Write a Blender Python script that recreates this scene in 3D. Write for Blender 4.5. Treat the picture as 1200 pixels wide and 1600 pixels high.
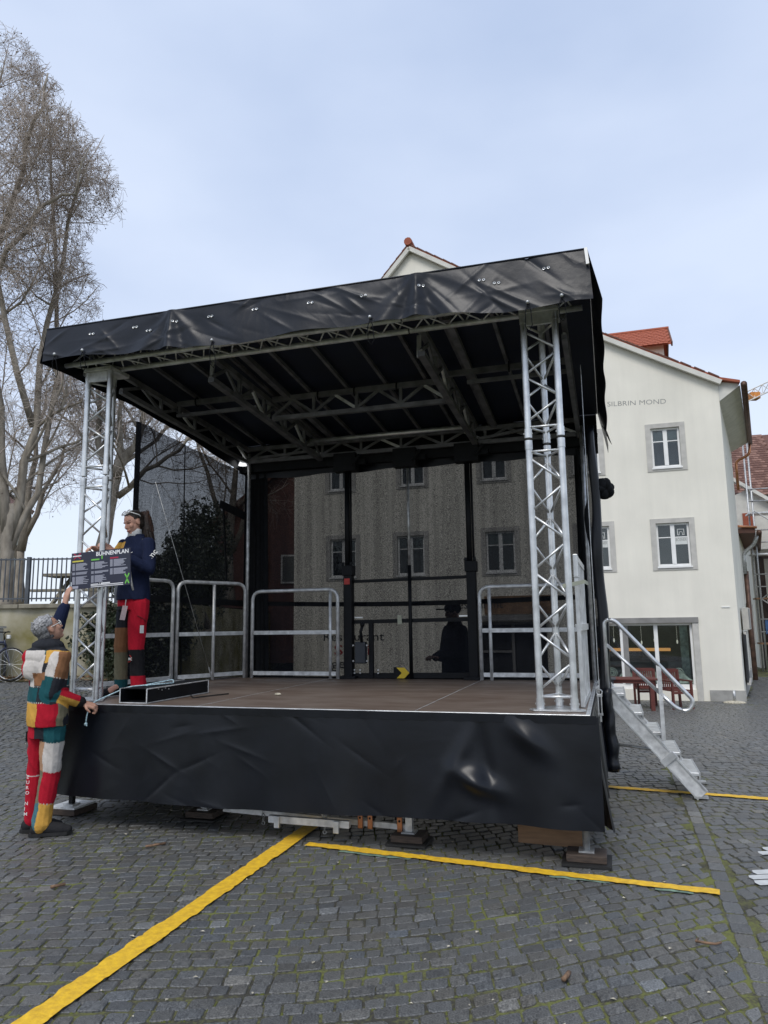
import bpy, bmesh, math, random
import numpy as np
from mathutils import Vector, Matrix, Quaternion

# ------------------------------------------------------------ scene, camera, sky, sun, exposure
for o in list(bpy.data.objects):
    bpy.data.objects.remove(o)
scn = bpy.context.scene
COL = scn.collection
random.seed(7)
RNG = np.random.default_rng(11)
PI = math.pi

PITCH, ROLL, CAM_H, FPX = 0.1535, 0.0134, 1.6, 1133.4
cam_d = bpy.data.cameras.new("camera")
cam = bpy.data.objects.new("camera", cam_d)
COL.objects.link(cam)
_fw = Vector((0, math.cos(PITCH), math.sin(PITCH)))
_r = Vector((1, 0, 0))
_u = _r.cross(_fw)
_r2 = math.cos(ROLL) * _r - math.sin(ROLL) * _u
_u2 = math.sin(ROLL) * _r + math.cos(ROLL) * _u
cam.matrix_world = Matrix(((_r2.x, _u2.x, -_fw.x, 0), (_r2.y, _u2.y, -_fw.y, 0), (_r2.z, _u2.z, -_fw.z, CAM_H), (0, 0, 0, 1)))
cam_d.sensor_fit = 'VERTICAL'
cam_d.sensor_height = 32.0
cam_d.lens = FPX / 1600.0 * 32.0
cam_d.clip_start = 0.05
cam_d.clip_end = 3000
scn.camera = cam

SUN_EL, SUN_AZ = math.radians(52), math.radians(200)     # azimuth: compass angle of the sun seen from the scene, 0 = +Y, clockwise
w = bpy.data.worlds.new("World")
scn.world = w
w.use_nodes = True
nt = w.node_tree
nt.nodes.clear()
N = nt.nodes.new
out = N('ShaderNodeOutputWorld')
bg = N('ShaderNodeBackground')
sky = N('ShaderNodeTexSky')
sky.sky_type = 'NISHITA'
sky.sun_disc = False
sky.sun_elevation = SUN_EL
sky.sun_rotation = SUN_AZ
sky.altitude = 400
sky.air_density = 1.2
sky.dust_density = 3.0
tc = N('ShaderNodeTexCoord')
mp = N('ShaderNodeMapping')
mp.inputs['Scale'].default_value = (1.0, 1.0, 2.2)
nz = N('ShaderNodeTexNoise')
nz.inputs['Scale'].default_value = 1.7
nz.inputs['Detail'].default_value = 5
nz.inputs['Roughness'].default_value = 0.45
rp = N('ShaderNodeValToRGB')
rp.color_ramp.elements[0].position = 0.36
rp.color_ramp.elements[0].color = (4.35, 5.25, 7.1, 1)
rp.color_ramp.elements[1].position = 0.64
rp.color_ramp.elements[1].color = (6.0, 6.8, 8.4, 1)
mixc = N('ShaderNodeMixRGB')
mixc.inputs['Fac'].default_value = 0.86          # cloud cover over the clear sky
sep = N('ShaderNodeSeparateXYZ')
hz = N('ShaderNodeMapRange')                      # the cloud deck thins to a pale band low over the roofs
hz.inputs['From Min'].default_value = 0.02
hz.inputs['From Max'].default_value = 0.34
hz.inputs['To Min'].default_value = 1.0
hz.inputs['To Max'].default_value = 0.0
mixh = N('ShaderNodeMixRGB')
mixh.inputs['Color2'].default_value = (7.3, 8.0, 9.0, 1)
L = nt.links.new
L(tc.outputs['Generated'], mp.inputs['Vector'])
L(mp.outputs['Vector'], nz.inputs['Vector'])
L(nz.outputs['Fac'], rp.inputs['Fac'])
L(tc.outputs['Generated'], sep.inputs['Vector'])
L(sep.outputs['Z'], hz.inputs['Value'])
L(hz.outputs['Result'], mixh.inputs['Fac'])
L(rp.outputs['Color'], mixh.inputs['Color1'])
L(sky.outputs['Color'], mixc.inputs['Color1'])
L(mixh.outputs['Color'], mixc.inputs['Color2'])
L(mixc.outputs['Color'], bg.inputs['Color'])
bg.inputs['Strength'].default_value = 0.1
L(bg.outputs['Background'], out.inputs['Surface'])

sun_d = bpy.data.lights.new("sun", 'SUN')
sun_d.energy = 1.5
sun_d.angle = math.radians(25)
sun_d.color = (1.0, 0.96, 0.90)
sun = bpy.data.objects.new("sun", sun_d)
COL.objects.link(sun)
_sd = Vector((math.sin(SUN_AZ) * math.cos(SUN_EL), math.cos(SUN_AZ) * math.cos(SUN_EL), math.sin(SUN_EL)))
sun.rotation_euler = (-_sd).to_track_quat('-Z', 'Y').to_euler()
sun.location = _sd * 60

vs = scn.view_settings
vs.view_transform = 'Standard'
vs.look = 'None'
vs.exposure = 0.40
vs.gamma = 1.0
vs.use_curve_mapping = False
scn.render.engine = 'CYCLES'
scn.cycles.transparent_max_bounces = 24
scn.render.resolution_x, scn.render.resolution_y = 768, 1024

# ------------------------------------------------------------ helpers
YAW = -0.2964                                    # the stage and the white house share this heading
FX, FY = 1.3683, 5.0358                          # front right corner of the deck
CY, SY = math.cos(YAW), math.sin(YAW)
def S(u, v, w_=0.0):
    """stage frame (u right along the front edge, v backwards, w up) to world"""
    return Vector((FX + u * CY - v * SY, FY + u * SY + v * CY, w_))

ORG = {}
def put(o, label=None, cat=None, group=None, kind=None):
    if label: o['label'] = label
    if cat: o['category'] = cat
    if group: o['group'] = group
    if kind: o['kind'] = kind
    return o
def thing(name, label, cat, org=(0, 0, 0), stage=True, rz=None, group=None, world=None):
    """Empty at a thing's base; its parts are built in the stage frame (or in world axes)"""
    o = bpy.data.objects.new(name, None)
    o.empty_display_size = 0.1
    COL.objects.link(o)
    if stage:
        o.location = S(*org)
        o.rotation_euler = (0, 0, YAW)
    else:
        o.location = org
        if rz: o.rotation_euler = (0, 0, rz)
    ORG[o.name] = Vector(org) if (stage or not rz) else Vector((0, 0, 0))
    return put(o, label, cat, group)
def root_org(p):
    while p is not None:
        if p.name in ORG: return ORG[p.name]
        p = p.parent
    return Vector((0, 0, 0))

class MB:
    def __init__(s): s.v = []; s.f = []; s.m = []; s.mi = 0
    def add(s, vs_, fs):
        n = len(s.v); s.v.extend([tuple(q) for q in vs_]); s.f.extend([tuple(i + n for i in q) for q in fs]); s.m.extend([s.mi] * len(fs)); return s
    def box(s, a, b):
        x0, y0, z0 = a; x1, y1, z1 = b
        if x0 > x1: x0, x1 = x1, x0
        if y0 > y1: y0, y1 = y1, y0
        if z0 > z1: z0, z1 = z1, z0
        return s.add([(x0, y0, z0), (x1, y0, z0), (x1, y1, z0), (x0, y1, z0), (x0, y0, z1), (x1, y0, z1), (x1, y1, z1), (x0, y1, z1)],
                     [(0, 3, 2, 1), (4, 5, 6, 7), (0, 1, 5, 4), (1, 2, 6, 5), (2, 3, 7, 6), (3, 0, 4, 7)])
    def bar(s, p, q, w_=0.04, h=None, up=(0, 0, 1)):
        """rectangular bar from p to q"""
        h = h or w_
        p, q = Vector(p), Vector(q); d = (q - p).normalized(); u = Vector(up)
        if abs(d.dot(u)) > 0.98: u = Vector((0, 1, 0))
        r = d.cross(u).normalized(); u = r.cross(d)
        vs_ = []
        for c in (p, q):
            for a, b in ((-1, -1), (1, -1), (1, 1), (-1, 1)): vs_.append(c + r * a * w_ / 2 + u * b * h / 2)
        return s.add(vs_, [(0, 1, 2, 3), (7, 6, 5, 4), (0, 4, 5, 1), (1, 5, 6, 2), (2, 6, 7, 3), (3, 7, 4, 0)])
    def tube(s, pts, r, n=10, cap=True):
        """round tube along pts, r scalar or list"""
        pts = [Vector(p) for p in pts]; m = len(pts)
        rs = r if hasattr(r, '__len__') else [r] * m
        d0 = (pts[1] - pts[0]).normalized()
        u = Vector((0, 0, 1)) if abs(d0.z) < 0.9 else Vector((1, 0, 0))
        vs_ = []
        nrm = (u - d0 * u.dot(d0)).normalized()
        for i in range(m):
            if i == 0: d = pts[1] - pts[0]
            elif i == m - 1: d = pts[-1] - pts[-2]
            else: d = (pts[i] - pts[i - 1]).normalized() + (pts[i + 1] - pts[i]).normalized()
            if d.length < 1e-9: d = d0
            d = d.normalized()
            nrm = (nrm - d * nrm.dot(d)); nrm = nrm.normalized() if nrm.length > 1e-6 else d.orthogonal().normalized()
            b = d.cross(nrm)
            for k in range(n):
                a = 2 * PI * k / n
                vs_.append(pts[i] + (nrm * math.cos(a) + b * math.sin(a)) * rs[i])
        fs = []
        for i in range(m - 1):
            for k in range(n):
                k2 = (k + 1) % n
                fs.append((i * n + k, i * n + k2, (i + 1) * n + k2, (i + 1) * n + k))
        if cap:
            fs.append(tuple(reversed(range(n)))); fs.append(tuple(range((m - 1) * n, m * n)))
        return s.add(vs_, fs)
    def prism(s, poly, axis, a, b):
        """polygon (2D) extruded along axis 'x','y','z' from a to b"""
        n = len(poly)
        def P(p, t): return {'x': (t, p[0], p[1]), 'y': (p[0], t, p[1]), 'z': (p[0], p[1], t)}[axis]
        vs_ = [P(p, a) for p in poly] + [P(p, b) for p in poly]
        fs = [tuple(range(n)), tuple(reversed(range(n, 2 * n)))] + [(i, i + n, (i + 1) % n + n, (i + 1) % n) for i in range(n)]
        return s.add(vs_, fs)
    def grid(s, fn, nu, nv):
        vs_ = [fn(i / nu, j / nv) for j in range(nv + 1) for i in range(nu + 1)]
        fs = [(j * (nu + 1) + i, j * (nu + 1) + i + 1, (j + 1) * (nu + 1) + i + 1, (j + 1) * (nu + 1) + i) for j in range(nv) for i in range(nu)]
        return s.add(vs_, fs)
    def ell(s, c, r, n=12, m=8, rot=None):
        c = Vector(c); r = (r, r, r) if not hasattr(r, '__len__') else r
        vs_ = []
        for j in range(1, m):
            t = PI * j / m
            for i in range(n):
                a = 2 * PI * i / n
                p = Vector((r[0] * math.sin(t) * math.cos(a), r[1] * math.sin(t) * math.sin(a), r[2] * math.cos(t)))
                vs_.append(c + (rot @ p if rot else p))
        tp = Vector((0, 0, r[2])); vs_ += [c + (rot @ tp if rot else tp), c - (rot @ tp if rot else tp)]
        k = (m - 1) * n; fs = []
        for j in range(m - 2):
            for i in range(n):
                i2 = (i + 1) % n; fs.append((j * n + i, (j + 1) * n + i, (j + 1) * n + i2, j * n + i2))
        for i in range(n):
            i2 = (i + 1) % n; fs.append((k, i, i2)); fs.append((k + 1, (m - 2) * n + i2, (m - 2) * n + i))
        return s.add(vs_, fs)
    def ring(s, c, R, r, axis=(0, 0, 1), n=16, k=6, a0=0, a1=2 * PI):
        c = Vector(c); ax = Vector(axis).normalized(); e1 = ax.orthogonal().normalized(); e2 = ax.cross(e1)
        full = abs(a1 - a0 - 2 * PI) < 1e-6
        pts = [c + (e1 * math.cos(a0 + (a1 - a0) * i / n) + e2 * math.sin(a0 + (a1 - a0) * i / n)) * R for i in range(n + 1)]
        return s.tube(pts, r, k, cap=not full)
    def build(s, name, mat, parent=None, smooth=False, label=None, bevel=0, org=None, kind=None):
        me = bpy.data.meshes.new(name)
        og = root_org(parent) if org is None else Vector(org)
        vv = [(a - og.x, b - og.y, c - og.z) for a, b, c in s.v] if og.length > 0 else s.v
        me.from_pydata(vv, [], s.f)
        mats = mat if isinstance(mat, (list, tuple)) else [mat]
        for q in mats: me.materials.append(q)
        if len(mats) > 1: me.polygons.foreach_set('material_index', s.m)
        if smooth: me.polygons.foreach_set('use_smooth', [True] * len(me.polygons))
        me.update()
        o = bpy.data.objects.new(name, me)
        COL.objects.link(o)
        if parent is not None: o.parent = parent
        if bevel:
            b = o.modifiers.new('bevel', 'BEVEL'); b.width = bevel; b.segments = 2; b.limit_method = 'ANGLE'
        if label: o['label'] = label
        if kind: o['kind'] = kind
        return o

def smooth_by_angle(o, ang=40):
    me = o.data
    me.polygons.foreach_set('use_smooth', [True] * len(me.polygons))
    try: me.set_sharp_from_angle(angle=math.radians(ang))
    except Exception: pass
    return o
def copy_tree(o, parent=None):
    c = o.copy(); COL.objects.link(c)
    if parent is not None: c.parent = parent
    if o.name in ORG: ORG[c.name] = ORG[o.name]
    for ch in list(o.children): copy_tree(ch, c)
    return c
def rounded(p0, p1, p2, r, n=6):
    """arc points rounding the corner p1"""
    p0, p1, p2 = Vector(p0), Vector(p1), Vector(p2)
    a = p1 + (p0 - p1).normalized() * r; b = p1 + (p2 - p1).normalized() * r
    return [a * (1 - t) ** 2 + p1 * 2 * t * (1 - t) + b * t * t for t in [i / n for i in range(n + 1)]]
def rpath(pts, r, n=6):
    out_ = [Vector(pts[0])]
    for i in range(1, len(pts) - 1): out_ += rounded(pts[i - 1], pts[i], pts[i + 1], r, n)
    return out_ + [Vector(pts[-1])]

# text as mesh, lying in a plane: origin o, right vector r, up vector u (all in the parent's build frame)
def lettering(text, o, r, u, size, depth, mat, parent, name='lettering', bold=0.0, align='LEFT', shear=0, space=1.0, fit=None, label=None):
    cu = bpy.data.curves.new('txt', 'FONT')
    cu.body = text; cu.size = 1.0; cu.align_x = align; cu.shear = shear; cu.offset = bold; cu.space_character = space
    cu.resolution_u = 3
    to = bpy.data.objects.new('txt', cu); COL.objects.link(to)
    dg = bpy.context.evaluated_depsgraph_get(); dg.update()
    me = bpy.data.meshes.new_from_object(to.evaluated_get(dg))
    bpy.data.objects.remove(to)
    o, r, u = Vector(o), Vector(r).normalized(), Vector(u).normalized()
    n = r.cross(u)
    b = MB()
    co = [v.co.copy() for v in me.vertices]
    xs = [c.x for c in co] or [0, 1]
    sx = (fit / (max(xs) - min(xs))) if fit else size
    x0 = min(xs) if fit else 0
    b.add([o + r * ((c.x - x0) * sx) + u * (c.y * size) + n * depth for c in co], [tuple(p.vertices) for p in me.polygons])
    bpy.data.meshes.remove(me)
    return b.build(name, mat, parent, label=label)

# ------------------------------------------------------------ materials
MATS = {}
def pm(name, col, rough=0.6, metal=0.0, var=0.12, scale=4.0, bump=0.0, bscale=60.0, spec=0.5, col2=None, detail=4, rvar=0.0, stretch=None, attr=None, coat=0, crease=0.0, cscale=2.2, streak=0.0):
    m = bpy.data.materials.new(name); m.use_nodes = True
    nt = m.node_tree; b = nt.nodes['Principled BSDF']
    b.inputs['Roughness'].default_value = rough
    b.inputs['Metallic'].default_value = metal
    b.inputs['Specular IOR Level'].default_value = spec
    if coat: b.inputs['Coat Weight'].default_value = coat; b.inputs['Coat Roughness'].default_value = 0.15
    tc = nt.nodes.new('ShaderNodeTexCoord'); src = tc.outputs['Object']
    if stretch:
        mp = nt.nodes.new('ShaderNodeMapping'); mp.inputs['Scale'].default_value = stretch
        nt.links.new(src, mp.inputs['Vector']); src = mp.outputs['Vector']
    nz = nt.nodes.new('ShaderNodeTexNoise'); nz.inputs['Scale'].default_value = scale; nz.inputs['Detail'].default_value = detail
    nt.links.new(src, nz.inputs['Vector'])
    c2 = col2 or tuple(max(0, c * (1 - 2 * var)) for c in col)
    c1 = col if col2 else tuple(min(1, c * (1 + var)) for c in col)
    rp = nt.nodes.new('ShaderNodeValToRGB')
    rp.color_ramp.elements[0].position = 0.3; rp.color_ramp.elements[1].position = 0.7
    rp.color_ramp.elements[0].color = (*c2, 1); rp.color_ramp.elements[1].color = (*c1, 1)
    nt.links.new(nz.outputs['Fac'], rp.inputs['Fac'])
    colout = rp.outputs['Color']
    if attr:
        at = nt.nodes.new('ShaderNodeAttribute'); at.attribute_name = attr
        mx = nt.nodes.new('ShaderNodeMixRGB'); mx.blend_type = 'MULTIPLY'; mx.inputs['Fac'].default_value = 1
        nt.links.new(colout, mx.inputs['Color1']); nt.links.new(at.outputs['Color'], mx.inputs['Color2']); colout = mx.outputs['Color']
    if streak:                                    # rain streaks and patchy repairs
        ms = nt.nodes.new('ShaderNodeMapping'); ms.inputs['Scale'].default_value = (2.6, 2.6, 0.22); nt.links.new(tc.outputs['Object'], ms.inputs['Vector'])
        ns = nt.nodes.new('ShaderNodeTexNoise'); ns.inputs['Scale'].default_value = 1.4; ns.inputs['Detail'].default_value = 8; ns.inputs['Roughness'].default_value = 0.65; nt.links.new(ms.outputs['Vector'], ns.inputs['Vector'])
        rs = nt.nodes.new('ShaderNodeMapRange'); rs.inputs['From Min'].default_value = 0.35; rs.inputs['From Max'].default_value = 0.62; rs.inputs['To Min'].default_value = 1 - streak; rs.inputs['To Max'].default_value = 1.0; nt.links.new(ns.outputs['Fac'], rs.inputs['Value'])
        mm = nt.nodes.new('ShaderNodeMixRGB'); mm.blend_type = 'MULTIPLY'; mm.inputs['Fac'].default_value = 1; nt.links.new(colout, mm.inputs['Color1']); nt.links.new(rs.outputs['Result'], mm.inputs['Color2']); colout = mm.outputs['Color']
    nt.links.new(colout, b.inputs['Base Color'])
    if rvar:
        mr = nt.nodes.new('ShaderNodeMapRange'); mr.inputs['To Min'].default_value = max(0.02, rough - rvar); mr.inputs['To Max'].default_value = min(1, rough + rvar)
        nt.links.new(nz.outputs['Fac'], mr.inputs['Value']); nt.links.new(mr.outputs['Result'], b.inputs['Roughness'])
    if bump:
        n2 = nt.nodes.new('ShaderNodeTexNoise'); n2.inputs['Scale'].default_value = bscale; n2.inputs['Detail'].default_value = 5
        nt.links.new(src, n2.inputs['Vector'])
        bp = nt.nodes.new('ShaderNodeBump'); bp.inputs['Strength'].default_value = bump; bp.inputs['Distance'].default_value = 0.01
        nt.links.new(n2.outputs['Fac'], bp.inputs['Height']); nt.links.new(bp.outputs['Normal'], b.inputs['Normal'])
        if crease:                                # sharp fold lines: ridges of a bent noise field
            n3 = nt.nodes.new('ShaderNodeTexNoise'); n3.inputs['Scale'].default_value = cscale; n3.inputs['Detail'].default_value = 2.5; n3.inputs['Distortion'].default_value = 0.6
            nt.links.new(src, n3.inputs['Vector'])
            s1 = nt.nodes.new('ShaderNodeMath'); s1.operation = 'SUBTRACT'; s1.inputs[1].default_value = 0.5; nt.links.new(n3.outputs['Fac'], s1.inputs[0])
            s2 = nt.nodes.new('ShaderNodeMath'); s2.operation = 'ABSOLUTE'; nt.links.new(s1.outputs[0], s2.inputs[0])
            s3 = nt.nodes.new('ShaderNodeMapRange'); s3.inputs['From Max'].default_value = 0.055; s3.inputs['To Min'].default_value = 1.0; s3.inputs['To Max'].default_value = 0.0
            nt.links.new(s2.outputs[0], s3.inputs['Value'])
            b3 = nt.nodes.new('ShaderNodeBump'); b3.inputs['Strength'].default_value = crease; b3.inputs['Distance'].default_value = 0.012
            nt.links.new(s3.outputs['Result'], b3.inputs['Height']); nt.links.new(bp.outputs['Normal'], b3.inputs['Normal']); nt.links.new(b3.outputs['Normal'], b.inputs['Normal'])
    MATS[name] = m
    return m
def emis(name, col, s):
    m = bpy.data.materials.new(name); m.use_nodes = True
    b = m.node_tree.nodes['Principled BSDF']; b.inputs['Base Color'].default_value = (*col, 1)
    b.inputs['Emission Color'].default_value = (*col, 1); b.inputs['Emission Strength'].default_value = s
    return m
def gauze(name, lo, hi, scale=170.0):
    """woven black shade cloth: threads of dark cloth with open holes between them"""
    m = bpy.data.materials.new(name); m.use_nodes = True
    nt = m.node_tree; nt.nodes.clear(); N = nt.nodes.new; L = nt.links.new
    o = N('ShaderNodeOutputMaterial'); mix = N('ShaderNodeMixShader'); tr = N('ShaderNodeBsdfTransparent'); df = N('ShaderNodeBsdfDiffuse')
    df.inputs['Color'].default_value = (0.012, 0.013, 0.016, 1)
    tc = N('ShaderNodeTexCoord')
    n1 = N('ShaderNodeTexNoise'); n1.inputs['Scale'].default_value = scale; n1.inputs['Detail'].default_value = 1.5
    mp = N('ShaderNodeMapping'); mp.inputs['Scale'].default_value = (1, 1, 0.55)
    mp2 = N('ShaderNodeMapping'); mp2.inputs['Scale'].default_value = (9, 9, 0.25)
    n2 = N('ShaderNodeTexNoise'); n2.inputs['Scale'].default_value = 1.6; n2.inputs['Detail'].default_value = 3
    L(tc.outputs['Object'], mp.inputs['Vector']); L(mp.outputs['Vector'], n1.inputs['Vector'])
    L(tc.outputs['Object'], mp2.inputs['Vector']); L(mp2.outputs['Vector'], n2.inputs['Vector'])
    ad = N('ShaderNodeMath'); ad.operation = 'MULTIPLY_ADD'; ad.inputs[1].default_value = 0.22; L(n2.outputs['Fac'], ad.inputs[0]); L(n1.outputs['Fac'], ad.inputs[2])
    mr = N('ShaderNodeMapRange'); mr.inputs['From Min'].default_value = 0.47; mr.inputs['From Max'].default_value = 0.80
    mr.inputs['To Min'].default_value = hi; mr.inputs['To Max'].default_value = lo
    L(ad.outputs[0], mr.inputs['Value'])
    L(mr.outputs['Result'], mix.inputs['Fac']); L(tr.outputs[0], mix.inputs[1]); L(df.outputs[0], mix.inputs[2]); L(mix.outputs[0], o.inputs['Surface'])
    return m
def glass(name, tint=(0.9, 0.95, 0.95), refl=0.06):
    m = bpy.data.materials.new(name); m.use_nodes = True
    nt = m.node_tree; nt.nodes.clear(); N = nt.nodes.new; L = nt.links.new
    o = N('ShaderNodeOutputMaterial'); mix = N('ShaderNodeMixShader'); tr = N('ShaderNodeBsdfTransparent'); gl = N('ShaderNodeBsdfGlossy')
    gl.inputs['Roughness'].default_value = 0.02; tr.inputs['Color'].default_value = (*tint, 1)
    fr = N('ShaderNodeFresnel'); fr.inputs['IOR'].default_value = 1.5
    ad = N('ShaderNodeMath'); ad.operation = 'ADD'; ad.inputs[1].default_value = refl; L(fr.outputs[0], ad.inputs[0])
    L(ad.outputs[0], mix.inputs['Fac']); L(tr.outputs[0], mix.inputs[1]); L(gl.outputs[0], mix.inputs[2]); L(mix.outputs[0], o.inputs['Surface'])
    return m

M = {}
M['alu'] = pm('aluminium', (0.70, 0.71, 0.71), 0.38, 0.8, var=0.14, scale=9, rvar=0.10, bump=0.03, bscale=90)
M['alu_dull'] = pm('weathered_aluminium', (0.68, 0.69, 0.69), 0.48, 0.5, var=0.16, scale=14, rvar=0.12, bump=0.06, bscale=120)
M['galv'] = pm('galvanised_steel', (0.52, 0.53, 0.53), 0.48, 0.75, var=0.18, scale=22, rvar=0.1)
M['roofbar'] = pm('roof_frame_metal', (0.22, 0.22, 0.235), 0.5, 0.6, var=0.2, scale=8, rvar=0.1)
M['tarp'] = pm('black_pvc_tarpaulin', (0.0040, 0.0052, 0.0085), 0.33, 0.0, var=0.2, scale=3, rvar=0.08, bump=0.08, bscale=11, spec=0.36, crease=0.05, cscale=1.1)
M['valance'] = pm('charcoal_pvc_tarpaulin', (0.013, 0.015, 0.021), 0.35, 0.0, var=0.2, scale=4, rvar=0.08, bump=0.10, bscale=22, spec=0.30, crease=0.12, cscale=1.8)
M['liner'] = pm('dark_blue_roof_lining', (0.008, 0.013, 0.030), 0.55, 0.0, var=0.2, scale=2)
M['black'] = pm('black_painted_steel', (0.006, 0.007, 0.009), 0.55, 0.0, var=0.25, scale=12, rvar=0.1, spec=0.22)
M['blackcloth'] = pm('black_webbing', (0.007, 0.008, 0.010), 0.85, 0.0, var=0.2, scale=20, spec=0.2)
M['rubber'] = pm('black_rubber', (0.012, 0.012, 0.012), 0.7, 0.0, var=0.2, scale=20)
M['deck'] = pm('brown_film_plywood', (0.110, 0.074, 0.054), 0.45, 0.0, col2=(0.190, 0.150, 0.122), scale=2.6, detail=8, rvar=0.12, bump=0.04, bscale=200, stretch=(1, 2.2, 1))
M['wood_raw'] = pm('weathered_timber', (0.30, 0.175, 0.09), 0.7, 0.0, col2=(0.20, 0.115, 0.06), scale=5, bump=0.15, bscale=40, stretch=(1, 8, 8))
M['padwood'] = pm('dark_timber_block', (0.075, 0.052, 0.038), 0.75, 0.0, col2=(0.03, 0.022, 0.018), scale=7, bump=0.2, bscale=40, stretch=(2, 10, 10))
M['red'] = pm('red_plastic', (0.45, 0.03, 0.02), 0.5)
M['yellow_tape'] = pm('yellow_plastic', (0.72, 0.50, 0.02), 0.5)
M['white_plastic'] = pm('white_plastic', (0.75, 0.75, 0.73), 0.4, var=0.05)
M['strap'] = pm('pale_green_strap', (0.42, 0.43, 0.33), 0.8)
M['gauze'] = gauze('black_shade_cloth_rear', 0.79, 0.975, 250.0)
M['gauze_side'] = gauze('black_shade_cloth_side', 0.74, 0.965, 220.0)
# ------------------------------------------------------------ ground: one gently rolling sheet carrying the setts
def _ss(t):
    t = np.clip(t, 0, 1); return t * t * (3 - 2 * t)
def ground_h(x, y):
    """the square falls towards the white house and rises towards the retaining wall"""
    x = np.asarray(x, float); y = np.asarray(y, float)
    right = -0.50 * _ss((y - 8.2) / 10.5)
    left = 0.50 * _ss((y - 8.6) / 7.8)
    t = _ss((x + 2.0) / -5.0)
    return right * (1 - t) + left * t
def gh(x, y): return float(ground_h(x, y))

def ground_material(name):
    m = bpy.data.materials.new(name); m.use_nodes = True
    nt = m.node_tree; b = nt.nodes['Principled BSDF']; N = nt.nodes.new; L = nt.links.new
    b.inputs['Roughness'].default_value = 0.9
    tc = N('ShaderNodeTexCoord')
    n1 = N('ShaderNodeTexNoise'); n1.inputs['Scale'].default_value = 1.3; n1.inputs['Detail'].default_value = 5; n1.inputs['Roughness'].default_value = 0.65
    n2 = N('ShaderNodeTexNoise'); n2.inputs['Scale'].default_value = 60; n2.inputs['Detail'].default_value = 4
    L(tc.outputs['Object'], n1.inputs['Vector']); L(tc.outputs['Object'], n2.inputs['Vector'])
    r1 = N('ShaderNodeValToRGB'); r1.color_ramp.elements[0].position = 0.40; r1.color_ramp.elements[0].color = (0.040, 0.037, 0.028, 1)
    r1.color_ramp.elements[1].position = 0.60; r1.color_ramp.elements[1].color = (0.130, 0.142, 0.034, 1)
    e = r1.color_ramp.elements.new(0.50); e.color = (0.085, 0.084, 0.036, 1)
    ad = N('ShaderNodeMath'); ad.operation = 'MULTIPLY_ADD'; ad.inputs[1].default_value = 0.5; ad.inputs[2].default_value = -0.25
    a2 = N('ShaderNodeMath'); a2.operation = 'ADD'
    L(n2.outputs['Fac'], ad.inputs[0]); L(ad.outputs[0], a2.inputs[0]); L(n1.outputs['Fac'], a2.inputs[1]); L(a2.outputs[0], r1.inputs['Fac'])
    L(r1.outputs['Color'], b.inputs['Base Color'])
    bp = N('ShaderNodeBump'); bp.inputs['Strength'].default_value = 0.6; bp.inputs['Distance'].default_value = 0.006
    L(n2.outputs['Fac'], bp.inputs['Height']); L(bp.outputs['Normal'], b.inputs['Normal'])
    return m
M['joint'] = ground_material('mossy_joint_sand')
M['sett'] = pm('basalt_sett', (0.165, 0.166, 0.160), 0.40, 0.0, col2=(0.032, 0.033, 0.034), scale=110, detail=9, rvar=0.14, bump=0.5, bscale=150, spec=0.5, attr='tint')
M['paint_y'] = pm('yellow_road_paint', (0.84, 0.52, 0.024), 0.6, 0.0, col2=(0.60, 0.35, 0.024), scale=30, detail=12, bump=0.35, bscale=70)
M['paint_w'] = pm('worn_white_road_paint', (0.62, 0.63, 0.62), 0.7, 0.0, col2=(0.45, 0.46, 0.46), scale=10, bump=0.3, bscale=60)

# the sheet: fine near the square, reaching to the horizon
xs = np.concatenate([[-900, -200, -60], np.arange(-30, 30.1, 1.0), [60, 200, 900]])
ys = np.concatenate([[-300, -60, -10], np.arange(0, 40.1, 1.0), [70, 200, 1500]])
XX, YY = np.meshgrid(xs, ys)
ZZ = ground_h(XX, YY) - 0.0055
gb = MB()
nx_ = len(xs)
gb.add([(float(a), float(b), float(c)) for a, b, c in zip(XX.ravel(), YY.ravel(), ZZ.ravel())],
       [(j * nx_ + i, j * nx_ + i + 1, (j + 1) * nx_ + i + 1, (j + 1) * nx_ + i) for j in range(len(ys) - 1) for i in range(nx_ - 1)])
ground = gb.build('ground', M['joint'], smooth=True)
put(ground, kind='structure')

def in_frame(x, y, z):
    d = Vector((x, y, z - CAM_H)); zc = d.dot(_fw)
    if zc < 0.3: return None
    return 600 + FPX * d.dot(_r2) / zc, 800 - FPX * d.dot(_u2) / zc, zc
def uv_of(x, y):
    dx, dy = x - FX, y - FY
    return dx * CY + dy * SY, -dx * SY + dy * CY

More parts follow.
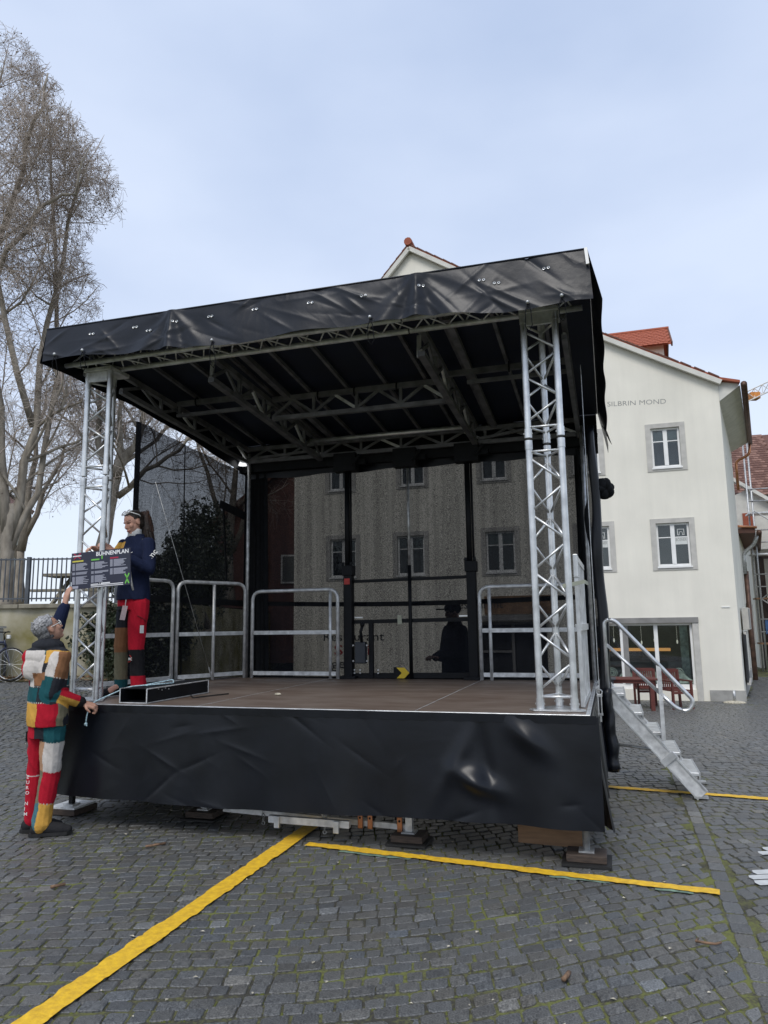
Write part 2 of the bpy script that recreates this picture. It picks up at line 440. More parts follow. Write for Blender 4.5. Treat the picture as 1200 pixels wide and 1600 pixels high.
def row_bend(x):
    return 0.05 * x + 0.04 * math.sin(x * 0.9 + 1) + 0.015 * math.sin(x * 2.7) + 0.42 * math.log1p(math.exp(4.0 * (x - 0.35))) / 4.0 - 0.55 * math.log1p(math.exp(4.0 * (x - 2.4))) / 4.0
stones = []          # each: four plan corners
pitch = 0.095
STRIP = (0.680, 0.790)
for j in range(-28, 272):
    b0 = 1.5 + j * pitch
    xm = 0.60 * b0 + 1.6
    a = -xm - random.random() * 0.15
    ph = random.random() * 6
    while a < xm:
        wd = random.uniform(0.078, 0.135)
        cx, cyy = a + wd / 2, b0 + pitch / 2
        yb = cyy + row_bend(cx)
        u_, v_ = uv_of(cx, yb)
        ok = not (STRIP[0] - 0.012 < u_ < STRIP[1] + 0.012 and v_ < 9)
        if v_ > 15.85 and -10 < u_ < 3.45 + (v_ - 15.95) * 0.19: ok = False
        if yb > 16.4 and cx < -3: ok = False
        if ok:
            g = random.uniform(0.003, 0.0065); k = []
            for (da, db) in ((0, 0), (1, 0), (1, 1), (0, 1)):
                px = a + (g if da == 0 else wd - g) + random.uniform(-0.005, 0.005)
                bb = b0 + (g if db == 0 else pitch - g) + random.uniform(-0.005, 0.005) + 0.012 * math.sin(px * 5 + ph)
                qx, qy = px, bb + row_bend(px)
                if v_ < 9:                      # cut to the long gutter setts
                    uq, vq = uv_of(qx, qy); lim = None
                    gw = 0.012 * math.sin(vq * 0.9)
                    if u_ < STRIP[0] and uq > STRIP[0] - 0.004 + gw: lim = STRIP[0] - 0.004 + gw
                    if u_ > STRIP[1] and uq < STRIP[1] + 0.004 + gw: lim = STRIP[1] + 0.004 + gw
                    if lim is not None: pq = S(lim, vq); qx, qy = pq.x, pq.y
                k.append((qx, qy))
            stones.append(k)
            if 0.45 < u_ < STRIP[0] + 0.02 or STRIP[1] - 0.02 < u_ < 0.98:      # fill the wedge left beside the gutter
                pass
        a += wd
# the double line of long setts that runs past the stage's right side
for side, wv in ((0, 0.118),):
    vv = -4.6
    while vv < 9.0:
        ln = random.uniform(0.12, 0.20)
        k = []
        for (du, dv) in ((0, 0), (1, 0), (1, 1), (0, 1)):
            uu = (STRIP[0] + 0.006 if du == 0 else STRIP[1] - 0.006) + random.uniform(-0.004, 0.004) + 0.012 * math.sin(vv * 0.9)
            v2 = vv + (0.006 if dv == 0 else ln - 0.006)
            p = S(uu, v2); k.append((p.x, p.y))
        stones.append(k); vv += ln

def sett_geo(k, cut):
    """rounded sett: 8-cornered rings, flat worn top; returns verts relative to centre"""
    P = [Vector((a, b)) for a, b in k]; c = (P[0] + P[1] + P[2] + P[3]) / 4
    ring = []
    if cut:
        for i in range(4):
            p, q = P[i], P[(i + 1) % 4]; t = random.uniform(0.05, 0.16)
            ring.append(p.lerp(q, t)); ring.append(p.lerp(q, 1 - random.uniform(0.05, 0.16)))
    else: ring = P
    n = len(ring)
    top = random.gauss(0.0005, 0.0018); tx, ty = random.gauss(0, 0.018), random.gauss(0, 0.018)
    vs_ = []
    for lvl, (sc, dz) in enumerate(((1.0, -0.02), (0.985, -0.0035), (0.90, 0.0))):
        for p in ring:
            d = (p - c) * sc
            jx, jy = (random.uniform(-0.003, 0.003), random.uniform(-0.003, 0.003)) if lvl == 2 else (0, 0)
            vs_.append((d.x + jx, d.y + jy, dz + top + (tx * d.x + ty * d.y) + (random.uniform(-0.001, 0.001) if lvl == 2 else 0)))
    fs = []
    for l in range(2):
        for i in range(n):
            i2 = (i + 1) % n; fs.append((l * n + i, l * n + i2, (l + 1) * n + i2, (l + 1) * n + i))
    fs.append(tuple(range(2 * n, 3 * n)))
    return c, vs_, fs
def tint():
    t = random.gauss(1.0, 0.10); t = min(1.5, max(0.6, t)); h = random.gauss(0, 0.025)
    if random.random() < 0.03: t *= 1.5
    return (t * (1 - h), t, t * (1 + h * 1.5), 1)
def set_tint(me, cols):
    at = me.attributes.new('tint', 'FLOAT_COLOR', 'FACE')
    at.data.foreach_set('color', np.asarray(cols, np.float32).ravel())

ranked = []
for i, k in enumerate(stones):
    cx = sum(p[0] for p in k) / 4; cyy = sum(p[1] for p in k) / 4
    q = in_frame(cx, cyy, 0)
    if q and 0 < q[0] < 1200 and q[1] < 1600:
        wdt = math.dist(k[0], k[1]) * math.dist(k[1], k[2]); ranked.append((-(wdt * CAM_H / q[2] ** 3), i))
ranked.sort()
singles = set(i for _, i in ranked[:300])
V_, F_, T_ = [], [], []
for i, k in enumerate(stones):
    near = k[0][1] < 7.5
    c, vs_, fs = sett_geo(k, near)
    z0 = gh(c.x, c.y); t = tint()
    if i in singles:
        me = bpy.data.meshes.new('paving_sett'); me.from_pydata(vs_, [], fs); me.materials.append(M['sett'])
        me.polygons.foreach_set('use_smooth', [False] * len(fs)); set_tint(me, [t] * len(fs))
        o = bpy.data.objects.new('paving_sett', me); COL.objects.link(o); o.location = (c.x, c.y, z0); o.parent = ground
    else:
        n = len(V_)
        V_.extend([(c.x + a, c.y + b, z0 + d) for a, b, d in vs_]); F_.extend([tuple(q + n for q in f) for f in fs]); T_.extend([t] * len(fs))
me = bpy.data.meshes.new('paving_setts'); me.from_pydata(V_, [], F_); me.materials.append(M['sett']); set_tint(me, T_)
o = bpy.data.objects.new('paving_setts', me); COL.objects.link(o); o.parent = ground; o['kind'] = 'stuff'
del V_, F_, T_

def painted_line(name, label, p, q, wd, mat, zz=0.0065):
    p, q = Vector(p), Vector(q); d = q - p; Ln = d.length; d.normalize(); n = Vector((-d.y, d.x))
    nn = int(Ln / 0.025)
    e1 = [0] * (nn + 1); e2 = [0] * (nn + 1); a = b = 0
    for i in range(nn + 1):
        if random.random() < 0.25: a = random.uniform(-0.007, 0.007)
        if random.random() < 0.25: b = random.uniform(-0.007, 0.007)
        e1[i] = a; e2[i] = b
    bld = MB()
    def fn(s, t):
        i = int(round(s * nn)); off = -wd / 2 + wd * t + (e1[i] * (1 - t) + e2[i] * t)
        pt = p + d * (Ln * s) + n * off
        return (pt.x, pt.y, gh(pt.x, pt.y) + zz + 0.0022 * math.sin(pt.x * 57 + 1.3 * math.sin(pt.y * 31)) * math.sin(pt.y * 53))
    bld.grid(fn, nn, 4)
    o = bld.build(name, mat, smooth=True, org=(p.x, p.y, 0))
    o.location = (p.x, p.y, 0)
    return put(o, label, 'road marking', 'yellow painted lines' if mat is M['paint_y'] else None)
painted_line('painted_line', 'wide yellow painted line running from the lower left corner to under the stage front', (-1.80, 2.20), (-0.56, 6.32), 0.125, M['paint_y'], 0.010)
painted_line('painted_line', 'yellow painted line along the front of the stage, ending at the gutter of long setts', (-0.60, 5.660), (1.955, 4.585), 0.092, M['paint_y'], 0.0095)
painted_line('painted_line', 'thin yellow painted line behind the foot of the stage steps', (1.70, 7.590), (4.60, 6.30), 0.10, M['paint_y'], 0.010)
# green chalk guide marks peeping out beside the yellow line
M['chalk'] = pm('pale_green_paint', (0.20, 0.30, 0.22), 0.8, col2=(0.06, 0.08, 0.06), scale=14)
for (p, q, lab) in (((-0.35, 5.49), (0.15, 5.28), 'faint green guide stroke beside the middle of the front yellow line'), ((1.02, 4.915), (1.36, 4.775), 'longer faint green guide stroke beside the right part of the front yellow line'), ((1.60, 4.665), (1.80, 4.585), 'faint green guide stroke at the right end of the front yellow line')):
    o = painted_line('chalk_line', lab, p, q, 0.035, M['chalk'], 0.0055)
    o['group'] = 'faint green guide strokes'
# white painted setts at the right edge of the frame
def white_patch(label, rows):
    b = MB()
    for (x0, x1, y0, y1) in rows:
        b.grid(lambda s, t: (x0 + (x1 - x0) * s + 0.01 * math.sin(t * 9), y0 + (y1 - y0) * t + 0.10 * (x1 - x0) * s, gh(x0, y0) + 0.007), 6, 2)
    o = b.build('painted_marking', M['paint_w'], org=(rows[0][0], rows[0][2], 0)); o.location = (rows[0][0], rows[0][2], 0)
    put(o, label, 'road marking')
white_patch('upper white painted strokes on the setts at the right edge', [(2.56, 3.3, 5.27, 5.345), (2.64, 3.3, 5.36, 5.44), (2.74, 3.3, 5.455, 5.53)])
white_patch('lower rounded white painted patch on the setts at the right edge', [(2.30, 3.1, 4.60, 4.68), (2.25, 3.1, 4.695, 4.78), (2.26, 3.1, 4.795, 4.87), (2.33, 3.1, 4.885, 4.965)])

# litter: sticks and curled bark one can pick out, crumbs as stuff
M['stick'] = pm('brown_stick', (0.20, 0.12, 0.07), 0.8, var=0.3, scale=30)
M['crumb'] = pm('pale_litter', (0.50, 0.46, 0.36), 0.85, var=0.3, scale=40)
def stick(label, pts, r, mat=None):
    b = MB(); b.tube([(x, y, gh(x, y) + 0.006 + r + z) for x, y, z in pts], r, 6)
    o = b.build('twig', mat or M['stick'], smooth=True, org=(pts[0][0], pts[0][1], 0)); o.location = (pts[0][0], pts[0][1], 0)
    put(o, label, 'twig')
stick('short brown stick lying on the setts in front of the stage left half', [(-1.78, 5.62, 0), (-1.71, 5.65, 0.003), (-1.655, 5.695, 0)], 0.009)
stick('pale snapped stick lying on the setts at the bottom right of centre', [(0.774, 3.532, 0), (0.795, 3.56, 0), (0.818, 3.60, 0)], 0.011)
stick('curled strip of bark on the setts near the gutter', [(1.555, 3.95, 0), (1.525, 3.90, 0.008), (1.56, 3.87, 0.012), (1.61, 3.875, 0.004), (1.65, 3.90, 0)], 0.006)
stick('small dark leaf stalk on the setts at the far left', [(-2.10, 4.80, 0), (-2.03, 4.85, 0)], 0.01)
stick('reddish wood chip at the left edge of the setts', [(-2.26, 4.36, 0), (-2.19, 4.365, 0)], 0.014)
b = MB()
for i in range(200):
    y = 2.6 + 9 * random.random() ** 1.6; x = random.uniform(-0.62, 0.62) * y
    s = random.uniform(0.004, 0.011); a = random.random() * PI
    dx, dy = math.cos(a) * s, math.sin(a) * s; z = gh(x, y) + 0.005
    l = random.uniform(1, 2.0)
    b.add([(x - dx * l, y - dy * l, z), (x + dy, y - dx, z + 0.003), (x + dx * l, y + dy * l, z), (x - dy, y + dx, z + 0.004)], [(0, 1, 2, 3)])
o = b.build('litter_crumbs', M['crumb']); put(o, 'pale crumbs and bits of dry leaf scattered over the setts', 'litter', kind='stuff')
# moss tufts swelling out of the joints
b = MB(); M['moss'] = pm('moss', (0.110, 0.125, 0.022), 0.95, col2=(0.055, 0.062, 0.015), scale=50, bump=0.5, bscale=200)
cnt = 0
for k in stones:
    y = k[0][1]
    if y > 8.5 or cnt > 5200: continue
    x = k[0][0]
    dens = 0.5 + 0.5 * math.sin(x * 1.9 + 1.0) * math.sin(y * 1.3 + 0.4) + 0.35 * math.sin(x * 5.1 + y * 4.3)
    if random.random() > 0.10 + 0.55 * max(0, dens): continue
    p, q = (Vector(k[0]), Vector(k[3])) if random.random() < 0.6 else (Vector(k[0]), Vector(k[1]))
    c = sum((Vector(a) for a in k), Vector((0, 0))) / 4
    for m_ in range(random.randint(1, 4)):
        e = p.lerp(q, random.random()); e = e + (e - c) * 0.10
        r = random.uniform(0.003, 0.0075); l = random.uniform(1.0, 2.6); d = (q - p).normalized(); n = Vector((-d.y, d.x)); z = gh(e.x, e.y)
        ring = [e + d * (r * l * math.cos(t)) + n * (r * math.sin(t)) for t in [i * PI / 3 for i in range(6)]]
        b.add([(g.x, g.y, z - 0.007) for g in ring] + [(e.x, e.y, z + r * 0.35)], [(i, (i + 1) % 6, 6) for i in range(6)])
        cnt += 1
o = b.build('moss_tufts', M['moss'], smooth=True, parent=ground); o['kind'] = 'stuff'
# ------------------------------------------------------------ white house with gable end
HV = 15.95                                        # facade plane in the stage frame
M['render'] = pm('cream_lime_render', (0.82, 0.79, 0.70), 0.9, 0.0, col2=(0.72, 0.695, 0.615), scale=0.7, detail=10, bump=0.18, bscale=9, spec=0.2, streak=0.05)
M['surround'] = pm('grey_sandstone_surround', (0.50, 0.485, 0.45), 0.85, 0.0, var=0.08, scale=5, bump=0.1, bscale=60)
M['whiteframe'] = pm('white_window_paint', (0.80, 0.80, 0.78), 0.45, var=0.04)
M['pane'] = glass('window_glass', refl=0.02)
M['shoppane'] = glass('shop_glass', refl=0.03)
M['room'] = pm('dim_room', (0.16, 0.165, 0.155), 0.95, var=0.15, scale=1.5)
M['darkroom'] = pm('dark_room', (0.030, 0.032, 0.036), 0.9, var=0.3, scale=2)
M['tile_red'] = pm('red_clay_tile', (0.36, 0.095, 0.045), 0.75, 0.0, col2=(0.26, 0.062, 0.032), scale=6, bump=0.2, bscale=50)
M['tile_brown'] = pm('brown_clay_tile', (0.16, 0.075, 0.052), 0.8, 0.0, col2=(0.10, 0.050, 0.040), scale=7, bump=0.2, bscale=50)
M['plinth'] = pm('grey_plinth', (0.36, 0.355, 0.335), 0.9, 0.0, var=0.15, scale=3, bump=0.2, bscale=30)
M['incised'] = pm('grey_incised_letters', (0.30, 0.30, 0.285), 0.9, var=0.15, scale=20)
M['gutter'] = pm('aged_copper_gutter', (0.13, 0.075, 0.055), 0.5, 0.5, var=0.25, scale=6)
M['copper'] = pm('new_copper', (0.55, 0.25, 0.13), 0.35, 0.9, var=0.15, scale=6)
M['soffit'] = pm('pale_soffit_boards', (0.62, 0.61, 0.56), 0.85, var=0.06, scale=4)
M['shopframe'] = pm('grey_shop_lintel', (0.23, 0.225, 0.215), 0.7, var=0.1)
M['orange_shelf'] = emis('lit_orange_shelf', (0.95, 0.42, 0.12), 0.4)
M['lamp_glass'] = emis('pendant_lamp_glass', (1.0, 0.93, 0.82), 0.35)
M['sticker'] = pm('frosted_sticker', (0.62, 0.64, 0.62), 0.7, var=0.05)
M['mint'] = pm('mint_window_print', (0.20, 0.26, 0.22), 0.8, var=0.3, scale=8)

house = thing('white_house', 'tall cream rendered gable house with SILBRIN MOND lettering behind the stage', 'house', (-2.9, HV, -0.5))
ROOF_R = [(3.93, 7.98), (3.46, 8.11), (2.43, 8.68), (1.61, 9.14), (0.5, 9.77), (-3.94, 12.69), (-5.32, 13.58)]
UL, UR, ZB = -9.31, 3.40, -0.62
wins_up = [(u0, 5.70, u0 + 1.04, 7.06) for u0 in (-8.25, -5.90, -3.40, -0.75, 1.42)]
wins_lo = [(u0, 2.95, u0 + 1.14, 4.37) for u0 in (-8.22, -6.04, -3.33, -0.70, 1.38)]
shop = (-0.30, -0.22, 2.42, 1.68)
door1 = (-3.45, -0.42, -1.55, 1.62)
openings = [(a + 0.14, b + 0.10, c - 0.14, d - 0.12) for a, b, c, d in wins_up + wins_lo] + [(shop[0], shop[1], shop[2] - 0.16, shop[3] - 0.16), door1]
ZT = 7.4
uc = sorted(set([UL, UR] + [q for o_ in openings for q in (o_[0], o_[2])]))
zc = sorted(set([ZB, ZT] + [q for o_ in openings for q in (o_[1], o_[3])]))
b = MB()
for i in range(len(uc) - 1):
    for j in range(len(zc) - 1):
        cu, cz = (uc[i] + uc[i + 1]) / 2, (zc[j] + zc[j + 1]) / 2
        if any(o_[0] < cu < o_[2] and o_[1] < cz < o_[3] for o_ in openings): continue
        b.add([(uc[i], HV, zc[j]), (uc[i + 1], HV, zc[j]), (uc[i + 1], HV, zc[j + 1]), (uc[i], HV, zc[j + 1])], [(0, 1, 2, 3)])
for o_ in openings:                              # reveals
    a0, z0, a1, z1 = o_; d = 0.22
    b.add([(a0, HV, z0), (a1, HV, z0), (a1, HV, z1), (a0, HV, z1), (a0, HV + d, z0), (a1, HV + d, z0), (a1, HV + d, z1), (a0, HV + d, z1)],
          [(0, 1, 5, 4), (1, 2, 6, 5), (2, 3, 7, 6), (3, 0, 4, 7)])
gpoly = [(UL, ZT), (UR, ZT), (UR, 8.08)] + [p for p in ROOF_R[2:]] + [(UL, 9.1)]
b.add([(p[0], HV, p[1]) for p in gpoly], [tuple(range(len(gpoly)))])
# flank wall opening out to the right along the lane, back and left flank
SE = (4.72, 23.0)
b.add([(UR, HV, ZB - 0.6), (SE[0], SE[1], ZB - 0.6), (SE[0], SE[1], 8.0), (UR, HV, 8.08)], [(0, 1, 2, 3)])
b.add([(UL, HV, ZB), (UL, HV, 9.1), (UL - 0.2, 24, 9.1), (UL - 0.2, 24, ZB)], [(0, 1, 2, 3)])
wall = b.build('wall', M['render'], house)
# plinth
b = MB(); b.prism([(shop[2] + 0.15, HV - 0.035), (UR + 0.03, HV - 0.035), (UR + 0.045, HV + 0.3), (shop[2] + 0.15, HV + 0.3)], 'z', -0.62, -0.22); b.build('plinth', M['plinth'], house)
b = MB(); b.box((-1.45, HV - 0.035, -0.62), (shop[0] - 0.05, HV + 0.1, -0.22)); b.build('plinth', M['plinth'], house)
b = MB(); b.prism([(UR + 0.06, HV + 0.35), (SE[0] + 0.04, SE[1]), (SE[0] - 0.1, SE[1]), (UR - 0.1, HV + 0.35)], 'z', -0.9, -0.05); b.build('plinth', M['plinth'], house)
# roof: two slabs following the flared right pitch and the steep left pitch
def slab(poly, v0, v1, th, name, mat):
    b = MB(); up = [(u_, z + th) for u_, z in poly]
    pts = list(poly) + list(reversed(up))
    n = len(pts)
    b.add([(u_, v0, z) for u_, z in pts] + [(u_, v1, z) for u_, z in pts], [(i, (i + 1) % n, (i + 1) % n + n, i + n) for i in range(n)])
    m = len(poly)
    for k in range(m - 1):
        a, c, d, e = k, k + 1, n - 2 - k, n - 1 - k
        b.add([(*[pts[i][0]], v0, pts[i][1]) for i in (a, c, d, e)], [(0, 1, 2, 3)])
        b.add([(*[pts[i][0]], v1, pts[i][1]) for i in (a, c, d, e)], [(3, 2, 1, 0)])
    return b.build(name, mat, house)
roofR = slab(ROOF_R, HV - 0.16, HV + 12, 0.07, 'roof', M['tile_red'])
roofL = slab([(-5.32, 13.58), (-6.15, 12.64), (UL - 0.35, 8.85)], HV - 0.16, HV + 12, 0.10, 'roof', M['tile_red'])
# pale verge boards under the tiles
b = MB()
for p, q in zip(ROOF_R[1:-1], ROOF_R[2:]): b.bar((p[0], HV - 0.13, p[1] - 0.07), (q[0], HV - 0.13, q[1] - 0.07), 0.10, 0.13)
b.build('verge_board', M['soffit'], house)
b = MB(); b.bar((-5.30, HV - 0.13, 13.50), (-6.15, HV - 0.13, 12.56), 0.10, 0.13); b.bar((-6.15, HV - 0.13, 12.56), (UL - 0.3, HV - 0.13, 8.82), 0.10, 0.13); b.build('verge_board', M['soffit'], house)
b = MB(); b.tube([(-5.32, HV - 0.22, 13.72), (-5.32, HV + 12, 13.72)], 0.13, 10); b.build('ridge_tile', M['tile_red'], house)
# verge tiles: small overlapping edge tiles along the gable, picked out one by one
vt = MB(); vt.box((-0.155, -0.06, -0.012), (0.155, 0.06, 0.022)); proto_me = None
def along(poly, step):
    out_ = []
    for p, q in zip(poly[:-1], poly[1:]):
        L_ = math.dist(p, q); n = max(1, int(L_ / step))
        for i in range(n):
            t = (i + 0.5) / n; out_.append((p[0] + (q[0] - p[0]) * t, p[1] + (q[1] - p[1]) * t, math.atan2(q[1] - p[1], q[0] - p[0])))
    return out_
for poly, rf in ((ROOF_R[1:], roofR), ([(-5.32, 13.58), (-6.15, 12.64), (-7.2, 11.45)], roofL)):
    for (u_, z, an) in along(poly, 0.30):
        if proto_me is None:
            o = vt.build('tile', M['tile_brown'], rf, org=(0, 0, 0)); proto_me = o.data
        else:
            o = bpy.data.objects.new('tile', proto_me); COL.objects.link(o); o.parent = rf
        og = root_org(house)
        o.location = (u_ - og.x, HV - 0.12 - og.y, z + 0.075 - og.z); o.rotation_euler = (0, -an + 0.05, 0)
# eave box, soffit and gutter on the flank
b = MB(); b.add([(UR, HV, 7.55), (3.93, HV - 0.1, 7.92), (5.32, 23.1, 7.92), (SE[0], 23.1, 7.60)], [(0, 1, 2, 3)])
b.add([(UR, HV - 0.01, 7.55), (UR, HV - 0.01, 8.10), (3.88, HV - 0.01, 8.0), (3.93, HV - 0.01, 7.90)], [(0, 3, 2, 1)])
b.build('soffit', M['soffit'], house)
b = MB(); b.tube([(4.0, HV - 0.25, 7.90), (5.40, 23.2, 7.90)], 0.085, 10); b.build('gutter', M['gutter'], house, smooth=True)
b = MB(); b.tube(rpath([(5.36, 23.0, 7.85), (5.30, 23.0, 7.45), (4.85, 23.05, 7.25), (4.85, 23.05, 6.2)], 0.15), 0.05, 8); b.build('downpipe', M['copper'], house, smooth=True)
b = MB(); b.tube([(2.9, HV + 1, 8.5), (2.9, HV + 1, 8.95)], 0.015, 6); b.build('lightning_rod', M['galv'], house)
b = MB(); b.tube([(3.62, 17.3, 7.4), (3.66, 17.4, 6.2)], 0.015, 6); b.build('cable', M['rubber'], house)

def window(a0, z0, a1, z1, blind=True, sticker=False):
    """one casement window: stone surround, frame, mullion, transoms, four panes"""
    og = root_org(house)
    b = MB(); s_ = 0.145; d = 0.022
    b.box((a0, HV - d, z0), (a0 + s_, HV + 0.02, z1)); b.box((a1 - s_, HV - d, z0), (a1, HV + 0.02, z1))
    b.box((a0 + s_, HV - d + 0.001, z1 - 0.125), (a1 - s_, HV + 0.02, z1)); b.box((a0 + s_, HV - d + 0.001, z0), (a1 - s_, HV + 0.02, z0 + 0.105))
    sur = b.build('window', M['surround'], house)
    i0, i1, j0, j1 = a0 + s_, a1 - s_, z0 + 0.105, z1 - 0.125; f = 0.055; y0, y1 = HV + 0.07, HV + 0.13; mid = (i0 + i1) / 2; tz = j0 + (j1 - j0) * 0.67
    b = MB(); b.box((i0, y0, j0), (i0 + f, y1, j1)); b.box((i1 - f, y0, j0), (i1, y1, j1)); b.box((i0 + f, y0, j1 - f), (i1 - f, y1, j1)); b.box((i0 + f, y0, j0), (i1 - f, y1, j0 + f * 1.2))
    b.box((mid - 0.055, y0 - 0.012, j0 + f * 1.2), (mid + 0.055, y1, j1 - f))
    b.box((i0 + f, y0 + 0.012, tz - 0.014), (mid - 0.055, y1, tz + 0.014)); b.box((mid + 0.055, y0 + 0.012, tz - 0.014), (i1 - f, y1, tz + 0.014))
    b.build('frame', M['whiteframe'], sur, bevel=0.004)
    b = MB(); b.box((i0 - 0.02, HV - 0.05, j0 - 0.045), (i1 + 0.02, HV + 0.07, j0)); b.build('sill', M['whiteframe'], sur)
    for (x0, x1) in ((i0 + f, mid - 0.055), (mid + 0.055, i1 - f)):
        for (q0, q1) in ((j0 + f * 1.2, tz - 0.014), (tz + 0.014, j1 - f)):
            b = MB(); b.box((x0, y0 + 0.03, q0), (x1, y0 + 0.036, q1)); b.build('pane', M['pane'], sur)
    b = MB(); x0, x1, q0, q1, yb = i0 - 0.1, i1 + 0.1, j0 - 0.1, j1 + 0.1, HV + 0.75
    b.add([(x0, HV + 0.2, q0), (x1, HV + 0.2, q0), (x1, HV + 0.2, q1), (x0, HV + 0.2, q1), (x0, yb, q0), (x1, yb, q0), (x1, yb, q1), (x0, yb, q1)], [(0, 1, 5, 4), (1, 2, 6, 5), (2, 3, 7, 6), (3, 0, 4, 7), (4, 5, 6, 7)])
    b.build('room', M['room'], sur)
    if blind:
        b = MB(); b.box((i0 + 0.02, HV + 0.17, tz - 0.04), (i1 - 0.02, HV + 0.18, j1)); b.build('blind', M['room_blind'], sur)
    if sticker:
        x0, x1 = mid + 0.055, i1 - f; yy = y0 + 0.022
        b = MB(); b.box((x0 + 0.005, yy, tz - 0.20), (x1 - 0.005, yy + 0.004, tz + 0.012)); st = b.build('sticker', M['sticker'], sur)
        lettering('BÖSNER', (x0 + 0.02, yy - 0.002, tz - 0.11), (1, 0, 0), (0, 0, 1), 0.11, 0.001, M['incised'], sur, fit=x1 - x0 - 0.04)
        b = MB(); cx = (x0 + x1) / 2; zz = tz + 0.055; w_ = 0.09; h_ = 0.17; t = 0.016
        b.box((cx - w_, yy, zz), (cx - w_ + t, yy + 0.003, zz + h_)); b.box((cx + w_ - t, yy, zz), (cx + w_, yy + 0.003, zz + h_)); b.box((cx - w_, yy + 0.0005, zz + h_ - t), (cx + w_, yy + 0.0035, zz + h_))
        b.box((cx - w_, yy + 0.0005, zz), (cx - 0.035, yy + 0.0035, zz + t)); b.box((cx + 0.035, yy + 0.0005, zz), (cx + w_, yy + 0.0035, zz + t))
        pts = [(cx - 0.042 * math.cos(a), yy + 0.002, zz + 0.05 + 0.045 * math.sin(a)) for a in [PI * i / 8 for i in range(9)]]
        b.tube([(cx - 0.042, yy + 0.002, zz)] + pts + [(cx + 0.042, yy + 0.002, zz)], 0.008, 5)
        b.build('emblem', M['sticker'], sur)
    return sur
M['room_blind'] = pm('grey_green_blind', (0.20, 0.215, 0.185), 0.9, var=0.1, scale=3)
for i, (a0, z0, a1, z1) in enumerate(wins_up): window(a0, z0, a1, z1, blind=True)
for i, (a0, z0, a1, z1) in enumerate(wins_lo): window(a0, z0, a1, z1, blind=(i < 3), sticker=(i >= 3))

# shop front: three tall lights under a grey lintel
b = MB(); a0, z0, a1, z1 = shop
b.box((a0 - 0.14, HV - 0.06, z1 - 0.15), (a1, HV + 0.03, z1)); b.build('lintel', M['shopframe'], house, bevel=0.006)
b = MB(); b.box((a1 - 0.155, HV - 0.035, z0 - 0.3), (a1 - 0.005, HV + 0.05, z1 - 0.152)); b.build('jamb', M['surround'], house, bevel=0.006)
sf = MB(); i0, i1, j0, j1 = a0, a1 - 0.16, z0, z1 - 0.16; y0, y1 = HV + 0.10, HV + 0.17
splits = [i0, i0 + 0.80, i0 + 1.64, i1]
sf.box((i0, y0, j0), (i1, y1, j0 + 0.13)); sf.box((i0, y0 + 0.001, j1 - 0.05), (i1, y1, j1))
for k, x in enumerate(splits):
    wv = 0.10 if k in (1, 2) else 0.06
    xx = min(max(x, i0 + wv / 2), i1 - wv / 2); sf.box((xx - wv / 2 - (0.04 if k == 1 else 0), y0 - 0.006, j0 + 0.13), (xx + wv / 2, y1, j1 - 0.05))
shopw = sf.build('shop_window', M['whiteframe'], house, bevel=0.004)
b = MB(); b.box((splits[1] - 0.02, y0 - 0.02, j0 + 0.13), (splits[1] + 0.12, y0 - 0.007, j1 - 0.05)); b.build('grey_post', M['shopframe'], shopw)
for k in range(3):
    b = MB(); b.box((splits[k] + 0.05, y0 + 0.03, j0 + 0.13), (splits[k + 1] - 0.05, y0 + 0.036, j1 - 0.05)); b.build('pane', M['shoppane'], shopw)
    b = MB(); b.grid(lambda s, t: (splits[k] + 0.06 + (splits[k + 1] - splits[k] - 0.12) * s, y0 + 0.026, j0 + 0.15 + (0.10 + 0.26 * (0.5 + 0.5 * math.sin(s * 7 + k * 2))) * t), 14, 1); b.build('window_print', M['mint'], shopw)
    c = Vector(((splits[k] + splits[k + 1]) / 2 + 0.05, y0 + 0.02, j0 + 0.42)); b = MB()
    for R in (0.045, 0.085, 0.13): b.ring(c, R, 0.010, (0, 1, 0), 18, 4)
    b.build('emblem', M['mint'], shopw)
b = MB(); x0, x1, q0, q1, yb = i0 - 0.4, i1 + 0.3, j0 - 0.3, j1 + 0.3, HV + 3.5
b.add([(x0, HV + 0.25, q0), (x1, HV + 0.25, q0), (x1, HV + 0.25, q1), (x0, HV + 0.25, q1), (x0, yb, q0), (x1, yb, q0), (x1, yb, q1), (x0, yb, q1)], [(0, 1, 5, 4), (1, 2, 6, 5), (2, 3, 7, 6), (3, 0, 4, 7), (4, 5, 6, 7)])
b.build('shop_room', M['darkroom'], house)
b = MB(); b.box((i0, HV + 1.8, 0.72), (i1 - 0.45, HV + 2.1, 0.80)); b.build('lit_shelf', M['orange_shelf'], house)
b = MB(); b.box((i0, HV + 1.2, j0), (i1, HV + 1.5, 0.45)); b.build('counter', M['room'], house)
b = MB(); b.box((i1 - 0.30, HV + 0.3, j0), (i1 - 0.10, HV + 0.35, j1)); b.build('curtain', M['mint'], house)
for x in (0.25, 0.55, 1.0, 1.35, 1.95):
    b = MB(); zl = random.uniform(0.95, 1.15); b.ell((x, HV + 1.1, zl), (0.022, 0.022, 0.06), 10, 6); b.tube([(x, HV + 1.1, zl + 0.06), (x, HV + 1.1, 1.7)], 0.003, 5); b.build('pendant_lamp', M['lamp_glass'], house, smooth=True)
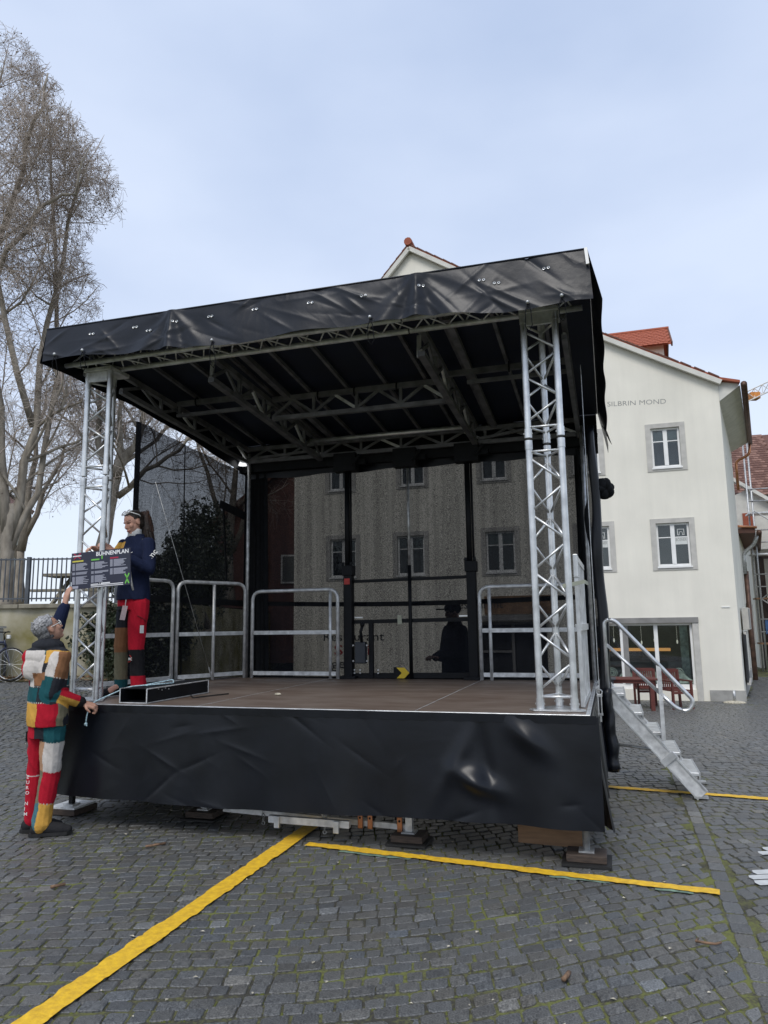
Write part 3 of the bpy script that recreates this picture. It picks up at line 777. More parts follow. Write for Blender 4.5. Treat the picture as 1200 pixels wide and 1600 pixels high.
# dark entrance behind the stage and the writing over it
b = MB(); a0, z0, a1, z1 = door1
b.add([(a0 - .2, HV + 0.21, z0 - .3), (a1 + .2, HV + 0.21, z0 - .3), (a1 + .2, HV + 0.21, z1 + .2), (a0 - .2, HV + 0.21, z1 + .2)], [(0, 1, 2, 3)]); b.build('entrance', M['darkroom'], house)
b = MB(); b.box((a0 + 0.9, HV + 0.10, z0), (a0 + 0.98, HV + 0.17, z1)); b.box((a0, HV + 0.10, z1 - 0.08), (a1, HV + 0.17, z1)); b.box((a0, HV + 0.101, 0.75), (a0 + 0.9, HV + 0.17, 0.81)); b.build('entrance_frame', M['shopframe'], house)
b = MB(); b.box((-3.35, HV - 0.35, 1.66), (-1.45, HV - 0.02, 1.80)); b.build('canopy', M['shopframe'], house)
M['signbrown'] = pm('brown_sign_board', (0.22, 0.13, 0.07), 0.7, var=0.2, scale=5)
M['inkblack'] = pm('black_letter_paint', (0.02, 0.02, 0.02), 0.7)
M['inkred'] = pm('red_letter_paint', (0.42, 0.03, 0.03), 0.7)
b = MB(); b.box((-3.28, HV - 0.05, 1.84), (-1.30, HV - 0.012, 2.36)); sg = b.build('sign_board', M['signbrown'], house)
lettering('Restaurant', (-4.24, HV - 0.055, 2.02), (1, 0, 0), (0, 0, 1), 0.36, 0.004, M['inkblack'], house, fit=1.5)
lettering('Restaurant', (-8.30, HV - 0.004, 1.12), (1, 0, 0), (0, 0, 1), 0.36, 0.004, M['inkblack'], house, fit=1.95)
lettering('Südi', (-7.95, HV - 0.004, 0.70), (1, 0, 0), (0, 0, 1), 0.42, 0.004, M['inkred'], house, fit=1.15)
lettering('ge', (-8.05, HV - 0.004, 0.30), (1, 0, 0), (0, 0, 1), 0.40, 0.004, M['inkblack'], house, fit=0.45)
# the house name incised high on the gable, running parallel to the facade's old lettering line
lettering('SILBRIN MOND', (0.455, HV - 0.003, 7.70), (1, 0, -0.048), (0.048, 0, 1), 0.20, 0.0, M['incised'], house, fit=1.575, bold=-0.004)
b = MB(); b.box((3.02, HV - 0.02, 1.92), (3.22, HV - 0.002, 1.945)); b.build('wall_scar', M['whiteframe'], house)

# dormer on the right pitch, its tiles laid one by one
dm = thing('dormer', 'small dormer with bright red tiled roof on the right pitch of the cream house', 'dormer', (1.6, 17.5, 9.2))
RDG = (0.30, 2.45, 18.15, 10.62)                  # ridge u0,u1,v,z
b = MB()
b.add([(1.0, 17.55, 9.3), (2.22, 17.55, 9.0), (2.22, 17.55, 9.98), (1.0, 17.55, 9.98)], [(0, 1, 2, 3)])
b.add([(2.22, 17.55, 8.6), (2.22, 18.75, 8.6), (2.22, 18.75, 9.98), (2.22, RDG[2], 10.6), (2.22, 17.55, 9.98)], [(0, 1, 2, 3, 4)])
b.build('wall', M['render'], dm)
b = MB()
def dr(u_, t, lift=0): return (u_, 17.30 + (RDG[2] - 17.30) * t, 9.84 + (RDG[3] - 9.84) * t + lift)
b.add([dr(0.30, 0), dr(2.42, 0), dr(2.42, 1), dr(0.30, 1), dr(0.30, 0, .06), dr(2.42, 0, .06), dr(2.42, 1, .06), dr(0.30, 1, .06)], [(0, 3, 2, 1), (4, 5, 6, 7), (0, 1, 5, 4), (1, 2, 6, 5), (2, 3, 7, 6), (3, 0, 4, 7)])
b.add([(0.30, 19.0, 9.84), (2.42, 19.0, 9.84), (2.42, RDG[2], RDG[3] + .06), (0.30, RDG[2], RDG[3] + .06)], [(0, 1, 2, 3)])
drf = b.build('roof', M['tile_red'], dm)
b = MB()
sl = math.atan2(RDG[3] - 9.84, RDG[2] - 17.30); tl = MB(); nx = 6
pr = [(-0.073, 0), (-0.073, 0.0), (0.073, 0.0)]
tl.add([(-0.07, -0.10, 0), (-0.04, -0.125, 0), (0.04, -0.125, 0), (0.07, -0.10, 0), (0.07, 0.11, -0.015), (-0.07, 0.11, -0.015),
        (-0.07, -0.10, 0.022), (-0.04, -0.125, 0.022), (0.04, -0.125, 0.022), (0.07, -0.10, 0.022), (0.07, 0.11, 0.004), (-0.07, 0.11, 0.004)],
       [(6, 7, 8, 9, 10, 11), (0, 1, 7, 6), (1, 2, 8, 7), (2, 3, 9, 8), (3, 4, 10, 9), (5, 0, 6, 11)])
tme = None; og = root_org(dm)
for r_ in range(9):
    for c_ in range(15):
        u_ = 0.38 + c_ * 0.145 + (0.07 if r_ % 2 else 0); t = (r_ + 0.45) / 9.0
        if u_ > 2.40: continue
        p = dr(u_, t, 0.064 + random.uniform(0, 0.006))
        if tme is None:
            o = tl.build('tile', M['tile_red'], drf, org=(0, 0, 0)); tme = o.data
        else:
            o = bpy.data.objects.new('tile', tme); COL.objects.link(o); o.parent = drf
        o.location = (p[0] - og.x, p[1] - og.y, p[2] - og.z); o.rotation_euler = (sl, 0, random.uniform(-0.02, 0.02))
b = MB(); b.tube([(0.30, RDG[2], RDG[3] + 0.05), (2.46, RDG[2], RDG[3] + 0.05)], 0.075, 8); b.build('ridge_tile', M['tile_red'], dm)
b = MB(); b.bar((2.44, 17.28, 9.84), (2.44, RDG[2], RDG[3]), 0.04, 0.14); b.bar((2.44, RDG[2], RDG[3]), (2.44, 19.0, 9.84), 0.04, 0.14); b.build('verge_board', M['tile_brown'], dm)
b = MB(); b.box((2.225, 17.75, 9.35), (2.25, 18.5, 9.85)); b.build('window', M['room'], dm)

# ------------------------------------------------------------ what stands along the lane on the right
annex = thing('low_annex', 'narrow two storey annex with copper edged eave down the lane', 'house', (5.1, 24, -1))
b = MB()
b.prism([(4.74, 23.1), (6.05, 30.0), (0.5, 30.5), (0.5, 23.1)], 'z', -1.6, 4.62); b.build('wall', M['render'], annex)
b = MB(); b.prism([(4.1, 22.9), (5.25, 22.9), (6.55, 30.1), (4.1, 30.1)], 'z', 4.62, 4.80); rf = b.build('roof', M['tile_brown'], annex)
b = MB(); b.tube([(4.3, 22.86, 4.90), (5.3, 22.86, 4.80)], 0.05, 8); b.build('copper_edge', M['copper'], rf, smooth=True)
b = MB(); b.tube([(5.36, 22.86, 4.62), (6.62, 30.1, 4.62)], 0.09, 8); b.build('gutter', M['gutter'], rf, smooth=True)
b = MB(); b.tube(rpath([(5.34, 23.2, 4.55), (5.25, 23.3, 4.25), (4.90, 23.4, 3.95), (4.90, 23.4, 3.2)], 0.14), 0.07, 8); b.build('downpipe', M['galv'], annex, smooth=True)
b = MB(); b.tube([(4.93, 23.45, 3.3), (4.93, 23.45, -1.3)], 0.085, 8); b.build('downpipe', M['gutter'], annex, smooth=True)
for v in (24.6, 26.4, 28.2):
    u_ = 4.74 + (v - 23.1) * 0.19
    b = MB(); b.bar((u_ + 0.03, v, 0.6), (u_ + 0.03, v, 2.2), 0.09, 0.9, up=(0, 1, 0)); b.build('shutter', M['surround'], annex)
mbx = thing('meter_box', 'grey metal meter box on the corner flank of the cream house', 'meter box', (3.85, 17.7, 1.4))
b = MB(); b.bar((3.83, 17.55, 1.62), (4.12, 19.0, 1.62), 0.16, 0.62); b.build('case', M['surround'], mbx, bevel=0.01)
b = MB(); b.bar((3.925, 17.6, 1.62), (4.18, 18.95, 1.62), 0.012, 0.54); b.build('lid', M['shopframe'], mbx)
fd = thing('flank_window', 'dark narrow window low on the lane side of the cream house', 'window', (3.8, 17.3, 0.1))
b = MB(); b.bar((3.66, 17.0, 0.55), (3.98, 18.8, 0.55), 0.05, 1.3); b.build('pane', M['darkroom'], fd)
b = MB(); b.bar((3.69, 17.0, 1.22), (4.01, 18.8, 1.22), 0.06, 0.07); b.bar((3.69, 17.0, -0.13), (4.01, 18.8, -0.13), 0.09, 0.07); b.build('frame', M['surround'], fd)

far = thing('brown_roof_house', 'half timbered house with steep brown tiled roof behind scaffolding', 'house', (9.5, 30, -1.5))
M['timber'] = pm('dark_timber', (0.035, 0.022, 0.017), 0.8, var=0.25, scale=6)
b = MB(); b.prism([(6.35, 30.5), (14.5, 30.5), (14.5, 40), (6.35, 40)], 'z', -1.9, 7.3); b.build('wall', M['render'], far)
def fr(s, t): return (5.6 + 9.6 * s, 29.7 + 4.6 * t, 7.0 + 3.75 * t)
b = MB(); b.grid(lambda s, t: fr(s, t), 1, 1); b.grid(lambda s, t: (5.6 + 9.6 * s, 38.9 - 4.6 * t, 7.0 + 3.75 * t), 1, 1); frf = b.build('roof', M['tile_brown'], far)
tme = None; og = root_org(far); slf = math.atan2(3.75, 4.6)
ft = MB(); ft.add([(-0.10, -0.15, 0), (0.10, -0.15, 0), (0.10, 0.15, -0.02), (-0.10, 0.15, -0.02), (-0.10, -0.15, 0.03), (0.10, -0.15, 0.03), (0.10, 0.15, 0.005), (-0.10, 0.15, 0.005)], [(4, 5, 6, 7), (0, 1, 5, 4), (1, 2, 6, 5), (3, 0, 4, 7)])
M['tile_b1'] = M['tile_brown']; M['tile_b2'] = pm('pale_brown_tile', (0.23, 0.125, 0.095), 0.8, var=0.2, scale=5)
allt = MB()
for r_ in range(26):
    for c_ in range(16):
        p = fr(0, (r_ + 0.5) / 26.0); x = 5.75 + c_ * 0.205 + (0.1 if r_ % 2 else 0)
        if c_ < 11:
            if tme is None:
                o = ft.build('tile', M['tile_brown'], frf, org=(0, 0, 0)); tme = o.data; tme2 = tme.copy(); tme2.materials[0] = M['tile_b2']
            else:
                o = bpy.data.objects.new('tile', tme if random.random() < 0.6 else tme2); COL.objects.link(o); o.parent = frf
            o.location = (x - og.x, p[1] - og.y, p[2] + 0.02 - og.z); o.rotation_euler = (slf, 0, 0)
gb_ = MB()
gb_.add([(5.7, 29.55, 4.6), (7.6, 29.55, 4.6), (7.6, 29.55, 6.0), (6.35, 29.55, 7.3), (5.7, 29.55, 7.0)], [(0, 1, 2, 3, 4)]); gb_.build('gable_wall', M['soffit'], far)
for (p, q) in (((5.3, 29.4, 8.0), (7.55, 29.4, 6.35)), ((7.2, 29.4, 6.75), (8.6, 29.4, 8.1)), ((8.6, 29.4, 8.1), (10.2, 29.4, 6.7))):
    b = MB(); b.bar(p, q, 0.35, 0.14); b.build('verge_board', M['soffit'], far)
for (p, q) in (((7.9, 29.5, 4.2), (7.9, 29.5, 7.0)), ((9.0, 29.5, 4.2), (9.0, 29.5, 7.0)), ((6.4, 29.5, 4.3), (10, 29.5, 4.3)), ((6.4, 29.5, 2.2), (10, 29.5, 2.2)), ((7.2, 29.5, 2.2), (8.0, 29.5, 4.3)), ((6.5, 29.5, -1), (6.5, 29.5, 4.3)), ((8.2, 29.5, -1), (8.2, 29.5, 4.3))):
    b = MB(); b.bar(p, q, 0.3, 0.24); b.build('timber', M['timber'], far)
b = MB(); b.box((6.0, 29.5, 5.1), (6.45, 29.6, 6.2)); b.build('brick_panel', M['tile_red'], far)
b = MB(); b.box((8.1, 29.48, 5.2), (8.8, 29.56, 6.5)); b.build('window', M['pane_dark'] if 'pane_dark' in MATS else M['room'], far)

sc = thing('scaffold', 'grey tube scaffold with planks in front of the half timbered house', 'scaffold', (6.8, 28.2, -1.3))
for u_ in (6.05, 7.0, 8.4):
    for v in (27.4, 28.3):
        b = MB(); b.tube([(u_, v, -1.4), (u_, v, 9.0 if u_ < 6.2 else 6.8)], 0.035, 7); b.build('standard', M['galv'], sc, smooth=True)
for z in (0.6, 2.4, 4.2, 5.9):
    b = MB(); b.box((5.9, 27.45, z), (8.6, 28.25, z + 0.06)); b.build('plank', M['wood_raw'] if z < 3 else M['alu_dull'], sc)
    for dz in (0.5, 1.0):
        b = MB(); b.tube([(5.9, 27.36, z + dz), (8.6, 27.36, z + dz)], 0.025, 6); b.build('ledger', M['galv'], sc, smooth=True)
for k, z in enumerate((0.6, 2.4, 4.2)):
    b = MB(); b.tube([(6.05, 27.3, z), (8.4, 27.3, z + 1.8)] if k % 2 else [(8.4, 27.3, z), (6.05, 27.3, z + 1.8)], 0.025, 6); b.build('brace', M['galv'], sc, smooth=True)
M['bluetarp'] = pm('blue_tarpaulin', (0.05, 0.12, 0.26), 0.6, var=0.3, scale=5)
b = MB(); b.grid(lambda s, t: (6.1 + 1.6 * s, 27.3 + 0.1 * math.sin(s * 14), 1.0 + 0.55 * t + 0.08 * math.sin(s * 9)), 14, 3); b.build('tarp', M['bluetarp'], sc)

# tower crane far off: its jib end shows over the roofs
cr = thing('tower_crane', 'orange tower crane jib poking out beyond the gable house roof', 'crane', (64, 76, -1), stage=False)
M['crane'] = pm('orange_crane_paint', (0.62, 0.24, 0.05), 0.6, var=0.15); M['cranew'] = pm('pale_crane_paint', (0.62, 0.60, 0.55), 0.6, var=0.1)
A0, A1 = Vector((36.0, 70, 22.9)), Vector((64.0, 76, 36.0)); dj = (A1 - A0).normalized()
b = MB(); up = Vector((0, 0, 1.0)); sd = dj.cross(up).normalized() * 0.55
for off in (sd, -sd, up * 1.0): b.tube([A0 + off, A1 + off], 0.07, 5)
n = 30
for i in range(n):
    p = A0.lerp(A1, i / n); q = A0.lerp(A1, (i + 0.5) / n); r_ = A0.lerp(A1, (i + 1) / n)
    for off in (sd, -sd): b.tube([p + off, q + up, r_ + off], 0.04, 4)
b.build('jib', M['cranew'], cr)
b = MB(); c = A0.lerp(A1, 0.045); b.box(c - Vector((0.45, 0.45, 0.1)), c + Vector((0.45, 0.45, 0.55))); b.build('trolley', M['crane'], cr)
b = MB()
for dx in (-0.8, 0.8):
    for dy in (-0.8, 0.8): b.tube([(64 + dx, 76 + dy, -1), (64 + dx, 76 + dy, 36)], 0.12, 5)
for i in range(18): b.tube([(63.2, 75.2, i * 2), (64.8, 75.2, i * 2 + 2)], 0.06, 4); b.tube([(64.8, 75.2, i * 2), (64.8, 76.8, i * 2 + 2)], 0.06, 4)
b.build('mast', M['crane'], cr)

# parasol stand / bollard stump by the house corner
ps = thing('stump_post', 'short grey post in a pale round base at the corner of the cream house', 'post', (3.1, 15.55, -0.5))
b = MB(); b.ell((3.08, 15.5, -0.49), (0.28, 0.16, 0.055), 16, 8); b.build('base', M['crumb'], ps, smooth=True)
b = MB(); b.tube([(3.08, 15.5, -0.47), (3.08, 15.5, -0.18)], 0.035, 8); b.build('post', M['galv'], ps, smooth=True)

# red slatted tables and chairs in front of the shop
M['redwood'] = pm('red_stained_wood', (0.13, 0.032, 0.022), 0.6, 0.0, col2=(0.085, 0.022, 0.018), scale=9, bump=0.1, bscale=60)
M['greywood'] = pm('dark_grey_table_paint', (0.05, 0.055, 0.065), 0.6, var=0.15)
def gz(u_, v): p = S(u_, v); return gh(p.x, p.y)
def chair(u_, v, rz, label):
    z = gz(u_, v); t = thing('garden_chair', label, 'chair', (0, 0, 0), stage=False, group='red slatted chairs outside the shop'); p = S(u_, v, z); t.location = p; t.rotation_euler = (0, 0, YAW + rz)
    ORG[t.name] = Vector((0, 0, 0)); m = M['redwood']
    for sx in (-0.25, 0.25):
        b = MB(); b.bar((sx, -0.24, 0), (sx, -0.24, 0.64), 0.05); b.build('leg', m, t)
        b = MB(); b.bar((sx, 0.24, 0), (sx, 0.30, 0.90), 0.05); b.build('leg', m, t)
        b = MB(); b.bar((sx, -0.27, 0.655), (sx, 0.27, 0.655), 0.07, 0.03); b.build('armrest', m, t)
    for k in range(6):
        y = -0.23 + k * 0.088; b = MB(); b.box((-0.26, y, 0.42), (0.26, y + 0.065, 0.445)); b.build('slat', m, t)
    for k in range(9):
        x = -0.205 + k * 0.051; b = MB(); b.bar((x, 0.262, 0.47), (x, 0.295, 0.86), 0.032, 0.016, up=(0, 1, 0)); b.build('slat', m, t)
    b = MB(); b.box((-0.225, 0.28, 0.84), (0.225, 0.31, 0.92)); b.box((-0.225, 0.245, 0.44), (0.225, 0.27, 0.49)); b.build('back_rail', m, t)
    b = MB(); b.box((-0.225, -0.255, 0.36), (0.225, -0.23, 0.415)); b.build('apron', m, t)
def table(u_, v, lx, ly, h, m, label):
    z = gz(u_, v); t = thing('garden_table', label, 'table', (0, 0, 0), stage=False); t.location = S(u_, v, z); t.rotation_euler = (0, 0, YAW); ORG[t.name] = Vector((0, 0, 0))
    n = int(ly / 0.1)
    for k in range(n):
        y = -ly / 2 + k * ly / n; b = MB(); b.box((-lx / 2, y, h - 0.03), (lx / 2, y + ly / n - 0.012, h)); b.build('slat', m, t)
    b = MB(); b.box((-lx / 2 + .05, -ly / 2 + .04, h - 0.10), (lx / 2 - .05, -ly / 2 + .065, h - 0.031)); b.box((-lx / 2 + .05, ly / 2 - .065, h - 0.10), (lx / 2 - .05, ly / 2 - .04, h - 0.031)); b.build('apron', m, t)
    for sx in (-1, 1):
        for sy in (-1, 1):
            b = MB(); b.box((sx * (lx / 2 - .1) - .045, sy * (ly / 2 - .1) - .045, 0), (sx * (lx / 2 - .1) + .045, sy * (ly / 2 - .1) + .045, h - 0.101)); b.build('leg', m, t)
table(0.45, 13.6, 1.35, 0.75, 0.74, M['redwood'], 'red stained garden table in front of the shop window')
table(0.02, 13.2, 0.40, 0.60, 0.76, M['greywood'], 'dark grey small table pushed against the red garden table')
chair(1.60, 14.0, 0.5, 'red slatted armchair facing out at the right end of the garden table')
chair(0.95, 14.35, 0.15, 'red slatted armchair behind the right half of the garden table')
chair(-0.25, 14.3, -0.1, 'red slatted armchair behind the left end of the garden table, next to the stage')
# ------------------------------------------------------------ the mobile stage
UL0, DZ, DV = -4.46, 0.977, 3.05                  # deck: left end, height, depth
plat = thing('stage_platform', 'low mobile stage platform with brown plywood deck on adjustable legs', 'stage', (-2.2, 1.5, 0))
seams = [UL0, -3.025, -1.233, 0.0]
for k in range(3):
    b = MB(); b.box((seams[k] + (0.004 if k else 0.03), 0.03, DZ - 0.04), (seams[k + 1] - (0.004 if k < 2 else 0.03), DV, DZ - 0.003)); b.build('deck_panel', M['deck'], plat, bevel=0.002)
for k in (1, 2):
    b = MB(); b.box((seams[k] - 0.003, 0.03, DZ - 0.03), (seams[k] + 0.003, DV, DZ - 0.002)); b.build('seam_strip', M['alu_dull'], plat)
b = MB(); b.box((UL0, 0, DZ - 0.06), (0, 0.029, DZ)); b.box((-0.029, 0.030, DZ - 0.06), (0, DV, DZ)); b.box((UL0, 0.030, DZ - 0.06), (UL0 + 0.029, DV, DZ)); b.build('edge_trim', M['alu'], plat, bevel=0.003)
b = MB(); b.box((UL0 + 0.1, 0.15, DZ - 0.26), (-0.1, 0.25, DZ - 0.07)); b.box((UL0 + 0.1, 1.4, DZ - 0.26), (-0.1, 1.5, DZ - 0.07)); b.box((UL0 + 0.1, 2.8, DZ - 0.26), (-0.1, 2.9, DZ - 0.07)); b.build('chassis_beam', M['black'], plat)
def leg(u_, v, m, pad, square=0.0):
    b = MB()
    if square: b.box((u_ - square / 2, v - square / 2, 0.085), (u_ + square / 2, v + square / 2, DZ - 0.1))
    else: b.tube([(u_, v, 0.085), (u_, v, DZ - 0.1)], 0.024, 10)
    lg = b.build('leg', m, plat, smooth=not square)
    b = MB(); b.box((u_ - 0.05, v - 0.05, 0.072), (u_ + 0.05, v + 0.05, 0.084)); b.build('foot_plate', M['galv'], lg)
    return lg
leg(-0.075, 0.13, M['galv'], 0); leg(-1.345, 0.26, M['alu_dull'], 0, 0.05); leg(-3.20, 0.50, M['galv'], 0, 0.05); leg(-4.44, 0.36, M['black'], 0, 0.04)
leg(-0.1, 2.85, M['galv'], 0); leg(-2.2, 2.85, M['galv'], 0); leg(-4.3, 2.85, M['galv'], 0)
# drawbar and stabiliser bars showing below the skirt
b = MB(); b.bar((-2.91, 0.30, 0.142), (-1.35, 0.30, 0.098), 0.035, 0.04); b.build('stabiliser_bar', M['alu_dull'], plat)
b = MB(); b.bar((-2.42, 0.12, 0.140), (-1.765, 0.12, 0.137), 0.04, 0.05); sb = b.build('stabiliser_bar', M['alu_dull'], plat)
for u_, v, z in ((-2.34, 0.095, 0.120), (-1.86, 0.095, 0.112)):
    b = MB(); b.box((u_ - 0.022, v - 0.02, z - 0.035), (u_ + 0.022, v + 0.005, z + 0.05)); b.build('clamp', M['alu'], sb, bevel=0.004)
for u_, v, z in ((-1.73, 0.25, 0.125), (-1.652, 0.25, 0.125), (-1.42, 0.25, 0.118), (-2.03, 0.26, 0.155)):
    b = MB(); b.box((u_ - 0.02, v, z - 0.05), (u_ + 0.02, v + 0.02, z + 0.06)); hk = b.build('bracket', M['copper'] if u_ > -1.9 else M['galv'], plat, bevel=0.006)
    b = MB(); b.tube([(u_, v - 0.002, z + 0.03), (u_, v + 0.004, z + 0.03)], 0.009, 8); b.build('bolt', M['black'], hk)
for u_, v in ((-2.55, 0.28), (-1.98, 0.16)):
    b = MB()
    for i in range(5): b.ring((u_, v, 0.17 - i * 0.028), 0.013, 0.004, (1, 0, 0) if i % 2 else (0, 1, 0), 8, 4)
    b.build('chain', M['galv'], plat)
# timber pads under the legs: loose things
for (u_, v, sx, sy, lab) in ((-0.075, 0.13, 0.26, 0.20, 'wooden block under the right front leg of the stage'), (-1.345, 0.26, 0.24, 0.2, 'wooden block under the middle front leg of the stage'), (-3.20, 0.50, 0.26, 0.2, 'wooden block under the left of centre leg in the shade of the stage')):
    t = thing('timber_block', lab, 'wood block', (u_, v, 0), group='wooden blocks under the stage legs')
    b = MB(); b.box((u_ - sx / 2 - 0.03, v - sy / 2 - 0.04, 0.006), (u_ + sx / 2 + 0.03, v + sy / 2 + 0.03, 0.021)); b.build('rubber_mat', M['rubber'], t)
    b = MB(); b.box((u_ - sx / 2, v - sy / 2, 0.022), (u_ + sx / 2, v + sy / 2, 0.071)); b.build('block', M['padwood'], t, bevel=0.006)
t = thing('pad_plate', 'pale flat plate on a block under the left end leg of the stage', 'foot pad', (-4.44, 0.36, 0))
b = MB(); b.box((-4.60, 0.25, 0.006), (-4.32, 0.55, 0.055)); b.build('block', M['padwood'], t, bevel=0.005)
b = MB(); b.box((-4.59, 0.26, 0.056), (-4.33, 0.54, 0.071)); b.build('plate', M['alu_dull'], t)
t = thing('plywood_board', 'brown board leaning on edge under the right corner of the stage', 'board', (-0.35, 0.36, 0))
b = MB(); b.prism([(-0.56, 0.03), (-0.085, 0.02), (-0.085, 0.30), (-0.56, 0.30)], 'y', 0.36, 0.385); b.build('board', M['wood_raw'], t, bevel=0.003)

# skirt: heavy black tarpaulin hung from the deck edge, creased
def hsh(i): return math.sin(i * 12.9898 + 4.1) * 43758.5453 % 1.0
CRE = [(hsh(i), hsh(i + 50), hsh(i + 90), hsh(i + 130), hsh(i + 170)) for i in range(34)]
def crease(s, t):
    d = 0.0
    for (a, c, an, ln, am) in CRE:
        th = (an - 0.5) * 2.4; x = (s - a) * 4.5; y = (t - c) * 0.75
        p = x * math.cos(th) + y * math.sin(th); q = -x * math.sin(th) + y * math.cos(th)
        l = 0.05 + 0.16 * ln
        if abs(q) < 0.12 and abs(p) < 2.4 * l: d += (am - 0.4) * 0.012 * math.exp(-(p / l) ** 2) * math.exp(-abs(q) / 0.018)
    return d
def skirt_front(s, t):
    u_ = UL0 + 0.0 + (0.055 - UL0) * s
    zb = 0.238 + 0.010 * s + 0.010 * math.sin(s * 9 + 1)
    z = DZ - 0.012 + (zb - DZ + 0.012) * t
    d = -0.012 - 0.035 * t
    d += 0.012 * t * math.sin(s * 31 + 1.2 * math.sin(s * 7)) + 0.010 * t * t * math.sin(s * 57 + 2)
    d += crease(s, t)
    # slack pocket near the right end: deep V folds that catch the sky
    x = (s - 0.82) * 4.5
    d -= 0.066 * math.exp(-((x + 0.02 - 0.30 * (t - 0.6)) / 0.13) ** 2) * math.exp(-((t - 0.64 - 0.35 * x) / 0.10) ** 2)
    d += 0.026 * math.exp(-((x - 0.05 - 0.12 * (t - 0.5)) / 0.05) ** 2) * math.exp(-((t - 0.5) / 0.4) ** 2)
    x2 = (s - 0.90) * 4.5; d -= 0.045 * math.exp(-((x2 - 0.5 * (t - 0.25)) / 0.09) ** 2) * math.exp(-((t - 0.22) / 0.15) ** 2)
    x3 = (s - 0.78) * 4.5; d -= 0.022 * math.exp(-((x3 + 0.35 * (t - 0.5)) / 0.06) ** 2) * math.exp(-((t - 0.5) / 0.3) ** 2)
    # left end pulled back round the corner
    x4 = (s - 0.075) * 4.5; d += 0.05 * t * math.exp(-((x4 + 0.25 * t) / 0.16) ** 2)
    return (u_, d, z)
sk = thing('stage_skirt', 'black tarpaulin skirt hanging round the stage front', 'skirt', (-2.2, -0.03, 0))
b = MB(); b.grid(skirt_front, 420, 72); b.build('front_sheet', M['tarp'], sk, smooth=True)
def skirt_right(s, t):
    v = -0.005 + 3.0 * s; zb = 0.235 - 0.03 * math.sin(s * 9)
    fl = 0.05 * t ** 1.5 * math.exp(-(s / 0.05) ** 2)
    u_ = 0.012 + 0.035 * t + fl + t * (0.018 * math.sin(s * 40) + 0.012 * math.sin(s * 95 + 1)) + 0.012 * math.sin(s * 60) * (t > 0.05)
    return (u_, v, DZ - 0.012 + (zb - DZ + 0.012) * t)
b = MB(); b.grid(skirt_right, 120, 26); b.build('side_sheet', M['tarp'], sk, smooth=True)
b = MB(); b.grid(lambda s, t: (UL0 - 0.015 - 0.02 * t + 0.012 * t * math.sin(s * 30), 0.0 + 3.0 * s, DZ - 0.012 - (0.74 - 0.02 * math.sin(s * 7)) * t), 60, 12); b.build('side_sheet', M['tarp'], sk, smooth=True)
b = MB(); b.grid(lambda s, t: (UL0 + (0.04 - UL0) * s, -0.018 - 0.003 * math.sin(s * 200), DZ - 0.004 - 0.055 * t), 120, 2); b.build('top_hem', M['tarp'], sk, smooth=True)
for u_ in (-3.42, -1.02):
    pass

# truss towers: three chords, zigzag lacing, one tall and one short section
def truss_tower(u0, label):
    uc_, c = 0.2387, 0.2387
    t = thing('truss_tower', label, 'truss tower', (u0, 0.21, DZ), group='aluminium truss towers')
    P = [(u0, 0.21), (u0 + c, 0.21), (u0 + c / 2, 0.21 + c * 0.866)]
    zs = ((DZ + 0.012, 2.955), (2.975, 3.955))
    for (z0, z1) in zs:
        for (x, y) in P:
            b = MB(); b.tube([(x, y, z0), (x, y, z0 + 0.07)], 0.029, 14); b.tube([(x, y, z0 + 0.07), (x, y, z1 - 0.07)], 0.025, 14, cap=False); b.tube([(x, y, z1 - 0.07), (x, y, z1)], 0.029, 14); ch = b.build('chord', M['alu'], t); smooth_by_angle(ch)
            b = MB(); b.tube([(x - 0.034, y, z0 + 0.035), (x + 0.034, y, z0 + 0.035)], 0.007, 6); b.build('pin', M['galv'], ch)
        n = 4 if z1 - z0 > 1.5 else 2
        za, zb = z0 + 0.12, z1 - 0.12; pt = (zb - za) / n
        for f in range(3):
            p, q = Vector(P[f]), Vector(P[(f + 1) % 3])
            for z in (z0 + 0.085, z1 - 0.085):
                b = MB(); b.tube([(p.x, p.y, z), (q.x, q.y, z)], 0.0095, 8); b.build('brace', M['alu'], t, smooth=True)
            for k in range(2 * n):
                a, e = (p, q) if (k + f) % 2 == 0 else (q, p)
                zz0, zz1 = za + k * pt / 2 + 0.012, za + (k + 1) * pt / 2 - 0.012
                b = MB(); b.tube([(a.x, a.y, zz0), (e.x, e.y, zz1)], 0.0095, 8); b.build('brace', M['alu'], t, smooth=True)
    b = MB(); cx, cyy = u0 + c / 2, 0.21 + c * 0.29
    tri = [(cx + 0.21 * math.cos(a), cyy + 0.19 * math.sin(a)) for a in [PI / 2 + k * 2 * PI / 3 + d for k in range(3) for d in (-0.16, 0.16)]]
    b.prism(tri, 'z', DZ + 0.001, DZ + 0.011); b.build('base_plate', M['alu'], t)
    b = MB(); b.box((u0 - 0.03, 0.17, 3.957), (u0 + c + 0.03, 0.45, 3.992)); b.box((u0 + 0.02, 0.19, 3.86), (u0 + c - 0.02, 0.20, 3.956)); b.build('head_plate', M['alu_dull'], t, bevel=0.003)
    return t
truss_tower(-0.346, 'bright aluminium lattice truss tower at the right front corner of the stage')
truss_tower(-4.366, 'aluminium lattice truss tower at the left front corner, carrying the plan board')

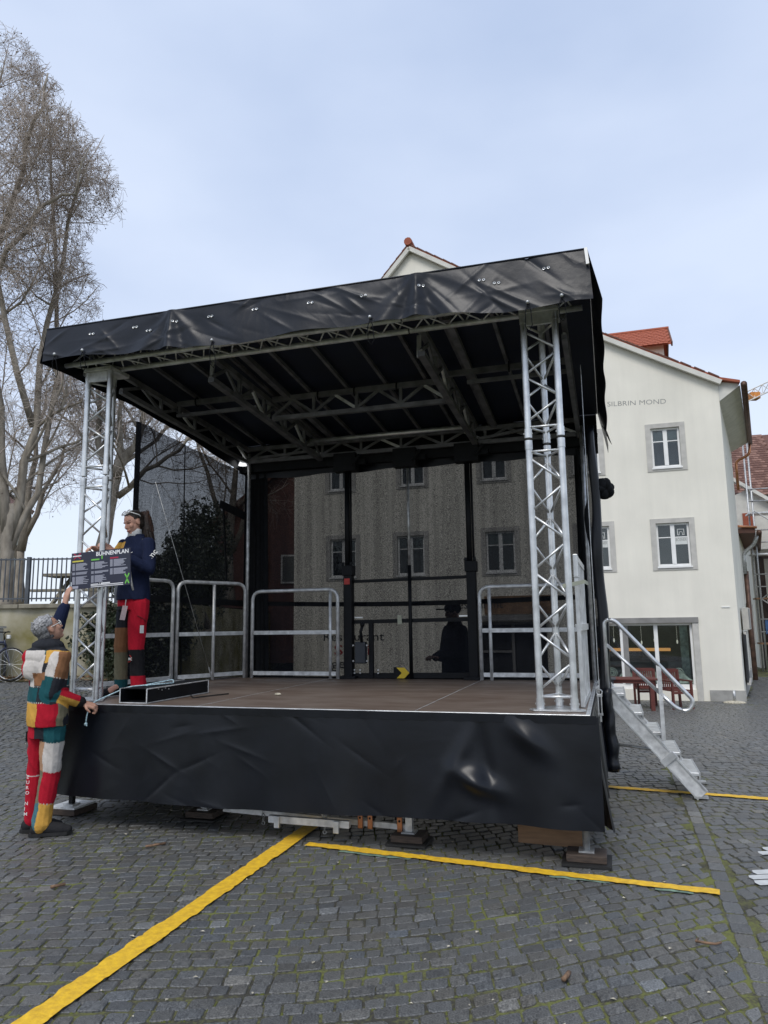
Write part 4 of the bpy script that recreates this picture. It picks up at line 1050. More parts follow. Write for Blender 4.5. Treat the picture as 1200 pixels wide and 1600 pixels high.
# roof frame
rf = thing('roof_frame', 'grey metal lattice frame carrying the stage roof', 'roof frame', (-2.2, 1.5, 3.6))
def zr(v): return 4.215 - 0.095 * v               # tarp line
R = M['roofbar']; RL = M['alu_dull']
fz = 4.015
ft_ = []
for (v, z, lab) in ((0.10, fz, 0), (0.335, fz - 0.005, 1), (0.22, fz + 0.19, 2)):
    for (a, c) in ((-4.62, -1.30), (-1.285, 0.10)):
        b = MB(); b.tube([(a, v, z), (c, v, z)], 0.024, 12); b.build('front_chord', RL, rf, smooth=True)
for k in range(16):
    a = -4.5 + k * 0.283
    b = MB(); b.tube([(a, 0.10, fz), (a + 0.1415, 0.335, fz), (a + 0.283, 0.10, fz)], 0.008, 6); b.build('brace', RL, rf, smooth=True)
    b = MB(); b.tube([(a, 0.10, fz), (a + 0.1415, 0.22, fz + 0.19), (a + 0.283, 0.10, fz)], 0.008, 6); b.build('brace', RL, rf, smooth=True)
    b = MB(); b.tube([(a, 0.335, fz), (a + 0.1415, 0.22, fz + 0.19), (a + 0.283, 0.335, fz)], 0.008, 6); b.build('brace', RL, rf, smooth=True)
def lattice(p, q, h, n, wd=0.05, name='beam', mat=R, webs=True, bottom=True, dark=None):
    """plane lattice girder from p to q, h deep"""
    p, q = Vector(p), Vector(q); dn = Vector((0, 0, -h))
    b = MB(); b.bar(p, q, wd, 0.05); top = b.build(name, mat, rf)
    if bottom:
        b = MB(); b.bar(p + dn, q + dn, wd, 0.045); b.build(name, mat, rf)
    if webs:
        for k in range(n):
            a, c, e = p.lerp(q, k / n), p.lerp(q, (k + 0.5) / n), p.lerp(q, (k + 1) / n)
            b = MB(); b.bar(a + dn * 0.9, c + dn * 0.1, 0.022, 0.03); b.build('web', mat, top)
            b = MB(); b.bar(c + dn * 0.1, e + dn * 0.9, 0.022, 0.03); b.build('web', RL if k % 2 else mat, top)
        for k in range(1, n):
            a = p.lerp(q, k / n); b = MB(); b.bar(a, a + dn, 0.03); b.build('web', mat, top)
for u_ in (-3.16, -1.20):                          # two main girders running back
    lattice((u_, 0.36, 4.03), (u_, 3.0, 3.86), 0.22, 5, 0.06)
    b = MB(); b.bar((u_ + 0.22, 0.36, zr(0.3) - 0.09), (u_ + 0.22, 3.0, zr(3) - 0.09), 0.06, 0.05); b.build('beam', R, rf)
lattice((-4.15, 0.40, 3.99), (-4.15, 3.0, 3.83), 0.17, 4, 0.045)
lattice((-0.05, 0.40, 3.99), (-0.05, 3.0, 3.83), 0.17, 4, 0.045)
# cross girders
b = MB(); b.bar((-4.13, 1.32, 3.955), (-3.19, 1.32, 3.955), 0.05); b.bar((-4.13, 1.32, 3.83), (-3.19, 1.32, 3.83), 0.035); b.bar((-4.1, 1.32, 3.83), (-4.1, 1.32, 3.95), 0.03); b.build('cross_beam', R, rf)
lattice((-3.12, 1.55, 3.97), (-1.24, 1.55, 3.97), 0.21, 4, 0.05, name='cross_beam')
b = MB(); b.bar((-1.17, 1.35, 3.96), (-0.08, 1.35, 3.96), 0.05); b.bar((-1.0, 1.35, 3.86), (-0.08, 1.35, 3.86), 0.035); b.build('cross_beam', R, rf)
b = MB(); b.tube([(-3.14, 2.62, 3.78), (-1.23, 2.62, 3.78)], 0.026, 10); b.build('cross_tube', M['alu'], rf, smooth=True)
lattice((-4.13, 2.95, 3.83), (-0.08, 2.95, 3.83), 0.16, 8, 0.045, name='cross_beam')
b = MB(); b.bar((-1.17, 2.9, 3.70), (-0.3, 2.9, 3.80), 0.03); b.bar((-4.1, 2.92, 3.70), (-3.2, 2.92, 3.74), 0.03); b.build('cross_beam', R, rf)
for k in range(11):                                # purlins under the tarp
    u_ = -4.36 + k * 0.415
    b = MB(); b.bar((u_, 0.0, zr(0) - 0.045), (u_, 3.1, zr(3.1) - 0.045), 0.03, 0.035); b.build('purlin', R, rf)
for u_ in (-3.9, -2.6, -2.2, -1.75, -0.6):         # cloth ties round the cross girder
    b = MB(); b.ring((u_, 1.55 if -3.1 < u_ < -1.3 else 1.33, 3.96), 0.045, 0.008, (1, 0.1, 0), 10, 5); b.build('tie', M['blackcloth'], rf)
b = MB(); b.bar((-4.3, 3.06, 3.62), (0.05, 3.06, 3.62), 0.09, 0.14); b.build('rear_beam', M['black'], rf)
for u_ in (-2.80, -1.31, -2.05):
    b = MB(); b.box((u_ - 0.14, 2.86, 3.44), (u_ + 0.14, 3.0, 3.66)); b.box((u_ - 0.24, 2.90, 3.52), (u_ + 0.25, 2.98, 3.58)); b.tube([(u_ + 0.1, 2.86, 3.5), (u_ + 0.2, 2.84, 3.62)], 0.02, 6); b.build('mast_head', M['black'], rf)
# bright stays at the girder fronts
for u_ in (-3.16, -1.20):
    for v in (0.42, 0.95, 1.6):
        b = MB(); b.bar((u_ - 0.035, v, 3.80), (u_ - 0.035, v + 0.02, 4.0), 0.035, 0.02); b.build('stay', M['alu'], rf)

# roof tarpaulin: black sheet with a creased valance all round
rt = thing('roof_tarpaulin', 'black tarpaulin roof cover with creased front valance and eyelets', 'tarpaulin', (-2.2, 1.5, 3.5))
LU, RU = -4.545, 0.163
b = MB(); b.grid(lambda s, t: (LU + (RU - LU) * s + (0.30 * t if s == 0 else 0) * 1.0, -0.15 + 3.25 * t, (4.262 if t == 0 else zr(-0.15 + 3.25 * t)) + 0.004 * math.sin(s * 60) - 0.03 * s * (t < 0.01)), 48, 14)
b.build('top_sheet', [M['liner']], rt, smooth=True)
PK = [(-3.24, 0), (-1.10, 0)]
VC = [(hsh(i + 300), hsh(i + 350), hsh(i + 390), hsh(i + 430), hsh(i + 470)) for i in range(60)]
def vcre(u_, t):
    d = 0.0
    for (a, c, an, ln, am) in VC:
        x = u_ - (LU + (RU - LU) * a); y = (t - c) * 0.33; th = (an - 0.5) * 1.6
        p = x * math.cos(th) + y * math.sin(th); q = -x * math.sin(th) + y * math.cos(th); l = 0.06 + 0.22 * ln
        if abs(p) < 2 * l: d += (am - 0.5) * 0.030 * math.exp(-(p / l) ** 2) * math.exp(-abs(q) / 0.016)
    return d
def val_front(s, t):
    u_ = LU + (RU - LU) * s
    zt = 4.268 - 0.034 * s; zb = 3.945 - 0.10 * s + 0.02 * math.sin(s * 11 + 0.6) + 0.012 * math.sin(s * 27)
    z = zt + (zb - zt) * t
    d = -0.15 - 0.035 * t
    for (pk, _) in PK:                             # folds radiating from the roof bows
        x = u_ - pk
        ang = math.atan2(x, 0.02 + 0.33 * t)
        d += -0.020 * t * math.exp(-(x / 0.55) ** 2) * math.cos(ang * 9.0) - 0.034 * math.exp(-(x / 0.07) ** 2) * (1 - 0.5 * t)
    d += vcre(u_, t) + 0.010 * t * math.sin(s * 44)
    # hitched edges at the bungee loops
    return (u_ + (0.02 * t if s > 0.98 else 0), d, z)
b = MB(); b.grid(val_front, 380, 34); vf = b.build('front_valance', M['valance'], rt, smooth=True)
def val_right(s, t):
    v = -0.15 + 3.25 * s; zt = 4.234 - 0.30 * s; zb = 3.83 - 0.30 * s - 0.05 * math.sin(s * 9) * s
    return (RU + 0.075 * t + 0.007 * math.sin(s * 26 + t * 2) * t + 0.015 * s * t, v - 0.03 * t * (s < .02), zt + (zb - zt) * t + (-0.05 * t if s > 0.97 else 0))
b = MB(); b.grid(val_right, 60, 10); b.build('side_valance', M['valance'], rt, smooth=True)
def val_left(s, t):
    v = -0.15 + 3.25 * s; zt = 4.262 - 0.31 * s; zb = 3.945 - 0.06 * s - 0.37 * s * s
    u_ = LU + 0.30 * s
    return (u_ - 0.03 * t * (1 - s) + 0.012 * math.sin(s * 22) * t, v - 0.03 * t * (s < .02), zt + (zb - zt) * t)
b = MB(); b.grid(val_left, 60, 10); b.build('side_valance', M['tarp'], rt, smooth=True)
b = MB(); b.grid(lambda s, t: (-4.25 + 4.40 * s, 3.10 + 0.01 * math.sin(s * 40), 3.95 - (0.48 - 0.012 * math.sin(s * 31)) * t), 60, 6); b.build('rear_valance', M['tarp'], rt, smooth=True)
b = MB(); b.tube([(LU, -0.15, 4.272), (RU, -0.15, 4.238)], 0.008, 6); b.build('edge_piping', M['valance'], rt, smooth=True)
# short pale strip at the right front corner bow
b = MB(); b.bar((RU - 0.012, -0.175, 4.232), (RU - 0.004, -0.19, 4.10), 0.022, 0.012, up=(0, 1, 0)); b.build('corner_bow', M['white_plastic'], rt)
eye = MB(); eye.ring((0, 0, 0), 0.0085, 0.0036, (0, 1, 0), 12, 5); eme = None; og = root_org(rt)
def eyelet(u_, t):
    global eme
    s = (u_ - LU) / (RU - LU); p = Vector(val_front(s, t)); q = Vector(val_front(s + 0.001, t)); r_ = Vector(val_front(s, t + 0.02))
    n = (q - p).cross(r_ - p).normalized()
    if n.y > 0: n = -n
    if eme is None: o = eye.build('eyelet', M['alu'], vf, org=(0, 0, 0)); eme = o.data
    else: o = bpy.data.objects.new('eyelet', eme); COL.objects.link(o); o.parent = vf
    o.location = p + n * 0.004 - og; o.rotation_mode = 'QUATERNION'; o.rotation_quaternion = Vector((0, -1, 0)).rotation_difference(n)
for (u_, t) in ((-4.04, .36), (-3.60, .30), (-3.46, .45), (-3.20, .32), (-2.87, .28), (-2.46, .26), (-1.97, .33), (-1.52, .34), (-1.06, .31), (-0.60, .33), (-0.49, .42), (-0.13, .26)):
    eyelet(u_ - 0.016, t); eyelet(u_ + 0.016, t)
def bungee(u_, z0, v, drop, w_=0.02):
    s = (u_ - LU) / (RU - LU); t0 = 0.90; p = Vector(val_front(s, t0)); p.y -= 0.012
    b = MB(); b.tube([p, p + Vector((-w_, -0.005, -drop * 0.35)), p + Vector((-w_ * 1.2, 0.02, -drop * 0.85)), p + Vector((0.0, 0.03, -drop)), p + Vector((w_ * 1.2, 0.02, -drop * 0.8)), p + Vector((w_, -0.005, -drop * 0.3)), p], 0.0036, 6)
    bg = b.build('bungee_loop', M['blackcloth'], rt, smooth=True)
    b = MB(); b.ell(p + Vector((0, -0.006, 0.006)), 0.014, 8, 6); b.build('toggle', M['galv'], bg, smooth=True)
for (u_, dr_) in ((-4.40, 0.20), (-4.10, 0.17), (-2.83, 0.22), (-1.46, 0.21), (-0.27, 0.20), (-0.03, 0.17)): bungee(u_, 0, 0, dr_)

# ------------------------------------------------------------ shade-cloth walls
rw = thing('rear_mesh_wall', 'black see-through shade cloth stretched across the back of the stage', 'mesh curtain', (-2.05, 3.13, 0.9))
b = MB(); b.grid(lambda s, t: (-4.10 + 4.18 * s, 3.16 + 0.012 * math.sin(s * 33 + t) + 0.008 * math.sin(s * 71), 0.70 + 2.85 * t), 90, 12); b.build('cloth', M['gauze'], rw, smooth=True)
b = MB(); b.grid(lambda s, t: (-4.05 + 4.1 * s, 3.150 - 0.003 * math.sin(s * 50), 1.905 - 0.04 * math.sin(s * PI) - 0.055 * t), 80, 1); b.build('strap', M['blackcloth'], rw)
b = MB(); b.grid(lambda s, t: (-4.27 + 0.32 * s + 0.05 * (1 - t) * s, 3.12 + 0.03 * math.sin(s * 19), 0.90 + 2.72 * t), 16, 12); b.build('gathered_edge', M['blackcloth'], rw, smooth=True)
b = MB(); b.grid(lambda s, t: (-0.12 - 0.02 * (1 - t) + (0.10 + 0.06 * (1 - t)) * s, 3.12 + 0.03 * math.sin(s * 9), 1.0 + 2.56 * t), 10, 12); b.build('gathered_edge', M['blackcloth'], rw, smooth=True)
b = MB(); b.box((-4.10, 3.13, 0.93), (0.05, 3.16, 0.985)); b.build('bottom_hem', M['blackcloth'], rw)
lw = thing('side_mesh_wall', 'black see-through shade cloth hung along the left side of the stage', 'mesh curtain', (-4.5, 2.3, 0.9))
def lwp(s): return (-4.80 + 0.60 * s, 1.56 + 1.58 * s)
b = MB(); b.grid(lambda s, t: (lwp(s)[0] + 0.012 * math.sin(s * 25), lwp(s)[1], 0.72 + 0.05 + (3.90 - 0.38 * s - 0.77) * t), 60, 12); b.build('cloth', M['gauze_side'], lw, smooth=True)
b = MB(); b.grid(lambda s, t: (lwp(0)[0] - 0.012 + 0.03 * s, lwp(0)[1] - 0.01 + 0.06 * s, 0.80 + 3.10 * t), 3, 8); b.build('front_hem', M['blackcloth'], lw)
def onl(s, z, o_=0.012): x, y = lwp(s); return (x + o_, y - o_ * 0.3, z)
b = MB(); b.bar(onl(0.70, 3.10), onl(0.97, 2.98), 0.012, 0.10); b.build('flap_band', M['blackcloth'], lw)
b = MB(); b.bar(onl(0.735, 3.06), onl(0.78, 2.08), 0.03, 0.012, up=(1, 0, 0)); b.build('flap_seam', M['blackcloth'], lw)
b = MB(); b.bar(onl(0.0, 1.92), onl(1.0, 1.88), 0.012, 0.07); b.build('strap', M['blackcloth'], lw)
b = MB(); b.bar(onl(0.38, 3.75), onl(0.40, 0.95), 0.012, 0.010, up=(1, 0, 0)); b.build('seam', M['blackcloth'], lw)

# corner post and rear masts
def post(name, label, cat, pts, r, mat, group=None):
    t = thing(name, label, cat, pts[0], group=group); b = MB(); b.tube(pts, r, 10); b.build('pole', mat, t, smooth=True); return t
cp = post('corner_pole', 'slim metal pole at the rear left corner of the stage', 'pole', [(-4.135, 2.97, DZ), (-4.135, 2.97, 3.78)], 0.022, M['galv'])
cp2 = post('corner_pole', 'slim metal pole at the rear right corner behind the truss tower', 'pole', [(-0.02, 2.80, DZ), (-0.02, 2.80, 3.72)], 0.020, M['galv'])
lamp = thing('work_lamp', 'small white lamp clipped to the top of the rear left pole', 'lamp', (-4.19, 2.9, 3.63))
b = MB(); b.tube([(-4.19, 2.90, 3.62), (-4.19, 2.90, 3.66), (-4.19, 2.90, 3.70)], [0.055, 0.040, 0.014], 12); b.build('shade', emis('lit_lamp_shade', (0.9, 0.92, 0.95), 0.9), lamp, smooth=True)
b = MB(); b.tube([(-4.19, 2.90, 3.70), (-4.185, 2.91, 3.76)], 0.008, 6); b.ell((-4.185, 2.9, 3.755), 0.016, 8, 6); b.build('clip', M['white_plastic'], lamp, smooth=True)
for (u_, lab) in ((-2.80, 'left black telescopic mast with red mark at the back of the stage'), (-1.315, 'right black telescopic mast at the back of the stage')):
    t = thing('telescopic_mast', lab, 'mast', (u_, 3.0, DZ), group='black rear masts')
    b = MB(); b.box((u_ - 0.052, 2.95, DZ), (u_ + 0.052, 3.05, 2.20)); b.build('outer_tube', M['black'], t, bevel=0.006)
    b = MB(); b.tube([(u_ - 0.012, 2.99, 2.2), (u_ - 0.012, 2.99, 3.46)], 0.032, 12); b.tube([(u_ + 0.035, 2.99, 2.2), (u_ + 0.035, 2.99, 3.46)], 0.013, 8); b.build('inner_tube', M['black'], t, smooth=True)
    b = MB(); b.box((u_ - 0.068, 2.935, 2.18), (u_ + 0.068, 3.06, 2.30)); b.tube([(u_ - 0.05, 2.94, 2.30), (u_ - 0.05, 2.94, 2.34)], 0.02, 8); b.tube([(u_ + 0.05, 2.94, 2.30), (u_ + 0.05, 2.94, 2.34)], 0.02, 8); b.build('collar', M['black'], t, bevel=0.006)
    if u_ < -2: b = MB(); b.box((u_ - 0.04, 2.944, 2.075), (u_ + 0.03, 2.949, 2.145)); b.build('red_mark', M['red'], t)
    b = MB(); b.box((u_ - 0.10, 2.90, DZ), (u_ + 0.10, 3.08, DZ + 0.03)); b.build('base_plate', M['black'], t)
fr_ = thing('rear_frame', 'black horizontal bars and centre pole between the two rear masts', 'frame', (-2.05, 3.02, DZ))
for (z, h_) in ((2.115, 0.035), (1.635, 0.045), (1.01, 0.06)):
    b = MB(); b.bar((-2.745, 3.03, z - 0.004), (-1.37, 3.03, z + 0.01), 0.04, h_); b.build('crossbar', M['black'], fr_)
b = MB(); b.tube([(-2.045, 3.0, DZ), (-2.045, 3.0, 2.28)], 0.022, 8); b.build('pole', M['black'], fr_, smooth=True)
b = MB(); b.tube([(-2.045, 3.0, 2.28), (-2.045, 3.0, 3.46)], 0.016, 8); b.build('pole', M['galv'], fr_, smooth=True)
b = MB(); b.bar((-2.53, 3.02, DZ), (-2.53, 3.02, 1.62), 0.05); b.build('upright', M['black'], fr_)
b = MB(); b.box((-2.20, 3.0, 1.60), (-2.15, 3.03, 1.70)); b.build('latch', M['strap'], fr_)
for u_ in (-2.73, -2.66, -2.44, -2.20):
    b = MB(); b.tube([(u_, 3.0, 1.04), (u_, 2.985, 1.04)], 0.010, 8); b.tube([(u_, 3.0, 1.075), (u_, 2.985, 1.075)], 0.010, 8); b.build('bolt', M['galv'], fr_)
for u_ in (-2.68, -1.42):
    b = MB(); b.box((u_ - 0.05, 3.0, 1.675), (u_ + 0.05, 3.01, 1.69)); b.build('plate', M['alu'], fr_)
wn = thing('winch_box', 'dark grey winch box bolted beside the left rear mast', 'winch', (-2.64, 2.97, DZ + 0.1))
b = MB(); b.box((-2.71, 2.93, 1.15), (-2.58, 3.02, 1.40)); b.build('case', pm('dark_blue_grey_case', (0.03, 0.036, 0.045), 0.5), wn, bevel=0.012)
b = MB(); b.tube([(-2.62, 2.93, 1.40), (-2.62, 2.90, 1.52), (-2.60, 2.90, 1.58)], 0.018, 8); b.ell((-2.60, 2.90, 1.60), 0.03, 8, 6); b.build('handle', M['black'], wn, smooth=True)
for (x, z) in ((-2.73, 1.18), (-2.73, 1.36), (-2.56, 1.18), (-2.56, 1.36)):
    b = MB(); b.tube([(x, 2.95, z), (x, 2.94, z)], 0.010, 8); b.build('bolt', M['galv'], wn)
cv = thing('chevron_plate', 'small yellow and black arrow plate at the foot of the rear frame', 'warning plate', (-2.15, 2.96, DZ))
b = MB(); b.prism([(-2.21, 0.985), (-2.12, 0.985), (-2.06, 1.045), (-2.12, 1.105), (-2.21, 1.105), (-2.15, 1.045)], 'y', 2.965, 2.975); b.build('arrow', M['yellow_tape'], cv)
b = MB(); b.prism([(-2.25, 0.98), (-2.20, 0.98), (-2.14, 1.045), (-2.20, 1.11), (-2.25, 1.11)], 'y', 2.976, 2.986); b.build('backing', M['black'], cv)

# ------------------------------------------------------------ guard rails
def rail(label, p, q, h, posts=(), mid=0.54, low=0.06, r=0.021, corner=0.12, sharp=()):
    """bent tube frame from plan point p to q with mid and low rails and extra posts (fractions)"""
    z = DZ
    t = thing('guard_rail', label, 'guard rail', (p[0], p[1], z), group='aluminium guard rails')
    P0, P1, P2, P3 = (p[0], p[1], z), (p[0], p[1], z + h), (q[0], q[1], z + h), (q[0], q[1], z)
    b = MB(); b.tube(rpath([P0, P1, P2, P3], corner), r, 10); b.build('frame', M['alu_dull'], t, smooth=True)
    d = Vector((q[0] - p[0], q[1] - p[1], 0)); a = Vector((p[0], p[1], z)); up = Vector((0, 0, 1))
    for zz in (mid, low):
        b = MB(); b.bar(a + up * zz + d.normalized() * r, a + d + up * zz - d.normalized() * r, 0.022, 0.045); b.build('rail', M['alu_dull'], t)
    for f in posts:
        b = MB(); b.tube([a + d * f, a + d * f + up * (h - r)], r * 0.9, 10); b.build('post', M['alu_dull'], t, smooth=True)
    return t
rail('guard rail on the rear left of the stage, between corner pole and left mast', (-4.02, 2.90), (-2.905, 2.90), 1.04, (0.915,))
rail('guard rail on the rear right of the stage, partly behind the truss tower', (-1.215, 2.90), (-0.12, 2.90), 1.02, (0.10,))
rail('guard rail on the left side next to the rear corner of the stage', (-4.56, 2.10), (-4.14, 2.93), 1.14, (0.52,))
rail('guard rail on the left side just behind the woman', (-4.80, 1.05), (-4.575, 2.03), 1.14, (0.3,))
# baluster rail along the right edge
t = thing('baluster_rail', 'narrow rail of flat upright bars along the right edge of the stage', 'guard rail', (-0.06, 0.45, DZ))
b = MB(); b.bar((-0.06, 0.47, 2.075), (-0.045, 1.52, 2.075), 0.03, 0.045); b.bar((-0.06, 0.45, DZ + 0.02), (-0.045, 1.52, DZ + 0.02), 0.03, 0.04); b.bar((-0.06, 0.45, DZ + 0.58), (-0.045, 1.52, DZ + 0.58), 0.05, 0.05); b.build('rail', M['alu'], t)
for k in range(7):
    v = 0.46 + k * 0.175; zt = 2.10
    b = MB(); b.bar((-0.06 + 0.002 * k, v, DZ + 0.005), (-0.06 + 0.002 * k, v, zt), 0.028, 0.045, up=(0, 1, 0)); b.build('baluster', M['alu'], t)
b = MB(); b.bar((-0.06, 0.45, 1.93), (-0.06, 0.45, 2.105), 0.034, 0.05, up=(0, 1, 0)); b.build('cap', M['alu'], t, bevel=0.004)
t = thing('tie_strap', 'pale strap tying the baluster rail to the right truss tower', 'strap', (-0.1, 0.3, 1.9))
b = MB(); b.bar((-0.145, 0.183, 1.855), (0.0, 0.42, 1.895), 0.004, 0.028); b.bar((0.0, 0.42, 1.895), (0.012, 0.95, 1.905), 0.004, 0.028); b.bar((-0.145, 0.183, 1.855), (-0.14, 0.25, 1.86), 0.004, 0.028); b.build('band', M['strap'], t)

# gathered side curtain hanging at the right rear corner with its tied bundle
gc = thing('gathered_curtain', 'black side curtain gathered into a tall roll at the right rear of the stage', 'curtain', (0.1, 1.7, 0.3))
def roll(z0, z1, c0, c1, r0, r1, n, seed, name='roll', mat=None):
    b = MB(); pts = []; rs = []
    for i in range(n + 1):
        f = i / n; pts.append((c0[0] + (c1[0] - c0[0]) * f + 0.010 * math.sin(f * 17 + seed), c0[1] + (c1[1] - c0[1]) * f + 0.01 * math.cos(f * 23 + seed), z0 + (z1 - z0) * f)); rs.append((r0 + (r1 - r0) * f) * (1 + 0.06 * math.sin(f * 29 + seed * 2) + 0.05 * math.sin(f * 11 + seed)))
    b.tube(pts, rs, 9); return b.build(name, mat or M['tarp'], gc, smooth=True)
roll(0.22, 3.55, (0.10, 2.15), (0.09, 2.2), 0.058, 0.042, 34, 1.0)
roll(0.25, 0.98, (0.125, 2.02), (0.10, 2.05), 0.06, 0.04, 14, 3.0)
roll(1.0, 3.50, (-0.02, 2.9), (-0.075, 2.98), 0.05, 0.022, 26, 5.0, mat=M['blackcloth'])
roll(1.85, 3.3, (0.05, 2.6), (-0.04, 2.9), 0.02, 0.03, 12, 2.0, mat=M['blackcloth'])
b = MB()
for i in range(9):
    a = i * 2.4; b.ell((0.185 + 0.035 * math.cos(a), 2.30 + 0.05 * math.sin(a * 1.7), 2.92 + 0.05 * math.sin(a)), (0.05 + 0.01 * (i % 3), 0.05, 0.055 + 0.012 * (i % 2)), 10, 7)
b.tube([(0.11, 2.2, 2.90), (0.2, 2.3, 2.92)], 0.04, 8); b.build('tied_bundle', M['blackcloth'], gc, smooth=True)
b = MB(); b.grid(lambda s, t: (0.20 + 0.05 * s + 0.05 * t * t, 2.6 + 0.35 * s, 3.66 - 0.15 * t * (0.5 + 0.5 * s)), 8, 8); b.build('loose_corner', M['tarp'], gc, smooth=True)
tb = thing('turnbuckle', 'steel turnbuckle and chain hanging beside the right edge of the deck', 'turnbuckle', (0.055, 0.75, 1.0))
b = MB(); b.ring((0.055, 0.75, 1.06), 0.02, 0.006, (0, 1, 0), 10, 5); b.bar((0.043, 0.75, 0.90), (0.043, 0.75, 1.03), 0.008); b.bar((0.067, 0.75, 0.90), (0.067, 0.75, 1.03), 0.008); b.bar((0.035, 0.75, 1.035), (0.075, 0.75, 1.035), 0.016); b.bar((0.035, 0.75, 0.895), (0.075, 0.75, 0.895), 0.016); b.tube([(0.055, 0.75, 0.89), (0.055, 0.75, 0.84)], 0.008, 6); b.build('body', M['galv'], tb)
b = MB(); b.tube([(0.055, 0.75, 1.08), (0.05, 0.9, 3.75)], 0.003, 5); b.build('wire', M['galv'], tb)
for i, (p, q, lab) in enumerate((((-4.08, 0.75, 1.02), (-4.52, 1.5, 3.1), 'thin steel wire slanting up behind the woman to the left mesh'), ((-4.30, 2.45, 1.0), (-4.58, 1.62, 3.2), 'thin steel wire crossing the left mesh wall behind the rails'))):
    t = thing('guy_wire', lab, 'wire', p); b = MB(); b.tube([p, q], 0.0035, 5); b.build('wire', M['galv'], t, smooth=True)
    b = MB(); b.tube([p, Vector(p).lerp(Vector(q), 0.06)], 0.009, 6); b.build('tensioner', M['galv'], t)

# ------------------------------------------------------------ steps on the right
st = thing('stage_steps', 'aluminium stage steps with curved handrail on the right of the stage', 'steps', (0.5, 2.45, 0))
def stair(v): return [(0.06, v, 0.975), (0.875, v, 0.035)]
for v, nm in ((2.18, 'stringer'), (2.86, 'stringer')):
    p, q = stair(v); b = MB(); b.bar((p[0] - 0.03, v, p[2] + 0.03), (q[0], v, q[2]), 0.035, 0.125, up=(0, 0, 1)); sg = b.build(nm, M['alu_dull'], st, bevel=0.004)
    dd = (Vector(q) - Vector(p)).normalized(); up = Vector((0, 1, 0)).cross(dd)
    if up.z < 0: up = -up
    for o_ in (0.055, -0.055):
        b = MB(); b.bar(Vector((p[0], v - 0.022, p[2])) + up * o_, Vector((q[0], v - 0.022, q[2])) + up * o_, 0.012, 0.014); b.build('flange', M['alu'], sg)
b = MB(); p, q = stair(2.18); c = Vector(p).lerp(Vector(q), 0.67); dd = (Vector(q) - Vector(p)).normalized(); b.bar(c - dd * 0.035 + Vector((0, -0.026, 0)), c + dd * 0.035 + Vector((0, -0.026, 0)), 0.02, 0.15); b.build('joint_plate', M['alu'], st, bevel=0.003)
for k in range(5):
    f = 0.13 + k * 0.185; x = 0.06 + 0.815 * f; z = 0.975 - 0.94 * f + 0.075
    b = MB(); b.box((x - 0.10, 2.165, z - 0.03), (x + 0.09, 2.875, z)); td = b.build('tread', M['alu'], st, bevel=0.004)
    b = MB(); b.box((x + 0.085, 2.166, z - 0.065), (x + 0.10, 2.874, z + 0.002)); b.build('nosing', M['galv'], td)
b = MB(); b.tube(rpath([(0.11, 2.12, 0.90), (0.11, 2.12, 1.615), (0.20, 2.12, 1.615), (0.60, 2.12, 1.165), (0.86, 2.12, 0.865), (0.80, 2.12, 0.77), (0.70, 2.12, 0.80), (0.58, 2.12, 0.925)], 0.055, 7), 0.019, 10); b.build('handrail', M['alu'], st, smooth=True)
b = MB(); b.tube([(0.115, 2.12, 1.385), (0.58, 2.12, 0.925)], 0.016, 10); b.build('mid_rail', M['alu'], st, smooth=True)
b = MB(); b.bar((0.575, 2.12, 0.515), (0.575, 2.12, 1.18), 0.035); b.build('post', M['alu_dull'], st)
b = MB(); b.tube([(0.05, 2.5, 0.42), (0.50, 2.30, 0.40)], 0.014, 8); b.build('strut', M['alu_dull'], st, smooth=True)
b = MB(); b.box((0.80, 2.15, 0.012), (0.92, 2.22, 0.03)); b.box((0.86, 2.82, 0.012), (0.98, 2.9, 0.03)); b.build('foot', M['galv'], st)

# ------------------------------------------------------------ things lying on the deck
tr = thing('cable_tray', 'black open steel channel tray with bright rim lying at the front left of the deck', 'tray', (-3.66, 0.5, DZ))
b = MB(); a0, a1, v0, v1, z0, z1 = -3.79, -3.53, 0.09, 1.06, DZ + 0.004, DZ + 0.118
b.box((a0, v0, z0), (a1, v1, z0 + 0.006)); b.box((a0, v0, z0 + 0.0065), (a0 + 0.006, v1, z1)); b.box((a1 - 0.006, v0, z0 + 0.0065), (a1, v1, z1)); b.box((a0 + 0.0065, v1 - 0.006, z0 + 0.0065), (a1 - 0.0065, v1, z1)); b.box((a0 + 0.0065, v0 + 0.05, z1 - 0.006), (a1 - 0.0065, v1 - 0.0065, z1)); b.build('channel', M['black'], tr)
b = MB(); e = 0.005
for (p, q) in (((a0, v0, z0), (a0, v0, z1)), ((a1, v0, z0), (a1, v0, z1)), ((a0, v0, z0), (a1, v0, z0)), ((a0, v0, z1), (a0, v1, z1)), ((a1, v0, z1), (a1, v1, z1)), ((a1, v1, z0), (a1, v1, z1)), ((a1, v0, z0), (a1, v1, z0))): b.tube([p, q], e, 5)
b.build('rim', M['alu_dull'], tr)
for i in range(4):
    b = MB(); b.tube([(a1 + 0.001, v0 + 0.16 + i * 0.05, z1 - 0.012 - (i % 2) * 0.012), (a1 + 0.006, v0 + 0.16 + i * 0.05, z1 - 0.012 - (i % 2) * 0.012)], 0.006, 6); b.build('rivet', M['alu'], tr)
cb = thing('cable', 'short black cable curling on the deck behind the tray', 'cable', (-3.4, 0.6, DZ))
b = MB(); b.tube(rpath([(-3.52, 0.75, DZ + 0.006), (-3.38, 0.55, DZ + 0.006), (-3.33, 0.75, DZ + 0.006), (-3.25, 0.95, DZ + 0.006)], 0.07), 0.006, 6); b.build('cord', M['rubber'], cb, smooth=True)
cu = thing('crumpled_paper', 'tiny crumpled brown scrap on the deck near the middle', 'scrap', (-2.75, 0.95, DZ))
